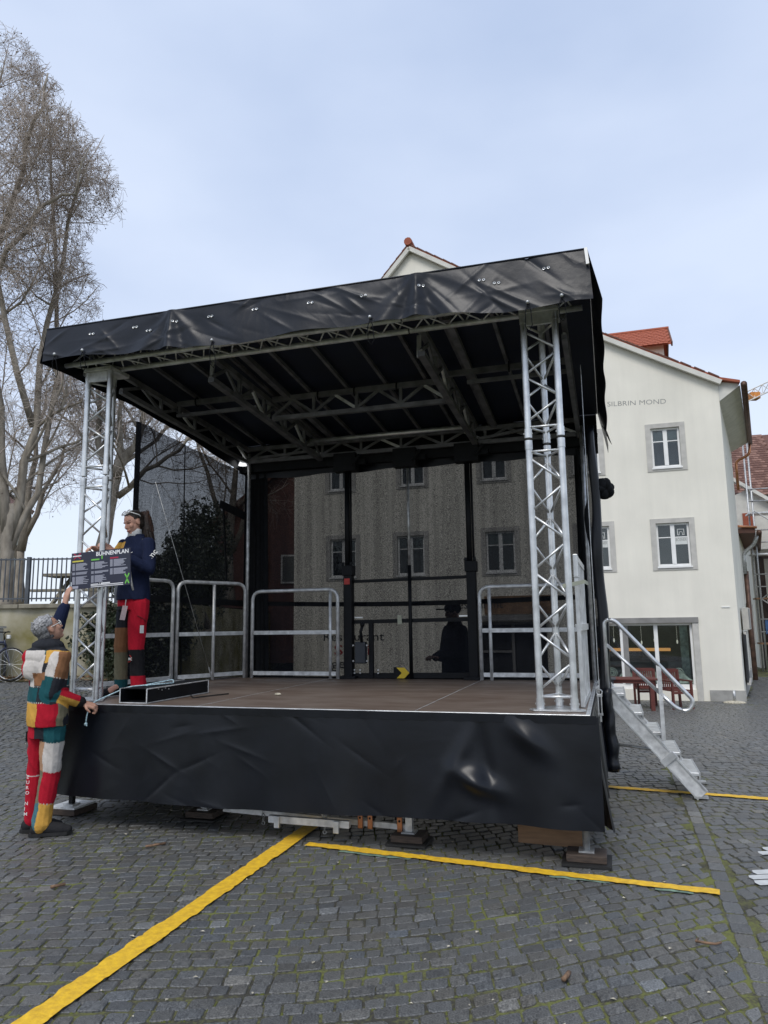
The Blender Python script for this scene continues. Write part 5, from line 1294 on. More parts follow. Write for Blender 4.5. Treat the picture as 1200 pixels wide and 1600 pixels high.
b = MB(); b.ell((-2.75, 0.95, DZ + 0.01), (0.035, 0.02, 0.012), 9, 6); b.build('scrap', M['crumb'], cu)
M['rope'] = pm('pale_blue_rope', (0.42, 0.58, 0.64), 0.85, var=0.25, scale=60)
rp_ = thing('blue_rope', 'pale blue rope over the tray, hanging down from the deck edge', 'rope', (-4.0, 0.0, DZ))
b = MB(); b.tube(rpath([(-3.56, 0.52, DZ + 0.135), (-3.68, 0.36, DZ + 0.13), (-3.80, 0.22, DZ + 0.125), (-3.92, 0.06, DZ + 0.05), (-3.96, -0.05, DZ + 0.01), (-3.965, -0.09, DZ - 0.06), (-3.97, -0.092, DZ - 0.15)], 0.05, 5), 0.0055, 6); b.build('rope', M['rope'], rp_, smooth=True)
b = MB(); b.tube(rpath([(-3.56, 0.52, DZ + 0.135), (-3.60, 0.58, DZ + 0.16), (-3.64, 0.5, DZ + 0.15), (-3.72, 0.33, DZ + 0.13), (-3.66, 0.28, DZ + 0.13)], 0.03, 5), 0.0055, 6); b.build('loop', M['rope'], rp_, smooth=True)
b = MB(); b.ell((-3.97, -0.092, DZ - 0.15), 0.014, 8, 6); b.tube([(-3.97, -0.092, DZ - 0.15), (-3.955, -0.095, DZ - 0.165)], 0.006, 5); b.build('knot', M['rope'], rp_, smooth=True)
# ------------------------------------------------------------ left side: retaining wall, terrace, fence, trees, bicycle
M['oldwall'] = pm('mossy_old_render', (0.42, 0.39, 0.31), 0.95, 0.0, col2=(0.17, 0.15, 0.045), scale=1.6, detail=9, bump=0.4, bscale=12)
M['coping'] = pm('grey_coping_stone', (0.24, 0.22, 0.17), 0.95, var=0.2, scale=4, bump=0.4, bscale=20)
M['grass'] = pm('winter_grass', (0.085, 0.085, 0.030), 0.95, col2=(0.11, 0.075, 0.035), scale=6, bump=0.5, bscale=60)
M['dryleaf'] = pm('dry_brown_leaves', (0.22, 0.13, 0.065), 0.9, var=0.35, scale=9)
M['fence'] = pm('dark_fence_paint', (0.075, 0.085, 0.10), 0.6, var=0.2)
WY = 16.6
rwall = thing('retaining_wall', 'old mossy rendered retaining wall on the left with stone coping', 'wall', (-9, WY, 0.4), stage=False)
b = MB()
b.grid(lambda s, t: (-24 + 19.6 * s, WY + 0.03 * math.sin(s * 90) * math.sin(t * 5) - 0.06 * (1 - t), -0.3 + 2.38 * t), 90, 8)
b.build('face', M['oldwall'], rwall, smooth=True)
b = MB(); b.grid(lambda s, t: (-4.40 + 0.02 * math.sin(s * 40), WY + 24 * s, -0.5 + 2.6 * t), 40, 4); b.build('return_face', M['oldwall'], rwall, smooth=True)
for k in range(16):
    x = -23.5 + k * 1.17; b = MB(); b.box((x, WY - 0.10, 2.06), (x + 1.155, WY + 0.35, 2.155 + random.uniform(-0.008, 0.008))); b.build('coping_stone', M['coping'], rwall, bevel=0.015)
b = MB(); b.grid(lambda s, t: (-40 + 35.55 * s, WY + 0.3 + 25 * t, 2.07 + 0.25 * t + 0.1 * math.sin(s * 19) * math.sin(t * 9)), 40, 20); put(b.build('terrace', M['grass'], smooth=True), kind='structure')
b = MB(); b.grid(lambda s, t: (-24 + 17.0 * s, 15.7 + 0.92 * t, gh(-8, 15.7 + 0.9 * t) + 0.015 + 0.03 * t + 0.012 * math.sin(s * 200)), 80, 4); put(b.build('verge', M['grass'], smooth=True), kind='structure')
b = MB()
for i in range(700):
    x = random.uniform(-13, -4.5); y = random.uniform(15.6, 16.5); z = gh(x, y) + 0.04 + random.random() * 0.05; a = random.random() * 6.28; s_ = random.uniform(0.03, 0.07)
    dx, dy = math.cos(a) * s_, math.sin(a) * s_
    b.add([(x - dx, y - dy, z), (x + dy, y - dx, z + random.uniform(-.02, .03)), (x + dx, y + dy, z + random.uniform(0, .03)), (x - dy, y + dx, z)], [(0, 1, 2, 3)])
put(b.build('fallen_leaves', M['dryleaf']), 'dry brown leaves lying along the foot of the retaining wall', 'leaves', kind='stuff')
fn = thing('railing', 'dark upright bar railing on top of the retaining wall', 'railing', (-8, WY + 0.1, 2.15), stage=False)
pme = bme = None
for k in range(6):
    x = -16.4 + k * 2.05; b = MB(); b.box((x - 0.04, WY + 0.06, 2.15), (x + 0.04, WY + 0.14, 3.24)); b.build('post', M['fence'], fn)
bb = MB(); bb.box((-0.011, -0.011, 0), (0.011, 0.011, 1.0))
for k in range(102):
    x = -16.3 + k * 0.108
    if bme is None: o = bb.build('bar', M['fence'], fn, org=(0, 0, 0)); bme = o.data
    else: o = bpy.data.objects.new('bar', bme); COL.objects.link(o); o.parent = fn
    o.location = Vector((x, WY + 0.1, 2.22)) - ORG[fn.name]
for z in (2.27, 3.17):
    b = MB(); b.box((-16.4, WY + 0.085, z), (-5.3, WY + 0.115, z + 0.035)); b.build('rail', M['fence'], fn)
# wooden picnic shelter rail seen through the bars
sh = thing('picnic_table', 'weathered wooden picnic table on the terrace behind the railing', 'table', (-7.9, 18.5, 2.2), stage=False)
b = MB(); b.box((-8.6, 18.2, 2.90), (-7.0, 19.0, 2.97)); b.build('table_top', M['coping'], sh)
for x in (-8.4, -7.2):
    b = MB(); b.bar((x, 18.25, 2.1), (x + 0.25, 18.9, 2.9), 0.08); b.build('leg', M['coping'], sh)
    b = MB(); b.bar((x + 0.25, 18.25, 2.1), (x, 18.9, 2.9), 0.08); b.build('leg', M['coping'], sh)
b = MB(); b.box((-8.7, 17.8, 2.50), (-6.9, 18.05, 2.56)); b.build('bench', M['coping'], sh)

# bare plane trees -------------------------------------------------
M['bark'] = pm('plane_bark', (0.36, 0.32, 0.265), 0.9, 0.0, col2=(0.14, 0.12, 0.095), scale=4.5, detail=7, bump=0.6, bscale=18, stretch=(1.5, 1.5, 0.5))
M['twig'] = pm('plane_twigs', (0.50, 0.43, 0.37), 0.9, 0.0, col2=(0.34, 0.285, 0.24), scale=3)
M['seed'] = pm('plane_seed_balls', (0.16, 0.12, 0.09), 0.95, var=0.2)
class Skel:
    def __init__(s): s.p0 = []; s.p1 = []; s.r0 = []; s.r1 = []; s.tips = []
    def seg(s, a, b, ra, rb): s.p0.append(a); s.p1.append(b); s.r0.append(ra); s.r1.append(rb)
def tubes_np(p0, p1, r0, r1, n):
    p0 = np.asarray(p0); p1 = np.asarray(p1); r0 = np.asarray(r0)[:, None, None]; r1 = np.asarray(r1)[:, None, None]
    d = p1 - p0; d /= np.linalg.norm(d, axis=1, keepdims=True) + 1e-9
    ref = np.where(np.abs(d[:, 2:3]) < 0.9, np.array([[0, 0, 1.0]]), np.array([[1.0, 0, 0]]))
    a = np.cross(d, ref); a /= np.linalg.norm(a, axis=1, keepdims=True) + 1e-9; c = np.cross(d, a)
    th = np.arange(n) * 2 * PI / n
    off = a[:, None, :] * np.cos(th)[None, :, None] + c[:, None, :] * np.sin(th)[None, :, None]
    A = p0[:, None, :] + off * r0; B = p1[:, None, :] + off * r1
    V = np.concatenate([A, B], 1).reshape(-1, 3); m = len(p0)
    base = (np.arange(m) * 2 * n)[:, None]; i = np.arange(n)[None, :]; j = (np.arange(n) + 1)[None, :] % n
    F = np.stack([base + i, base + j, base + n + j, base + n + i], -1).reshape(-1, 4)
    return V, F
def np_mesh(name, V, F, mat, parent, smooth=True, org=(0, 0, 0)):
    me = bpy.data.meshes.new(name); V = np.asarray(V, np.float32) - np.asarray(org, np.float32); F = np.asarray(F, np.int32)
    me.vertices.add(len(V)); me.vertices.foreach_set('co', V.ravel())
    me.loops.add(F.size); me.loops.foreach_set('vertex_index', F.ravel())
    k = F.shape[1]
    me.polygons.add(len(F)); me.polygons.foreach_set('loop_start', np.arange(0, F.size, k, dtype=np.int32))
    try: me.polygons.foreach_set('loop_total', np.full(len(F), k, np.int32))
    except Exception: pass
    me.update(calc_edges=True); me.validate()
    if smooth: me.polygons.foreach_set('use_smooth', np.ones(len(F), bool))
    me.materials.append(mat)
    o = bpy.data.objects.new(name, me); COL.objects.link(o); o.parent = parent
    return o
def grow(sk, rnd, pos, dr, length, r, lvl, maxl, inside, droop=0.0):
    nseg = (7, 6, 5, 4, 3, 3)[lvl]; sl = length / nseg; p = np.array(pos, float); d = np.array(dr, float); d /= np.linalg.norm(d)
    wob = (0.10, 0.20, 0.28, 0.34, 0.38, 0.4)[lvl]
    for i in range(nseg):
        up = (0.06, 0.09, 0.05, 0.0, -0.10, -0.22)[lvl]
        d = d + rnd.normal(0, wob, 3) + np.array([0, 0, up]); d /= np.linalg.norm(d)
        q = p + d * sl
        if lvl > 0 and not inside(q):
            if lvl < maxl: sk.tips.append(p)
            if i > 0: sk.seg(p, p + d * sl * 0.6, r * (1 - 0.62 * i / nseg), 0.003)
            break
        ra = r * (1 - 0.62 * i / nseg); rb = r * (1 - 0.62 * (i + 1) / nseg)
        sk.seg(p, q, ra, rb)
        if lvl < maxl:
            nch = ((0, 1), (1, 2), (1, 2), (0, 3), (1, 3))[lvl]
            k = rnd.integers(nch[0], nch[1] + 1) if i > 0 or lvl > 1 else 0
            for _ in range(k):
                t = rnd.random(); c = p + (q - p) * t
                v = rnd.normal(0, 1, 3); v -= d * (v @ d); v /= np.linalg.norm(v) + 1e-9
                cd = d * rnd.uniform(0.45, 0.9) + v * rnd.uniform(0.6, 1.0)
                grow(sk, rnd, c, cd, length * rnd.uniform(0.42, 0.62), ra * rnd.uniform(0.38, 0.55), lvl + 1, maxl, inside)
        p = q
    else:
        if lvl >= maxl - 1: sk.tips.append(p)
def tree(name, label, base, stems, envelope, seed, maxl=4, dens=(1, 3), tr=0.35, seeds=2500, extra=(), group=None, twig_r=0.0046, trunk_pts=None):
    rnd = np.random.default_rng(seed)
    t = thing(name, label, 'tree', base, stage=False, group=group)
    lobes = envelope if isinstance(envelope, list) else [envelope]
    lobes = [(tuple(c), tuple(r)) for c, r in lobes]
    def inside(q):
        k = 1 + 0.16 * math.sin(q[0] * 2.1 + q[2] * 1.7) + 0.12 * math.sin(q[2] * 3.1 + q[1] * 2.3)
        for c, r in lobes:
            if ((q[0] - c[0]) / r[0]) ** 2 + ((q[1] - c[1]) / r[1]) ** 2 + ((q[2] - c[2]) / r[2]) ** 2 < k: return True
        return False
    tp = [Vector(q) for q in (trunk_pts or [base, stems[0][0][0]])]
    b = MB(); n = len(tp)
    ptsT = []; rT = []
    for i in range(n - 1):
        for f in (0, 0.25, 0.5, 0.75): ptsT.append(tp[i].lerp(tp[i + 1], f) + Vector((random.uniform(-.03, .03), random.uniform(-.03, .03), 0)) * (1 if i + f > 0 else 0))
    ptsT.append(tp[-1]); m = len(ptsT)
    rT = [tr * (1.35 if i == 0 else 1.08 if i == 1 else 1 - 0.42 * i / m) for i in range(m)]
    b.tube(ptsT, rT, 16)
    sk = Skel()
    for (pts, r0, r1) in stems:
        P = [np.array(q, float) for q in pts]; L_ = len(P) - 1
        fine = []
        for i in range(L_):
            for f in (0, 0.34, 0.67): fine.append(P[i] + (P[i + 1] - P[i]) * f + rnd.normal(0, 0.05, 3) * (0 if i + f == 0 else 1))
        fine.append(P[-1]); K = len(fine) - 1
        rr = [(r0 + (r1 - r0) * i / K) * (1 + 0.20 * math.exp(-i / 1.6)) for i in range(K)] + [r1 * 0.55]
        b.tube([tuple(q) for q in fine], rr, 10)
        tot = sum(np.linalg.norm(fine[i + 1] - fine[i]) for i in range(K))
        for i in range(1, K):
            d = fine[i + 1] - fine[i]; d /= np.linalg.norm(d)
            for _ in range(rnd.integers(dens[0], dens[1] + 1)):
                v = rnd.normal(0, 1, 3); v -= d * (v @ d); v /= np.linalg.norm(v) + 1e-9
                grow(sk, rnd, fine[i], d * rnd.uniform(0.4, 0.8) + v * rnd.uniform(0.6, 1.0), rnd.uniform(2.2, 4.2) * (0.7 + 0.5 * (1 - i / K)), rr[i] * rnd.uniform(0.32, 0.5), 1, maxl, inside)
        grow(sk, rnd, fine[-1], fine[-1] - fine[-2], 2.2, r1 * 0.6, 1, maxl, inside)
    b.build('trunk', M['bark'], t, smooth=True)
    r0 = np.maximum(np.array(sk.r0), twig_r); r1 = np.maximum(np.array(sk.r1), twig_r)
    p0, p1 = np.array(sk.p0), np.array(sk.p1)
    big = r0 > 0.028
    V, F = tubes_np(p0[big], p1[big], r0[big], r1[big], 6); V2, F2 = tubes_np(p0[~big], p1[~big], r0[~big], r1[~big], 3)
    cr = np_mesh('crown', np.concatenate([V, V2]), np.concatenate([F, F2 + len(V)]), M['twig'], t, org=base)
    cr.data.materials.append(M['bark']); mi = np.zeros(len(F) + len(F2), np.int32); mi[:len(F)] = 1; cr.data.polygons.foreach_set('material_index', mi)
    if seeds and sk.tips:
        tips = np.array(sk.tips); idx = rnd.choice(len(tips), min(seeds, len(tips)), replace=False); tp_ = tips[idx] - np.array([0, 0, 0.08]) + rnd.normal(0, 0.03, (len(idx), 3))
        r = rnd.uniform(0.014, 0.026, len(idx))[:, None, None]
        oc = np.array([[1, 0, 0], [-1, 0, 0], [0, 1, 0], [0, -1, 0], [0, 0, 1.4], [0, 0, -1.4]], float)
        V = (tp_[:, None, :] + oc[None] * r).reshape(-1, 3)
        fo = np.array([[0, 2, 4], [2, 1, 4], [1, 3, 4], [3, 0, 4], [2, 0, 5], [1, 2, 5], [3, 1, 5], [0, 3, 5]])
        F = ((np.arange(len(idx)) * 6)[:, None, None] + fo[None]).reshape(-1, 3)
        o = np_mesh('seed_balls', V, F, M['seed'], t, org=base); o['kind'] = 'stuff'
    return len(sk.p0), len(sk.tips)
n1 = tree('plane_tree', 'tall bare plane tree with several stems rising at the left edge', (-9.95, 19.0, 2.1),
     [([(-9.88, 19, 3.9), (-9.45, 19.0, 7.0), (-9.25, 19.1, 10.0), (-8.7, 18.8, 12.8), (-8.1, 18.5, 14.5)], 0.115, 0.025),
      ([(-9.88, 19, 3.6), (-9.3, 19.2, 5.2), (-9.0, 19.3, 8.5), (-9.25, 19.5, 11.5), (-9.6, 19.4, 14.6), (-9.9, 19.5, 17.0)], 0.095, 0.025),
      ([(-9.93, 19, 3.9), (-10.3, 18.8, 7.5), (-10.7, 18.6, 11), (-10.9, 18.5, 15.0), (-10.6, 18.4, 17.6)], 0.12, 0.025),
      ([(-9.95, 19, 3.5), (-11.0, 19.5, 6.5), (-12.4, 19.8, 10), (-13, 19.6, 14)], 0.10, 0.03),
      ([(-9.45, 19.0, 7.0), (-10.3, 18.2, 11.0), (-9.0, 17.6, 12.6), (-7.9, 17.4, 12.9), (-7.6, 17.3, 14.0)], 0.08, 0.022),
      ([(-10.7, 18.6, 11), (-9.9, 18.0, 13.2), (-9.2, 17.6, 15.0), (-8.9, 17.5, 16.4)], 0.08, 0.03)],
     [((-10.9, 19, 16.7), (1.75, 2.6, 1.75)), ((-9.5, 18.6, 14.0), (2.0, 2.8, 1.9)), ((-9.8, 18.8, 11.2), (1.75, 3, 2.0)), ((-10.3, 19, 7.8), (2.2, 3, 2.9)), ((-13.2, 19, 12.5), (3.2, 3.2, 5.2))], 5, maxl=4, dens=(1, 2), tr=0.21, seeds=3000, group='bare plane trees', trunk_pts=[(-9.95, 19, 2.0), (-9.92, 19, 3.2), (-9.9, 19, 4.2), (-9.9, 19, 4.9)])
n2 = tree('plane_tree', 'bare plane tree with cut stubs, seen just right of the left truss tower', (-8.75, 22.0, 2.2),
     [([(-8.3, 22, 6.2), (-7.8, 22.0, 7.2), (-7.3, 21.8, 8.6), (-6.9, 21.7, 10.2)], 0.15, 0.05),
      ([(-8.35, 22, 5.8), (-8.9, 22.2, 7.5), (-9.2, 22.4, 10.0)], 0.14, 0.05),
      ([(-8.3, 22, 6.4), (-8.15, 21.8, 8.2), (-7.9, 21.5, 10.8)], 0.10, 0.04),
      ([(-8.2, 22, 5.6), (-7.3, 21.7, 6.2), (-6.2, 21.5, 6.9), (-5.2, 21.4, 8.0)], 0.09, 0.03)],
     ((-8.0, 22, 6.6), (4.2, 3.2, 3.6)), 8, maxl=4, dens=(0, 2), tr=0.22, seeds=500, group='bare plane trees', trunk_pts=[(-8.75, 22, 2.0), (-8.6, 22, 4.0), (-8.3, 22, 6.0), (-8.22, 22, 6.75)])
n3 = tree('plane_tree', 'slender bare tree farther back between the two plane trees', (-13.6, 27.0, 2.4),
     [([(-13.6, 27, 4.5), (-13.3, 27, 8), (-13.0, 27, 11)], 0.14, 0.04), ([(-13.5, 27, 5.0), (-12.6, 27, 7.4), (-11.8, 27, 9)], 0.10, 0.03), ([(-13.6, 27, 4), (-14.8, 27, 7), (-15.4, 27, 10)], 0.10, 0.03)],
     ((-12.8, 27, 7.0), (4.4, 3.2, 4.2)), 21, maxl=4, dens=(1, 1), tr=0.2, seeds=300, group='bare plane trees')
n4 = tree('plane_tree', 'bare tree on the terrace behind the left shade cloth', (-5.4, 25.0, 2.4),
     [([(-5.4, 25, 4.0), (-5.2, 25, 7), (-5.0, 25, 10)], 0.14, 0.04), ([(-5.4, 25, 4.0), (-4.4, 25, 6.4), (-3.6, 25, 9)], 0.10, 0.03), ([(-5.4, 25, 4.4), (-6.3, 25, 7), (-6.8, 25, 9.5)], 0.10, 0.03)],
     ((-5.2, 25, 6.6), (3.4, 3.0, 3.4)), 33, maxl=4, dens=(0, 1), tr=0.22, seeds=0, group='bare plane trees')
print('TREES', n1, n2, n3, n4)

# evergreen bushes and ivy: leaf by leaf ------------------------------
M['evergreen'] = pm('dark_evergreen_leaf', (0.030, 0.042, 0.016), 0.5, 0.0, col2=(0.018, 0.026, 0.011), scale=7, spec=0.5)
M['ivy'] = pm('ivy_leaf', (0.035, 0.048, 0.020), 0.45, 0.0, col2=(0.016, 0.020, 0.010), scale=6)
def bush(name, label, blobs, n, size, mat, base, cat='bush', seed=1, stem=True):
    rnd = np.random.default_rng(seed); t = thing(name, label, cat, base, stage=False)
    C = []
    w_ = np.array([q[1][0] * q[1][1] * q[1][2] for q in blobs]); w_ /= w_.sum()
    for (c, r), k in zip(blobs, (w_ * n).astype(int)):
        d = rnd.normal(0, 1, (k, 3)); d /= np.linalg.norm(d, axis=1, keepdims=True)
        C.append(np.array(c) + d * np.array(r) * (rnd.random((k, 1)) ** 0.35) * (1 + 0.18 * np.sin(d[:, 0:1] * 7 + d[:, 2:3] * 5)))
    C = np.concatenate(C); m = len(C)
    a = rnd.normal(0, 1, (m, 3)); a /= np.linalg.norm(a, axis=1, keepdims=True); b_ = np.cross(a, rnd.normal(0, 1, (m, 3))); b_ /= np.linalg.norm(b_, axis=1, keepdims=True)
    s_ = rnd.uniform(0.6, 1.3, (m, 1)) * size
    V = np.stack([C - a * s_, C + b_ * s_ * 0.5, C + a * s_, C - b_ * s_ * 0.5], 1).reshape(-1, 3); F = np.arange(m * 4).reshape(-1, 4)
    np_mesh('crown', V, F, mat, t, smooth=False, org=base)
    if stem:
        b = MB()
        for k in range(4): b.tube([(base[0], base[1], base[2] - 0.1), tuple(Vector(base).lerp(Vector(blobs[k % len(blobs)][0]), 0.9))], [0.06, 0.02], 6)
        b.build('trunk', M['bark'], t, smooth=True)
bush('evergreen_bush', 'dark ivy mass hanging on the wall behind the left truss tower', [((-6.0, 16.35, 1.6), (0.75, 0.3, 0.65)), ((-5.0, 16.3, 1.5), (0.8, 0.35, 0.8))], 5200, 0.055, M['ivy'], (-5.6, 16.3, 0.5), seed=3)
bush('evergreen_tree', 'dark conical evergreen behind the left shade cloth', [((-5.0, 19.5, 3.4), (0.85, 0.9, 1.5)), ((-5.0, 19.5, 4.3), (0.35, 0.4, 0.8)), ((-5.1, 19.4, 2.6), (0.9, 1.0, 0.9))], 16000, 0.05, M['evergreen'], (-5.0, 19.5, 2.1), cat='tree', seed=4)
bush('evergreen_hedge', 'broad dark hedge behind the lower half of the left shade cloth', [((-5.5, 17.6, 2.6), (1.3, 0.7, 0.9)), ((-4.9, 17.9, 2.9), (0.9, 0.7, 0.9)), ((-5.6, 16.2, 1.1), (1.3, 0.4, 0.8))], 16000, 0.05, M['evergreen'], (-4.2, 17.8, 1.6), cat='hedge', seed=6)

# houses at the back left, seen through the cloth and the trees
M['brickred'] = pm('brown_red_plaster', (0.16, 0.075, 0.06), 0.9, var=0.15)
hl = thing('brown_gable_house', 'dark reddish gable house beyond the rear shade cloth, left of the cream house', 'house', (-5, 28, 0.5), stage=False)
b = MB(); b.prism([(-6.6, 0.2), (-2.0, 0.2), (-2.0, 8.6), (-3.4, 8.0), (-6.6, 5.5)], 'y', 28.0, 36.0); b.build('wall', M['brickred'], hl)
b = MB(); b.bar((-7.0, 31.9, 5.30), (-3.3, 31.9, 8.20), 8.4, 0.16); b.build('roof', M['tile_brown'], hl)
for x in (-5.2, -4.0):
    b = MB(); b.box((x, 27.93, 3.2), (x + 0.7, 27.99, 4.3)); wv = b.build('window', M['whiteframe'], hl); b = MB(); b.box((x + 0.06, 27.92, 3.26), (x + 0.64, 27.928, 4.24)); b.build('pane', M['room'], wv)
gp = thing('pale_green_house', 'pale green house far behind the trunk of the left plane tree', 'house', (-22, 33, 2.2), stage=False)
M['palegreen'] = pm('pale_green_plaster', (0.55, 0.60, 0.52), 0.9, var=0.06)
b = MB(); b.prism([(-26.4, 2), (-18.0, 2), (-18.0, 7.6), (-22.2, 10.5), (-26.4, 7.6)], 'y', 33.0, 36.0); b.build('wall', M['palegreen'], gp)
b = MB(); b.bar((-17.7, 34.5, 7.40), (-22.3, 34.5, 10.6), 3.4, 0.18); b.bar((-26.9, 34.5, 7.25), (-22.1, 34.5, 10.6), 3.4, 0.18); b.build('roof', M['tile_brown'], gp)
for x in (-25.4, -22.9, -20.4):
    b = MB(); b.box((x, 32.93, 4.2), (x + 1.0, 32.99, 5.7)); wv = b.build('window', M['whiteframe'], gp); b = MB(); b.box((x + 0.08, 32.92, 4.28), (x + 0.92, 32.928, 5.62)); b.build('pane', M['room'], wv)

# bicycle on its stand, switch cabinet
cab = thing('switch_cabinet', 'light grey switch cabinet against the retaining wall at the left edge', 'cabinet', (-8.9, 16.2, 0.5), stage=False)
b = MB(); b.box((-9.6, 16.0, 0.35), (-8.50, 16.35, 1.62)); b.build('case', M['galv_light'] if 'galv_light' in M else pm('light_grey_cabinet', (0.50, 0.51, 0.50), 0.6, var=0.06), cab, bevel=0.015)
b = MB(); b.box((-9.62, 15.96, 1.62), (-8.46, 16.38, 1.67)); b.build('lid', M['surround'], cab)
b = MB(); b.box((-8.80, 15.98, 1.12), (-8.74, 15.998, 1.24)); b.build('lock', M['black'], cab)
M['bikeblue'] = pm('dark_blue_bike_paint', (0.02, 0.028, 0.07), 0.35, var=0.15)
def bicycle(org, label):
    t = thing('bicycle', label, 'bicycle', org, stage=False); ox, oy, oz = org; R_ = 0.34
    fw_, rw_ = Vector((ox + 0.52, oy, oz + R_)), Vector((ox - 0.52, oy, oz + R_))
    bbk, seat, head = Vector((ox - 0.08, oy, oz + 0.30)), Vector((ox - 0.25, oy, oz + 0.88)), Vector((ox + 0.36, oy, oz + 0.86))
    for c in (fw_, rw_):
        b = MB(); b.ring(c, R_, 0.018, (0, 1, 0), 28, 6); wh = b.build('wheel', M['rubber'], t, smooth=True)
        b = MB(); b.ring(c, R_ - 0.025, 0.009, (0, 1, 0), 28, 5); b.build('rim', M['alu'], wh, smooth=True)
        b = MB()
        for k in range(14): a = 2 * PI * k / 14; b.tube([c, c + Vector((math.cos(a), 0, math.sin(a))) * (R_ - 0.03)], 0.002, 3)
        b.tube([c - Vector((0, .04, 0)), c + Vector((0, .04, 0))], 0.02, 8); b.build('spokes', M['galv'], wh)
        b = MB(); b.ring(c, R_ + 0.035, 0.012, (0, 1, 0), 14, 4, a0=0.2 * PI, a1=1.05 * PI); b.build('mudguard', M['galv'], t, smooth=True)
    b = MB(); hl_ = head - Vector((-0.03, 0, 0.16))
    for p, q in ((bbk, seat), (bbk, hl_), (seat.lerp(bbk, 0.12), head - Vector((0, 0, 0.05))), (bbk, rw_), (seat.lerp(bbk, 0.15), rw_), (head, hl_)): b.tube([p, q], 0.017, 8)
    b.build('frame', M['bikeblue'], t, smooth=True)
    b = MB(); b.tube([hl_, fw_ - Vector((0.02, 0, 0)), fw_], 0.013, 8); b.build('fork', M['bikeblue'], t, smooth=True)
    b = MB(); b.tube([head, head + Vector((-0.02, 0, 0.12)), head + Vector((0.03, 0, 0.16))], 0.012, 8); b.tube([head + Vector((-0.08, -0.28, 0.17)), head + Vector((0.03, -0.15, 0.16)), head + Vector((0.03, 0.15, 0.16)), head + Vector((-0.08, 0.28, 0.17))], 0.012, 8); b.build('handlebar', M['black'], t, smooth=True)
    b = MB(); b.tube([seat, seat + Vector((-0.03, 0, 0.12))], 0.012, 8); b.ell(seat + Vector((-0.03, 0, 0.14)), (0.14, 0.08, 0.035), 10, 6); b.build('saddle', M['black'], t, smooth=True)
    b = MB(); b.ring(bbk, 0.09, 0.006, (0, 1, 0), 16, 4); b.tube([bbk + Vector((0, -0.06, 0)), bbk + Vector((0.10, -0.08, -0.13))], 0.008, 6); b.tube([bbk + Vector((0, 0.06, 0)), bbk + Vector((-0.10, 0.08, 0.13))], 0.008, 6); b.build('crank', M['galv'], t)
    b = MB(); b.box((head.x + 0.05, oy - 0.03, head.z + 0.02), (head.x + 0.12, oy + 0.03, head.z + 0.10)); b.build('headlight', M['white_plastic'], t, bevel=0.008)
bicycle((-8.52, 15.75, gh(-8.5, 15.75) + 0.03), 'dark blue bicycle with mudguards parked by the wall behind the standing man')
bicycle((-9.75, 15.95, gh(-9.7, 15.95) + 0.03), 'second bicycle parked farther left along the wall, cut by the frame')
for (x, lab) in ((-8.30, 'grey steel bicycle stand hoop beside the front wheel of the blue bicycle'), (-9.1, 'grey steel bicycle stand hoop between the two bicycles')):
    t = thing('bicycle_stand', lab, 'bicycle stand', (x, 15.6, 0.4), stage=False, group='bicycle stands'); z = gh(x, 15.6)
    b = MB(); b.tube(rpath([(x, 15.45, z), (x, 15.45, z + 0.80), (x, 16.1, z + 0.80), (x, 16.1, z)], 0.08), 0.028, 8); b.build('hoop', M['fence'], t, smooth=True)
    b = MB(); b.box((x - 0.09, 15.37, z + 0.012), (x + 0.09, 15.53, z + 0.03)); b.build('foot', M['fence'], t)
# ------------------------------------------------------------ people
def voxel_mesh(b, vox, smooth_it=3, noise=0.0, nscale=18.0, seed=0.0):
    """one continuous skin over overlapping closed shapes"""
    me = bpy.data.meshes.new('tmp'); me.from_pydata([tuple(q) for q in b.v], [], b.f); me.update()
    o = bpy.data.objects.new('tmp', me); COL.objects.link(o)
    r = o.modifiers.new('r', 'REMESH'); r.mode = 'VOXEL'; r.voxel_size = vox
    s_ = o.modifiers.new('s', 'SMOOTH'); s_.factor = 0.5; s_.iterations = smooth_it
    dg = bpy.context.evaluated_depsgraph_get(); dg.update()
    m2 = bpy.data.meshes.new_from_object(o.evaluated_get(dg)); bpy.data.objects.remove(o); bpy.data.meshes.remove(me)
    n = len(m2.vertices); co = np.empty(n * 3, np.float32); m2.vertices.foreach_get('co', co); co = co.reshape(-1, 3)
    if noise:
        no = np.empty(n * 3, np.float32); m2.vertices.foreach_get('normal', no); no = no.reshape(-1, 3)
        from mathutils import noise as mn
        k = nscale * 0.75
        f = np.empty(n, np.float32)
        for i in range(n):
            x, y, z = co[i]
            q = Vector((x * k + seed * 3.1 + z * 4.0, y * k, z * k * 0.62 + x * 5.0))
            r1 = mn.noise(q); r2 = mn.noise(q * 2.3)
            f[i] = (1 - 2.6 * abs(r1)) * 0.75 + (1 - 2.4 * abs(r2)) * 0.25 - 0.35
        co = co + no * (f * noise)[:, None]; m2.vertices.foreach_set('co', co.ravel().astype(np.float32))
    return m2, co
def skin(name, m2, co, parent, colfn, mat):
    cols = np.ones((len(co), 4), np.float32); cols[:, :3] = colfn(co)
    at = m2.attributes.new('tint', 'FLOAT_COLOR', 'POINT'); at.data.foreach_set('color', cols.ravel())
    og = root_org(parent); m2.vertices.foreach_set('co', (co - np.array(og, np.float32)).ravel().astype(np.float32))
    m2.polygons.foreach_set('use_smooth', np.ones(len(m2.polygons), bool)); m2.materials.clear(); m2.materials.append(mat); m2.update()
    m2.name = name
    o = bpy.data.objects.new(name, m2); COL.objects.link(o); o.parent = parent
    return o
M['cloth'] = pm('woven_work_cloth', (1, 1, 1), 0.9, var=0.06, scale=60, bump=0.12, bscale=260, spec=0.2, attr='tint')
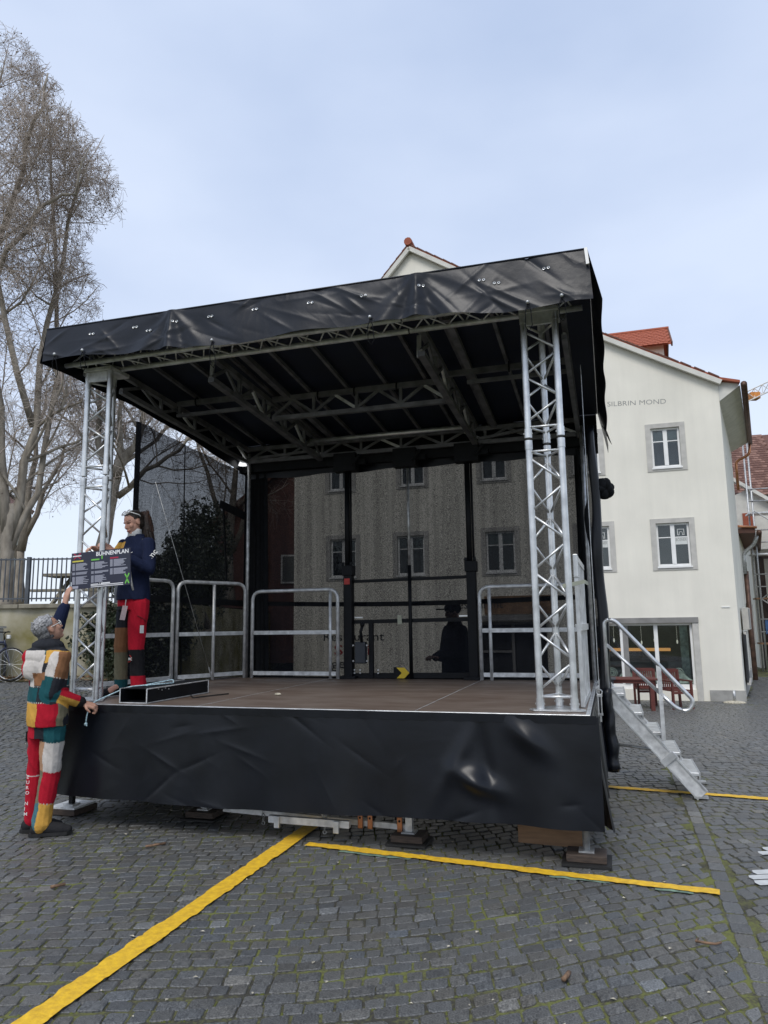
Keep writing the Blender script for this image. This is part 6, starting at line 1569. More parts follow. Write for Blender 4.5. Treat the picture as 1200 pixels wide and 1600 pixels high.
M['skinm'] = pm('skin', (1, 1, 1), 0.55, var=0.04, scale=40, spec=0.4, attr='tint')
M['hairm'] = pm('hair', (1, 1, 1), 0.55, var=0.30, scale=60, bump=0.5, bscale=140, spec=0.4, attr='tint', stretch=(1, 1, 0.35))
def limb(b, pts, rs):
    for i in range(len(pts)): b.ell(pts[i], rs[i], 12, 8)
    for i in range(len(pts) - 1): b.tube([pts[i], pts[i + 1]], [rs[i], rs[i + 1]], 12)
def loft(b, secs, n=18):
    """closed elliptical loft: (centre, rx, ry, angle of x axis)"""
    vs_ = []
    for (c, rx, ry, an) in secs:
        for k in range(n):
            a = 2 * PI * k / n; x, y = rx * math.cos(a), ry * math.sin(a)
            vs_.append((c[0] + x * math.cos(an) - y * math.sin(an), c[1] + x * math.sin(an) + y * math.cos(an), c[2]))
    m = len(secs); fs = [(i * n + k, i * n + (k + 1) % n, (i + 1) * n + (k + 1) % n, (i + 1) * n + k) for i in range(m - 1) for k in range(n)]
    fs += [tuple(reversed(range(n))), tuple(range((m - 1) * n, m * n))]
    b.add(vs_, fs)
def frame(f, u=(0, 0, 1)):
    f = Vector(f).normalized(); l = Vector(u).cross(f).normalized(); up = f.cross(l)
    return f, l, up
def hand(b, wrist, d, palm_n, curl=0.5, spread=0.02, side=1):
    """palm and five fingers; d = direction of the hand, palm_n = direction the palm faces"""
    w_ = Vector(wrist); d = Vector(d).normalized(); n = Vector(palm_n); n = (n - d * n.dot(d)).normalized(); s_ = d.cross(n).normalized() * side
    c = w_ + d * 0.045
    limb(b, [w_ + s_ * 0.016, c + d * 0.04 + s_ * 0.026], [0.019, 0.015]); limb(b, [w_ - s_ * 0.012, c + d * 0.035 - s_ * 0.024], [0.019, 0.014]); limb(b, [w_, c + d * 0.045], [0.021, 0.016])
    for k, ln in enumerate((0.070, 0.080, 0.075, 0.060)):
        p = c + d * 0.042 + s_ * (0.030 - 0.020 * k); a = 0.0; q = [p]; r_ = [0.0092]
        for j, f in enumerate((0.45, 0.32, 0.23)):
            a += curl * (0.6 + 0.4 * j); dd = d * math.cos(a) + n * math.sin(a) + s_ * (spread * (1.5 - k))
            q.append(q[-1] + dd.normalized() * ln * f); r_.append((0.0088, 0.0082, 0.0070)[j])
        limb(b, q, r_)
    p = w_ + d * 0.02 + s_ * 0.026; q = [p, p + (d * 0.55 + s_ * 0.75 + n * 0.25).normalized() * 0.036]; q.append(q[-1] + (d * 0.9 + s_ * 0.15 + n * 0.45).normalized() * 0.034)
    limb(b, q, [0.013, 0.0105, 0.0085])
def head(b, c, f, u, s_=1.0):
    """skull, jaw, nose, brow, lips, ears; c = centre of the head"""
    f, l, up = frame(f, u); c = Vector(c)
    R_ = Matrix((f, l, up)).transposed()
    P = lambda a, b_, d: c + (f * a + l * b_ + up * d) * s_
    b.ell(P(-0.012, 0, 0.025), (0.096 * s_, 0.075 * s_, 0.088 * s_), 18, 12, rot=R_)
    b.ell(P(0.022, 0, -0.035), (0.066 * s_, 0.060 * s_, 0.078 * s_), 16, 10, rot=R_)
    b.ell(P(0.052, 0, -0.095), (0.028 * s_, 0.030 * s_, 0.022 * s_), 12, 8, rot=R_)          # chin
    b.ell(P(0.070, 0.0, 0.022), (0.018 * s_, 0.052 * s_, 0.013 * s_), 12, 8, rot=R_)          # brow
    limb(b, [P(0.084, 0, 0.004), P(0.094, 0, -0.022), P(0.098, 0, -0.032)], [0.0075 * s_, 0.009 * s_, 0.0105 * s_])   # nose
    b.ell(P(0.084, 0, -0.062), (0.012 * s_, 0.024 * s_, 0.007 * s_), 10, 6, rot=R_); b.ell(P(0.082, 0, -0.072), (0.012 * s_, 0.021 * s_, 0.008 * s_), 10, 6, rot=R_)
    for s2 in (-1, 1):
        b.ell(P(0.058, 0.042 * s2, -0.026), (0.022 * s_, 0.020 * s_, 0.024 * s_), 10, 8, rot=R_)  # cheek
        b.ell(P(-0.006, 0.074 * s2, -0.008), (0.020 * s_, 0.010 * s_, 0.032 * s_), 10, 8, rot=R_)  # ear
    return P, (f, l, up)
def face_cols(co, c, fr, s_, skin_c, lip, dark):
    f, l, up = fr; d = co - np.array(c, np.float32); a = d @ np.array(f); b_ = d @ np.array(l); z = d @ np.array(up)
    out_ = np.tile(np.array(skin_c, np.float32), (len(co), 1))
    a, b_, z = a / s_, b_ / s_, z / s_
    m = (a > 0.070) & (np.abs(b_) < 0.021) & (z > -0.076) & (z < -0.060); out_[m] = lip
    m = (a > 0.050) & (np.abs(np.abs(b_) - 0.032) < 0.020) & (np.abs(z - 0.028) < 0.0038); out_[m] = np.array(dark) * 1.6
    m = (a > 0.045) & (np.abs(np.abs(b_) - 0.032) < 0.015) & (np.abs(z - 0.006) < 0.0040); out_[m] = np.array(dark) * 1.2
    return out_
def hairline(co, c, fr, s_):
    """sink the hair cap under the skin over the face and the ears"""
    f, l, up = [np.array(q) for q in fr]; c = np.array(c); d = co - c; a, b_, z = d @ f / s_, d @ l / s_, d @ up / s_
    m = ((a > 0.026) & (z < 0.082) & (a - 0.5 * (z - 0.05) > 0.028)) | ((np.abs(b_) > 0.05) & (z < 0.028) & (z > -0.06) & (a > -0.035) & (a < 0.06)) | ((a > 0.0) & (z < -0.02))
    co = co.copy(); co[m] = c + d[m] * 0.72
    return co.astype(np.float32)
def boxes(co, default, table, ax=0):
    """patchwork: later entries win; each (x0,x1,z0,z1,colour) across the garment"""
    out_ = np.tile(np.array(default, np.float32), (len(co), 1)); X = co[:, ax] + 0.006 * np.sin(co[:, 2] * 31); Z = co[:, 2] + 0.007 * np.sin(co[:, ax] * 27 + 1)
    for (x0, x1, z0, z1, c) in table: out_[(X >= x0) & (X < x1) & (Z >= z0) & (Z < z1)] = c
    return out_
CREAM, TEAL, OCHRE, BROWN, RED, CHAR, OLIVE, NAVY, BLK, TAN, AQUA = (0.58, 0.54, 0.50), (0.012, 0.080, 0.092), (0.60, 0.33, 0.065), (0.24, 0.115, 0.055), (0.42, 0.010, 0.026), (0.022, 0.024, 0.030), (0.17, 0.155, 0.10), (0.010, 0.016, 0.045), (0.012, 0.012, 0.014), (0.42, 0.24, 0.14), (0.06, 0.16, 0.19)

# --- the man on the ground, seen from behind, reaching up to the board
MX, MY = -2.735, 6.02
def mp_(px, py): return MX + (px - 75) * 0.00522, 0.808 - (py - 1138) * 0.00512      # garment plan: measured across and up
man = thing('person', 'person in patchwork work jacket and trousers standing on the setts, reaching up to the board', 'person', (MX, MY, 0), stage=False)
SR, ER, WR = Vector((-2.605, 5.93, 1.375)), Vector((-2.655, 5.90, 1.095)), Vector((-2.475, 6.09, 0.995))
SL, EL, WL = Vector((-2.845, 6.13, 1.385)), Vector((-2.80, 6.25, 1.61)), Vector((-2.757, 6.285, 1.80))
HR, HL = Vector((-2.665, 5.98, 0.84)), Vector((-2.80, 6.06, 0.84))
KR, KL = Vector((-2.672, 5.99, 0.46)), Vector((-2.835, 6.10, 0.46))
AR, AL = Vector((-2.715, 5.98, 0.10)), Vector((-2.845, 6.10, 0.10))
HC = Vector((-2.775, 6.05, 1.600)); HF = Vector((0.62, 0.60, 0.50)); HU = Vector((-0.45, -0.30, 0.84))
th = math.radians(-38)
b = MB()
P, fr_m = head(b, HC, HF, HU)
limb(b, [HC + Vector((-0.02, -0.02, -0.04)), Vector((-2.745, 6.03, 1.42))], [0.058, 0.062])
loft(b, [((-2.735, 6.02, 0.80), 0.13, 0.10, th), ((-2.735, 6.02, 1.05), 0.135, 0.10, th), ((-2.735, 6.02, 1.30), 0.15, 0.10, th), ((-2.735, 6.025, 1.43), 0.11, 0.07, th)])
limb(b, [SR, ER, WR], [0.045, 0.036, 0.027]); limb(b, [SL, EL, WL], [0.045, 0.036, 0.027])
limb(b, [HR, KR, AR], [0.075, 0.05, 0.04]); limb(b, [HL, KL, AL], [0.075, 0.05, 0.04])
limb(b, [AR + Vector((0, 0, -0.04)), AR + Vector((0.14, 0.02, -0.06))], [0.035, 0.03]); limb(b, [AL + Vector((0, 0, -0.04)), AL + Vector((0.14, 0.03, -0.06))], [0.035, 0.03])
hand(b, WR, (0.80, 0.30, -0.30), (-0.1, 0.4, -0.9), curl=1.0, side=-1); hand(b, WL, (0.12, 0.10, 1.0), (0.6, 0.75, 0), curl=0.22, side=1)
m2, co = voxel_mesh(b, 0.0045, 2)
SK = (0.46, 0.255, 0.18)
skin('body', m2, co, man, lambda co: face_cols(co, HC, fr_m, 1.0, SK, (0.40, 0.16, 0.13), (0.05, 0.045, 0.045)), M['skinm'])
# jacket
b = MB()
loft(b, [((-2.728, 6.015, 0.835), 0.178, 0.140, th), ((-2.73, 6.015, 0.90), 0.185, 0.147, th), ((-2.733, 6.015, 1.05), 0.180, 0.142, th), ((-2.735, 6.02, 1.20), 0.186, 0.135, th), ((-2.735, 6.02, 1.32), 0.192, 0.128, th), ((-2.735, 6.025, 1.42), 0.150, 0.105, th), ((-2.74, 6.03, 1.475), 0.095, 0.09, th)], 22)
limb(b, [SR, SR.lerp(ER, 0.5), ER, ER.lerp(WR, 0.5), WR - (WR - ER).normalized() * 0.03], [0.074, 0.066, 0.060, 0.052, 0.044])
limb(b, [SL, SL.lerp(EL, 0.5), EL, EL.lerp(WL, 0.5), WL - (WL - EL).normalized() * 0.02], [0.080, 0.068, 0.060, 0.054, 0.045])
b.ell((-2.80, 5.955, 1.375), (0.135, 0.075, 0.085), 16, 10)                         # hood lying on the back
b.ell((-2.755, 6.005, 1.462), (0.125, 0.105, 0.062), 16, 10)
b.ell((-2.82, 5.93, 1.29), (0.10, 0.06, 0.10), 14, 9)
m2, co = voxel_mesh(b, 0.0055, 2, noise=0.0065, nscale=15, seed=1)
def jacket_cols(co):
    def R_(x0, x1, y0, y1, c):
        a, zt = mp_(x0, y0); c2, zb = mp_(x1, y1); return (a, c2, zb, zt, c)
    tors = boxes(co, CHAR, [R_(0, 50, 1008, 1100, RED), R_(46, 77, 1012, 1062, CREAM), R_(76, 97, 1006, 1022, TEAL), R_(78, 125, 1017, 1036, OCHRE), R_(62, 84, 1050, 1069, BROWN), R_(53, 62, 1060, 1073, CREAM),
        R_(30, 71, 1072, 1096, TEAL), R_(71, 130, 1070, 1096, CHAR), R_(30, 47, 1096, 1140, RED), R_(46.5, 71.5, 1096, 1150, OCHRE), R_(71.5, 101, 1096, 1150, RED), R_(101, 108, 1096, 1150, OLIVE), R_(108, 140, 1096, 1150, CHAR), R_(100, 130, 1040, 1070, TEAL)])
    hoodc = co[:, 2] > 1.430; tors[hoodc] = CHAR
    P_ = co
    def seg(a, b_):
        a, b_ = np.array(a), np.array(b_); d = b_ - a; t = np.clip(((P_ - a) @ d) / (d @ d), 0, 1); q = a + t[:, None] * d; return np.linalg.norm(P_ - q, axis=1), t
    d1, t1 = seg(SR + Vector((0.0, 0, -0.03)), ER); d2, t2 = seg(ER, WR); d3, t3 = seg(SL + Vector((0, 0.02, 0.05)), EL); d4, t4 = seg(EL, WL)
    side = (P_[:, 0] - (SR.x + (ER.x - SR.x) * t1)) > 0.005
    up = np.where(t1 < 0.52, np.where(side, 1, 0), np.where(side, 3, 2))
    pal = np.array([CREAM, BROWN, TEAL, CHAR], np.float32)
    front = P_[:, 1] < 5.995
    m = (d1 < 0.094) & (d1 < d2 + 0.02) & ((P_[:, 0] > -2.70) | (P_[:, 2] < 1.2)) & front & (P_[:, 2] < 1.42); tors[m] = pal[up[m]]
    m2_ = (d2 < 0.075) & (d2 < d1); lo = (P_[:, 2] - (ER.z + (WR.z - ER.z) * t2)) < 0.0
    c2 = np.where((t2 > 0.80)[:, None], np.array(BLK), np.where((t2 < 0.16)[:, None], np.array(TEAL), np.where(lo[:, None], np.array(OCHRE), np.array(RED)))); tors[m2_] = c2[m2_]
    m3 = ((d3 < 0.09) & (P_[:, 2] > 1.44) & (P_[:, 1] > 6.10)) | (d4 < 0.08); tors[m3] = NAVY
    # pale stitches along some of the patch borders
    st_ = np.zeros(len(P_), bool)
    for zz in (mp_(0, 1096)[1], mp_(0, 1072)[1]): st_ |= (np.abs(P_[:, 2] - zz) < 0.004) & (np.sin(P_[:, 0] * 330) > 0.2) & (d1 > 0.095) & (d2 > 0.08)
    st_ |= (np.abs(t1 - 0.52) < 0.013) & m & (np.sin(P_[:, 0] * 330) > 0.1)
    tors[st_] = (0.48, 0.45, 0.40)
    return tors
skin('jacket', m2, co, man, jacket_cols, M['cloth'])
b = MB()
loft(b, [((-2.735, 6.02, 0.74), 0.150, 0.118, th), ((-2.735, 6.02, 0.85), 0.158, 0.125, th), ((-2.735, 6.02, 0.95), 0.150, 0.115, th)], 20)
limb(b, [HR + Vector((0, 0, -0.02)), HR.lerp(KR, 0.5), KR, KR.lerp(AR, 0.55), AR + Vector((0, 0, -0.01))], [0.098, 0.088, 0.074, 0.070, 0.074])
limb(b, [HL + Vector((0, 0, -0.02)), HL.lerp(KL, 0.5), KL, KL.lerp(AL, 0.55), AL + Vector((0, 0, 0.0))], [0.092, 0.080, 0.068, 0.062, 0.060])
m2, co = voxel_mesh(b, 0.0055, 2, noise=0.0085, nscale=12, seed=4)
def trouser_cols(co):
    X = co[:, 0] + 0.006 * np.sin(co[:, 2] * 23); Z = co[:, 2] + 0.008 * np.sin(co[:, 0] * 29 + 2)
    k = np.clip((0.80 - Z) / 0.70, 0, 1); ax = -2.668 - 0.045 * k                      # axis of the near leg
    q = X - ax; side = -0.018
    out_ = np.tile(np.array(RED, np.float32), (len(co), 1))
    div = -2.755 - 0.030 * k; near = (X > div) | ((co[:, 1] < 5.97) & (X > div - 0.03))
    z1, z2, z3 = mp_(0, 1156)[1], mp_(0, 1200)[1], mp_(0, 1247)[1]
    def sel(m, c): out_[m & near] = c
    sel(Z >= z1, TEAL); sel((Z >= z1) & (q < -0.03), CHAR)
    sel((Z < z1) & (Z >= z2), CREAM); sel((Z < z1) & (Z >= z2) & (q < side), TAN)
    sel((Z < z2) & (Z >= z3), RED); sel((Z < z2) & (Z >= z3) & (q < side), OLIVE)
    sel(Z < z3, OCHRE); sel((Z < z3) & (q < side), AQUA)
    for zz in (z1, z2, z3): sel((np.abs(Z - zz) < 0.004) & (q > side) & (np.sin(X * 330) > 0.2), (0.5, 0.47, 0.42))
    m = (~near) & (np.abs(Z - mp_(0, 1209)[1]) < 0.004); out_[m] = (0.55, 0.52, 0.5)
    return out_
skin('trousers', m2, co, man, trouser_cols, M['cloth'])
for (a, dx, dy) in ((AR, 0.98, 0.18), (AL, 0.95, 0.30)):
    b = MB(); d = Vector((dx, dy, 0)).normalized(); s_ = Vector((-d.y, d.x, 0)); z0 = 0.012
    limb(b, [a + Vector((0, 0, 0.03)), a + Vector((0, 0, -0.02))], [0.052, 0.05]); limb(b, [a - d * 0.035 + Vector((0, 0, -0.045)), a + d * 0.06 + Vector((0, 0, -0.04)), a + d * 0.15 + Vector((0, 0, -0.055)), a + d * 0.20 + Vector((0, 0, -0.06))], [0.046, 0.05, 0.046, 0.032])
    m2, co = voxel_mesh(b, 0.006, 2); co[:, 2] = np.maximum(co[:, 2], 0.025)
    bo = skin('boot', m2, co, man, lambda co: np.tile(np.array((0.022, 0.022, 0.024), np.float32), (len(co), 1)), M['cloth'])
    b = MB(); ol = [(-0.085, 0.03), (-0.06, 0.047), (0.06, 0.045), (0.14, 0.052), (0.20, 0.042), (0.235, 0.0), (0.20, -0.042), (0.14, -0.05), (0.06, -0.042), (-0.06, -0.045), (-0.085, -0.03)]
    b.prism([tuple((a + d * p + s_ * q).to_2d()) for p, q in ol], 'z', 0.006, 0.030); b.build('sole', M['rubber'], bo)
# grey cropped hair
b = MB(); f_, l_, u_ = fr_m; R_ = Matrix((f_, l_, u_)).transposed()
b.ell(HC + f_ * -0.020 + u_ * 0.030, (0.104, 0.086, 0.092), 20, 14, rot=R_); b.ell(HC + f_ * -0.045 + u_ * -0.035, (0.066, 0.074, 0.07), 16, 10, rot=R_)
rr = random.Random(3)
for i in range(260):
    a, c = rr.uniform(0, 2 * PI), rr.uniform(0.15, 1); s1 = math.sqrt(1 - c * c); p = HC + f_ * (-0.020 + 0.10 * s1 * math.cos(a)) + l_ * (0.083 * s1 * math.sin(a)) + u_ * (0.030 + 0.088 * c)
    dd = (p - HC).normalized() + Vector((rr.uniform(-.4, .4), rr.uniform(-.4, .4), rr.uniform(-.2, .5))); b.tube([p - dd * 0.01, p + dd.normalized() * rr.uniform(0.008, 0.022)], [0.007, 0.002], 5)
m2, co = voxel_mesh(b, 0.0042, 1)
co = hairline(co, HC, fr_m, 1.0)
def hc(co):
    z = (co - np.array(HC)) @ np.array(u_); n = np.sin(co[:, 0] * 260 + np.sin(co[:, 2] * 190) * 2) * 0.5 + 0.5
    g = np.clip(0.24 + 2.2 * z, 0.10, 0.46) * (0.75 + 0.4 * n); return np.stack([g * 0.98, g * 0.98, g], 1)
skin('hair', m2, co, man, hc, M['hairm'])
b = MB(); ew = [HC + f_ * 0.088 + l_ * q + u_ * 0.004 for q in (-0.035, 0.035)]
for e in ew: b.ring(e, 0.022, 0.003, f_, 12, 5)
for q in (-1, 1): b.tube([HC + f_ * 0.088 + l_ * (0.057 * q) + u_ * 0.006, HC + f_ * 0.0 + l_ * (0.082 * q) + u_ * 0.010], 0.003, 5)
b.build('glasses', M['white_plastic'], man)
# lettering down the far red leg
for i, ch in enumerate('EURO NIM'):
    if ch == ' ': continue
    lettering(ch, (-2.868 - 0.001 * i, 6.012, 0.425 - i * 0.040), (1, 0.15, 0), (0, 0, 1), 0.036, 0.0, M['white_plastic'], man, bold=0.01)
b = MB(); b.box((-2.925, 6.07, 0.70), (-2.895, 6.10, 0.78)); b.build('pouch', M['blackcloth'], man, bevel=0.006)

# --- the woman on the deck, holding the board to the tower
WZ = DZ
wom = thing('person', 'person in navy jacket and red work trousers standing on the stage with a long ponytail', 'person', (-2.36, 6.85, WZ), stage=False)
wf = Vector((-0.52, -0.855, 0)).normalized(); wl = Vector((-wf.y, wf.x, 0))             # facing, left
wl = Vector((0, 0, 1)).cross(wf)
wc = Vector((-2.365, 6.85, 0))
def W_(a, b_, z): return wc + wf * a + wl * b_ + Vector((0, 0, z))
LS, RS = W_(-0.01, 0.165, 2.375), W_(0.0, -0.165, 2.375)
LE, RE = W_(0.04, 0.255, 2.13), W_(0.10, -0.235, 2.16)
LW, RW = Vector((-2.455, 6.545, 2.285)), Vector((-2.60, 6.60, 2.29))
LH, RH = W_(0, 0.085, 1.83), W_(0, -0.085, 1.83)
LK, RK = W_(0.035, 0.105, 1.42), W_(0.03, -0.105, 1.42)
LA, RA = W_(-0.01, 0.105, 1.07), W_(0.0, -0.125, 1.07)
WH = W_(0.035, 0, 2.585); WHF = Vector((-0.56, -0.75, -0.34)); WHU = Vector((-0.20, -0.08, 0.98))
ta = math.atan2(wl.y, wl.x)
b = MB(); P, fr_w = head(b, WH, WHF, WHU, 0.96)
limb(b, [WH + Vector((0.015, 0.01, -0.05)), W_(-0.005, 0, 2.40)], [0.050, 0.052])
loft(b, [(W_(0, 0, 1.80), 0.135, 0.10, ta), (W_(0, 0, 2.02), 0.115, 0.085, ta), (W_(0, 0, 2.25), 0.13, 0.09, ta), (W_(0, 0, 2.41), 0.09, 0.06, ta)])
limb(b, [LS, LE, LW], [0.040, 0.033, 0.025]); limb(b, [RS, RE, RW], [0.040, 0.033, 0.025])
limb(b, [LH, LK, LA], [0.075, 0.05, 0.04]); limb(b, [RH, RK, RA], [0.075, 0.05, 0.04])
limb(b, [LA, LA + wf * 0.12 - Vector((0, 0, .04))], [0.035, 0.03]); limb(b, [RA, RA + wf * 0.12 - Vector((0, 0, .04))], [0.035, 0.03])
hand(b, LW, (-0.45, -0.55, 0.35), (-0.7, 0.5, -0.6), curl=0.55, side=-1); hand(b, RW, (-0.5, -0.75, 0.25), (0.3, -0.3, -0.9), curl=0.6, side=1)
m2, co = voxel_mesh(b, 0.0042, 2)
WSK = (0.56, 0.31, 0.225)
skin('body', m2, co, wom, lambda co: face_cols(co, WH, fr_w, 0.96, WSK, (0.40, 0.15, 0.13), (0.07, 0.04, 0.03)), M['skinm'])
b = MB()
loft(b, [(W_(0, 0, 1.855), 0.172, 0.138, ta), (W_(0, 0, 1.90), 0.172, 0.138, ta), (W_(0, 0, 2.05), 0.155, 0.122, ta), (W_(0, 0, 2.22), 0.168, 0.122, ta), (W_(0, 0, 2.33), 0.172, 0.112, ta), (W_(0, 0, 2.42), 0.12, 0.085, ta), (W_(-0.008, 0, 2.455), 0.084, 0.080, ta), (W_(-0.012, 0, 2.472), 0.083, 0.078, ta)], 22)
limb(b, [LS, LS.lerp(LE, 0.5), LE, LE.lerp(LW, 0.55), LW - (LW - LE).normalized() * 0.03], [0.066, 0.060, 0.055, 0.047, 0.040])
limb(b, [RS, RS.lerp(RE, 0.5), RE, RE.lerp(RW, 0.55), RW - (RW - RE).normalized() * 0.03], [0.066, 0.060, 0.055, 0.047, 0.040])
m2, co = voxel_mesh(b, 0.0055, 2, noise=0.0065, nscale=15, seed=7)
def wj(co):
    d = co - np.array(wc); a = d @ np.array(wf); s_ = d @ np.array(wl); z = co[:, 2]
    out_ = np.tile(np.array(NAVY, np.float32), (len(co), 1))
    out_[(s_ < -0.035) & (z > 2.235) & (z < 2.405) & (a > -0.07)] = OCHRE
    out_[(z > 2.405) & (z < 2.425) & (s_ > 0.02) & (s_ < 0.16) & (a < 0.02)] = (0.20, 0.19, 0.12)
    out_[(s_ < -0.10) & (z < 2.235) & (z > 2.0)] = TEAL
    return out_
skin('jacket', m2, co, wom, wj, M['cloth'])
b = MB(); loft(b, [(W_(0.010, 0, 2.43), 0.068, 0.064, ta), (W_(0.018, 0, 2.50), 0.062, 0.060, ta), (W_(0.024, 0, 2.525), 0.060, 0.060, ta)], 18); b.build('collar', pm('white_knit', (0.72, 0.71, 0.70), 0.9, var=0.06, scale=80), wom, smooth=True)
b = MB(); loft(b, [(W_(0, 0, 1.76), 0.155, 0.120, ta), (W_(0, 0, 1.86), 0.155, 0.120, ta), (W_(0, 0, 1.92), 0.145, 0.110, ta)], 20)
limb(b, [LH, LH.lerp(LK, 0.5), LK, LK.lerp(LA, 0.55), LA + Vector((0, 0, -0.02))], [0.094, 0.086, 0.070, 0.066, 0.072]); limb(b, [RH, RH.lerp(RK, 0.5), RK, RK.lerp(RA, 0.55), RA + Vector((0, 0, -0.02))], [0.088, 0.078, 0.064, 0.058, 0.062])
m2, co = voxel_mesh(b, 0.0055, 2, noise=0.008, nscale=12, seed=9)
def wt(co):
    d = co - np.array(wc); s_ = d @ np.array(wl); a = d @ np.array(wf); z = co[:, 2]; out_ = np.tile(np.array(RED, np.float32), (len(co), 1))
    rt = s_ < 0.0
    out_[rt & (z > 1.80)] = RED; out_[rt & (z <= 1.80) & (z > 1.60)] = CHAR; out_[rt & (z <= 1.60) & (z > 1.375)] = BROWN; out_[rt & (z <= 1.375) & (z > 1.13)] = OLIVE; out_[rt & (z <= 1.13)] = TEAL
    out_[rt & (s_ < -0.165)] = np.where((z[rt & (s_ < -0.165)] > 1.42)[:, None], np.array(CREAM), np.array(RED))
    out_[(~rt) & (z < 1.40) & (z > 1.165) & (a > -0.04)] = BLK
    return out_
tw = skin('trousers', m2, co, wom, wt, M['cloth'])
for (a, s_) in ((LA, 1), (RA, -1)):
    b = MB(); d = (wf + wl * 0.15 * s_).normalized(); limb(b, [a + Vector((0, 0, 0.02)), a + Vector((0, 0, -0.03))], [0.050, 0.048]); limb(b, [a - d * 0.035 + Vector((0, 0, -0.045)), a + d * 0.07 + Vector((0, 0, -0.042)), a + d * 0.16 + Vector((0, 0, -0.056))], [0.044, 0.046, 0.036])
    m2, co = voxel_mesh(b, 0.006, 2); co[:, 2] = np.maximum(co[:, 2], WZ + 0.002); skin('shoe', m2, co, wom, lambda co: np.tile(np.array((0.02, 0.02, 0.022), np.float32), (len(co), 1)), M['cloth'])
# hair: swept back into a heavy ponytail
b = MB(); f_, l_, u_ = fr_w; R_ = Matrix((f_, l_, u_)).transposed()
b.ell(WH + f_ * -0.022 + u_ * 0.028, (0.102, 0.080, 0.090), 20, 14, rot=R_); b.ell(WH + f_ * -0.045 + u_ * -0.015, (0.060, 0.074, 0.065), 16, 10, rot=R_)
pb = WH + f_ * -0.105 + u_ * 0.045
pts = [pb + f_ * 0.03, pb + Vector((0.035, 0.015, 0.0)), pb + Vector((0.060, 0.01, -0.085)), pb + Vector((0.075, -0.005, -0.19)), pb + Vector((0.105, -0.03, -0.29))]
limb(b, pts, [0.040, 0.046, 0.054, 0.052, 0.026])
for i in range(60):
    k = rr.uniform(0.8, 3.6); i0 = int(k); p = pts[i0].lerp(pts[i0 + 1], k - i0); o_ = Vector((rr.uniform(-1, 1), rr.uniform(-1, 1), rr.uniform(-.3, .3))).normalized() * 0.045
    b.tube([p + o_ + Vector((-0.01, 0, 0.06)), p + o_ * 1.1 + Vector((0.0, 0, 0)), p + o_ * 1.1 + Vector((0.025, 0, -0.08))], [0.006, 0.008, 0.002], 5)
m2, co = voxel_mesh(b, 0.0045, 1)
co = hairline(co, WH, fr_w, 0.96)
def wh(co):
    d = (co - np.array(WH)) @ np.array(f_); n = np.sin(co[:, 0] * 240 + np.sin(co[:, 2] * 60) * 2) * 0.5 + 0.5
    t = np.clip((-d - 0.08) / 0.12, 0, 1)[:, None]; return (np.array([[0.024, 0.015, 0.011]]) * (1 - t) + np.array([[0.120, 0.052, 0.032]]) * t) * (0.65 + 0.6 * n)[:, None]
skin('hair', m2, co, wom, wh, M['hairm'])
b = MB()
for q in (-0.036, 0.036): b.ring(WH + f_ * 0.040 + l_ * q + u_ * 0.110, 0.026, 0.005, f_ * 0.6 + u_ * 0.8, 14, 6)
for q in (-1, 1): b.tube([WH + f_ * 0.038 + l_ * (0.060 * q) + u_ * 0.104, WH + f_ * -0.03 + l_ * (0.082 * q) + u_ * 0.055, WH + f_ * -0.045 + l_ * (0.080 * q) + u_ * 0.035], 0.005, 6)
b.build('sunglasses', M['white_plastic'], wom, smooth=True)
# small things on her clothes: sleeve print, chest badge, zips, knee print, pocket label
def dab(name, pts, r, mat): b = MB(); b.tube(pts, r, 6); return b.build(name, mat, wom, smooth=True)
ls2 = LS.lerp(LE, 0.55) + wl * 0.066 + Vector((-0.005, -0.012, 0))
lettering('2mc', ls2 + Vector((-0.035, -0.006, -0.05)), (0.55, 0.2, 0.75), (-0.75, -0.1, 0.55), 0.075, 0.006, M['white_plastic'], wom, bold=0.01)
pz = W_(0.118, 0.085, 2.11); dab('zip', [pz, pz + Vector((0.012, 0.004, -0.09)), pz + Vector((0.03, 0.012, -0.17))], 0.010, pm('pale_zip_tape', (0.55, 0.55, 0.53), 0.7))
pbd = W_(0.128, 0.045, 2.285); dab('chest_trim', [pbd, pbd + Vector((0.03, -0.008, -0.004)), pbd + Vector((0.055, -0.015, 0.008))], 0.004, M['white_plastic'])
b = MB(); b.bar(W_(0.136, 0.05, 2.225), W_(0.130, 0.09, 2.225), 0.004, 0.022); b.build('badge', M['red'], wom)
b = MB(); b.bar(W_(0.137, 0.05, 2.200), W_(0.131, 0.09, 2.200), 0.004, 0.012); b.build('badge', M['white_plastic'], wom)
cd = LH + wf * 0.128 + wl * -0.035
b = MB(); b.bar(cd + Vector((0.0, 0, -0.03)), cd + Vector((-0.02, -0.01, -0.16)), 0.068, 0.004, up=tuple(wf)); tg = b.build('name_card', pm('pale_pink_card', (0.55, 0.42, 0.42), 0.5, var=0.1, scale=30), wom)
b = MB(); b.tube([cd + Vector((0.0, 0, -0.03)), cd + Vector((0.005, 0, 0.03))], 0.004, 5); b.build('clip', M['alu'], wom)
pl_ = LH.lerp(LK, 0.60) + wl * 0.088 + wf * 0.022
b = MB(); b.bar(pl_ + Vector((0, 0, 0.035)), pl_ + Vector((0, 0, -0.035)), 0.04, 0.006, up=tuple(wl)); b.build('pocket_label', M['white_plastic'], wom)
kp = LK.lerp(LA, 0.28) + wf * 0.086
b = MB(); b.ring(kp + wl * 0.0, 0.030, 0.003, tuple(wf), 12, 5, a0=0.5, a1=3.9); b.build('knee_emblem', M['red'], wom)
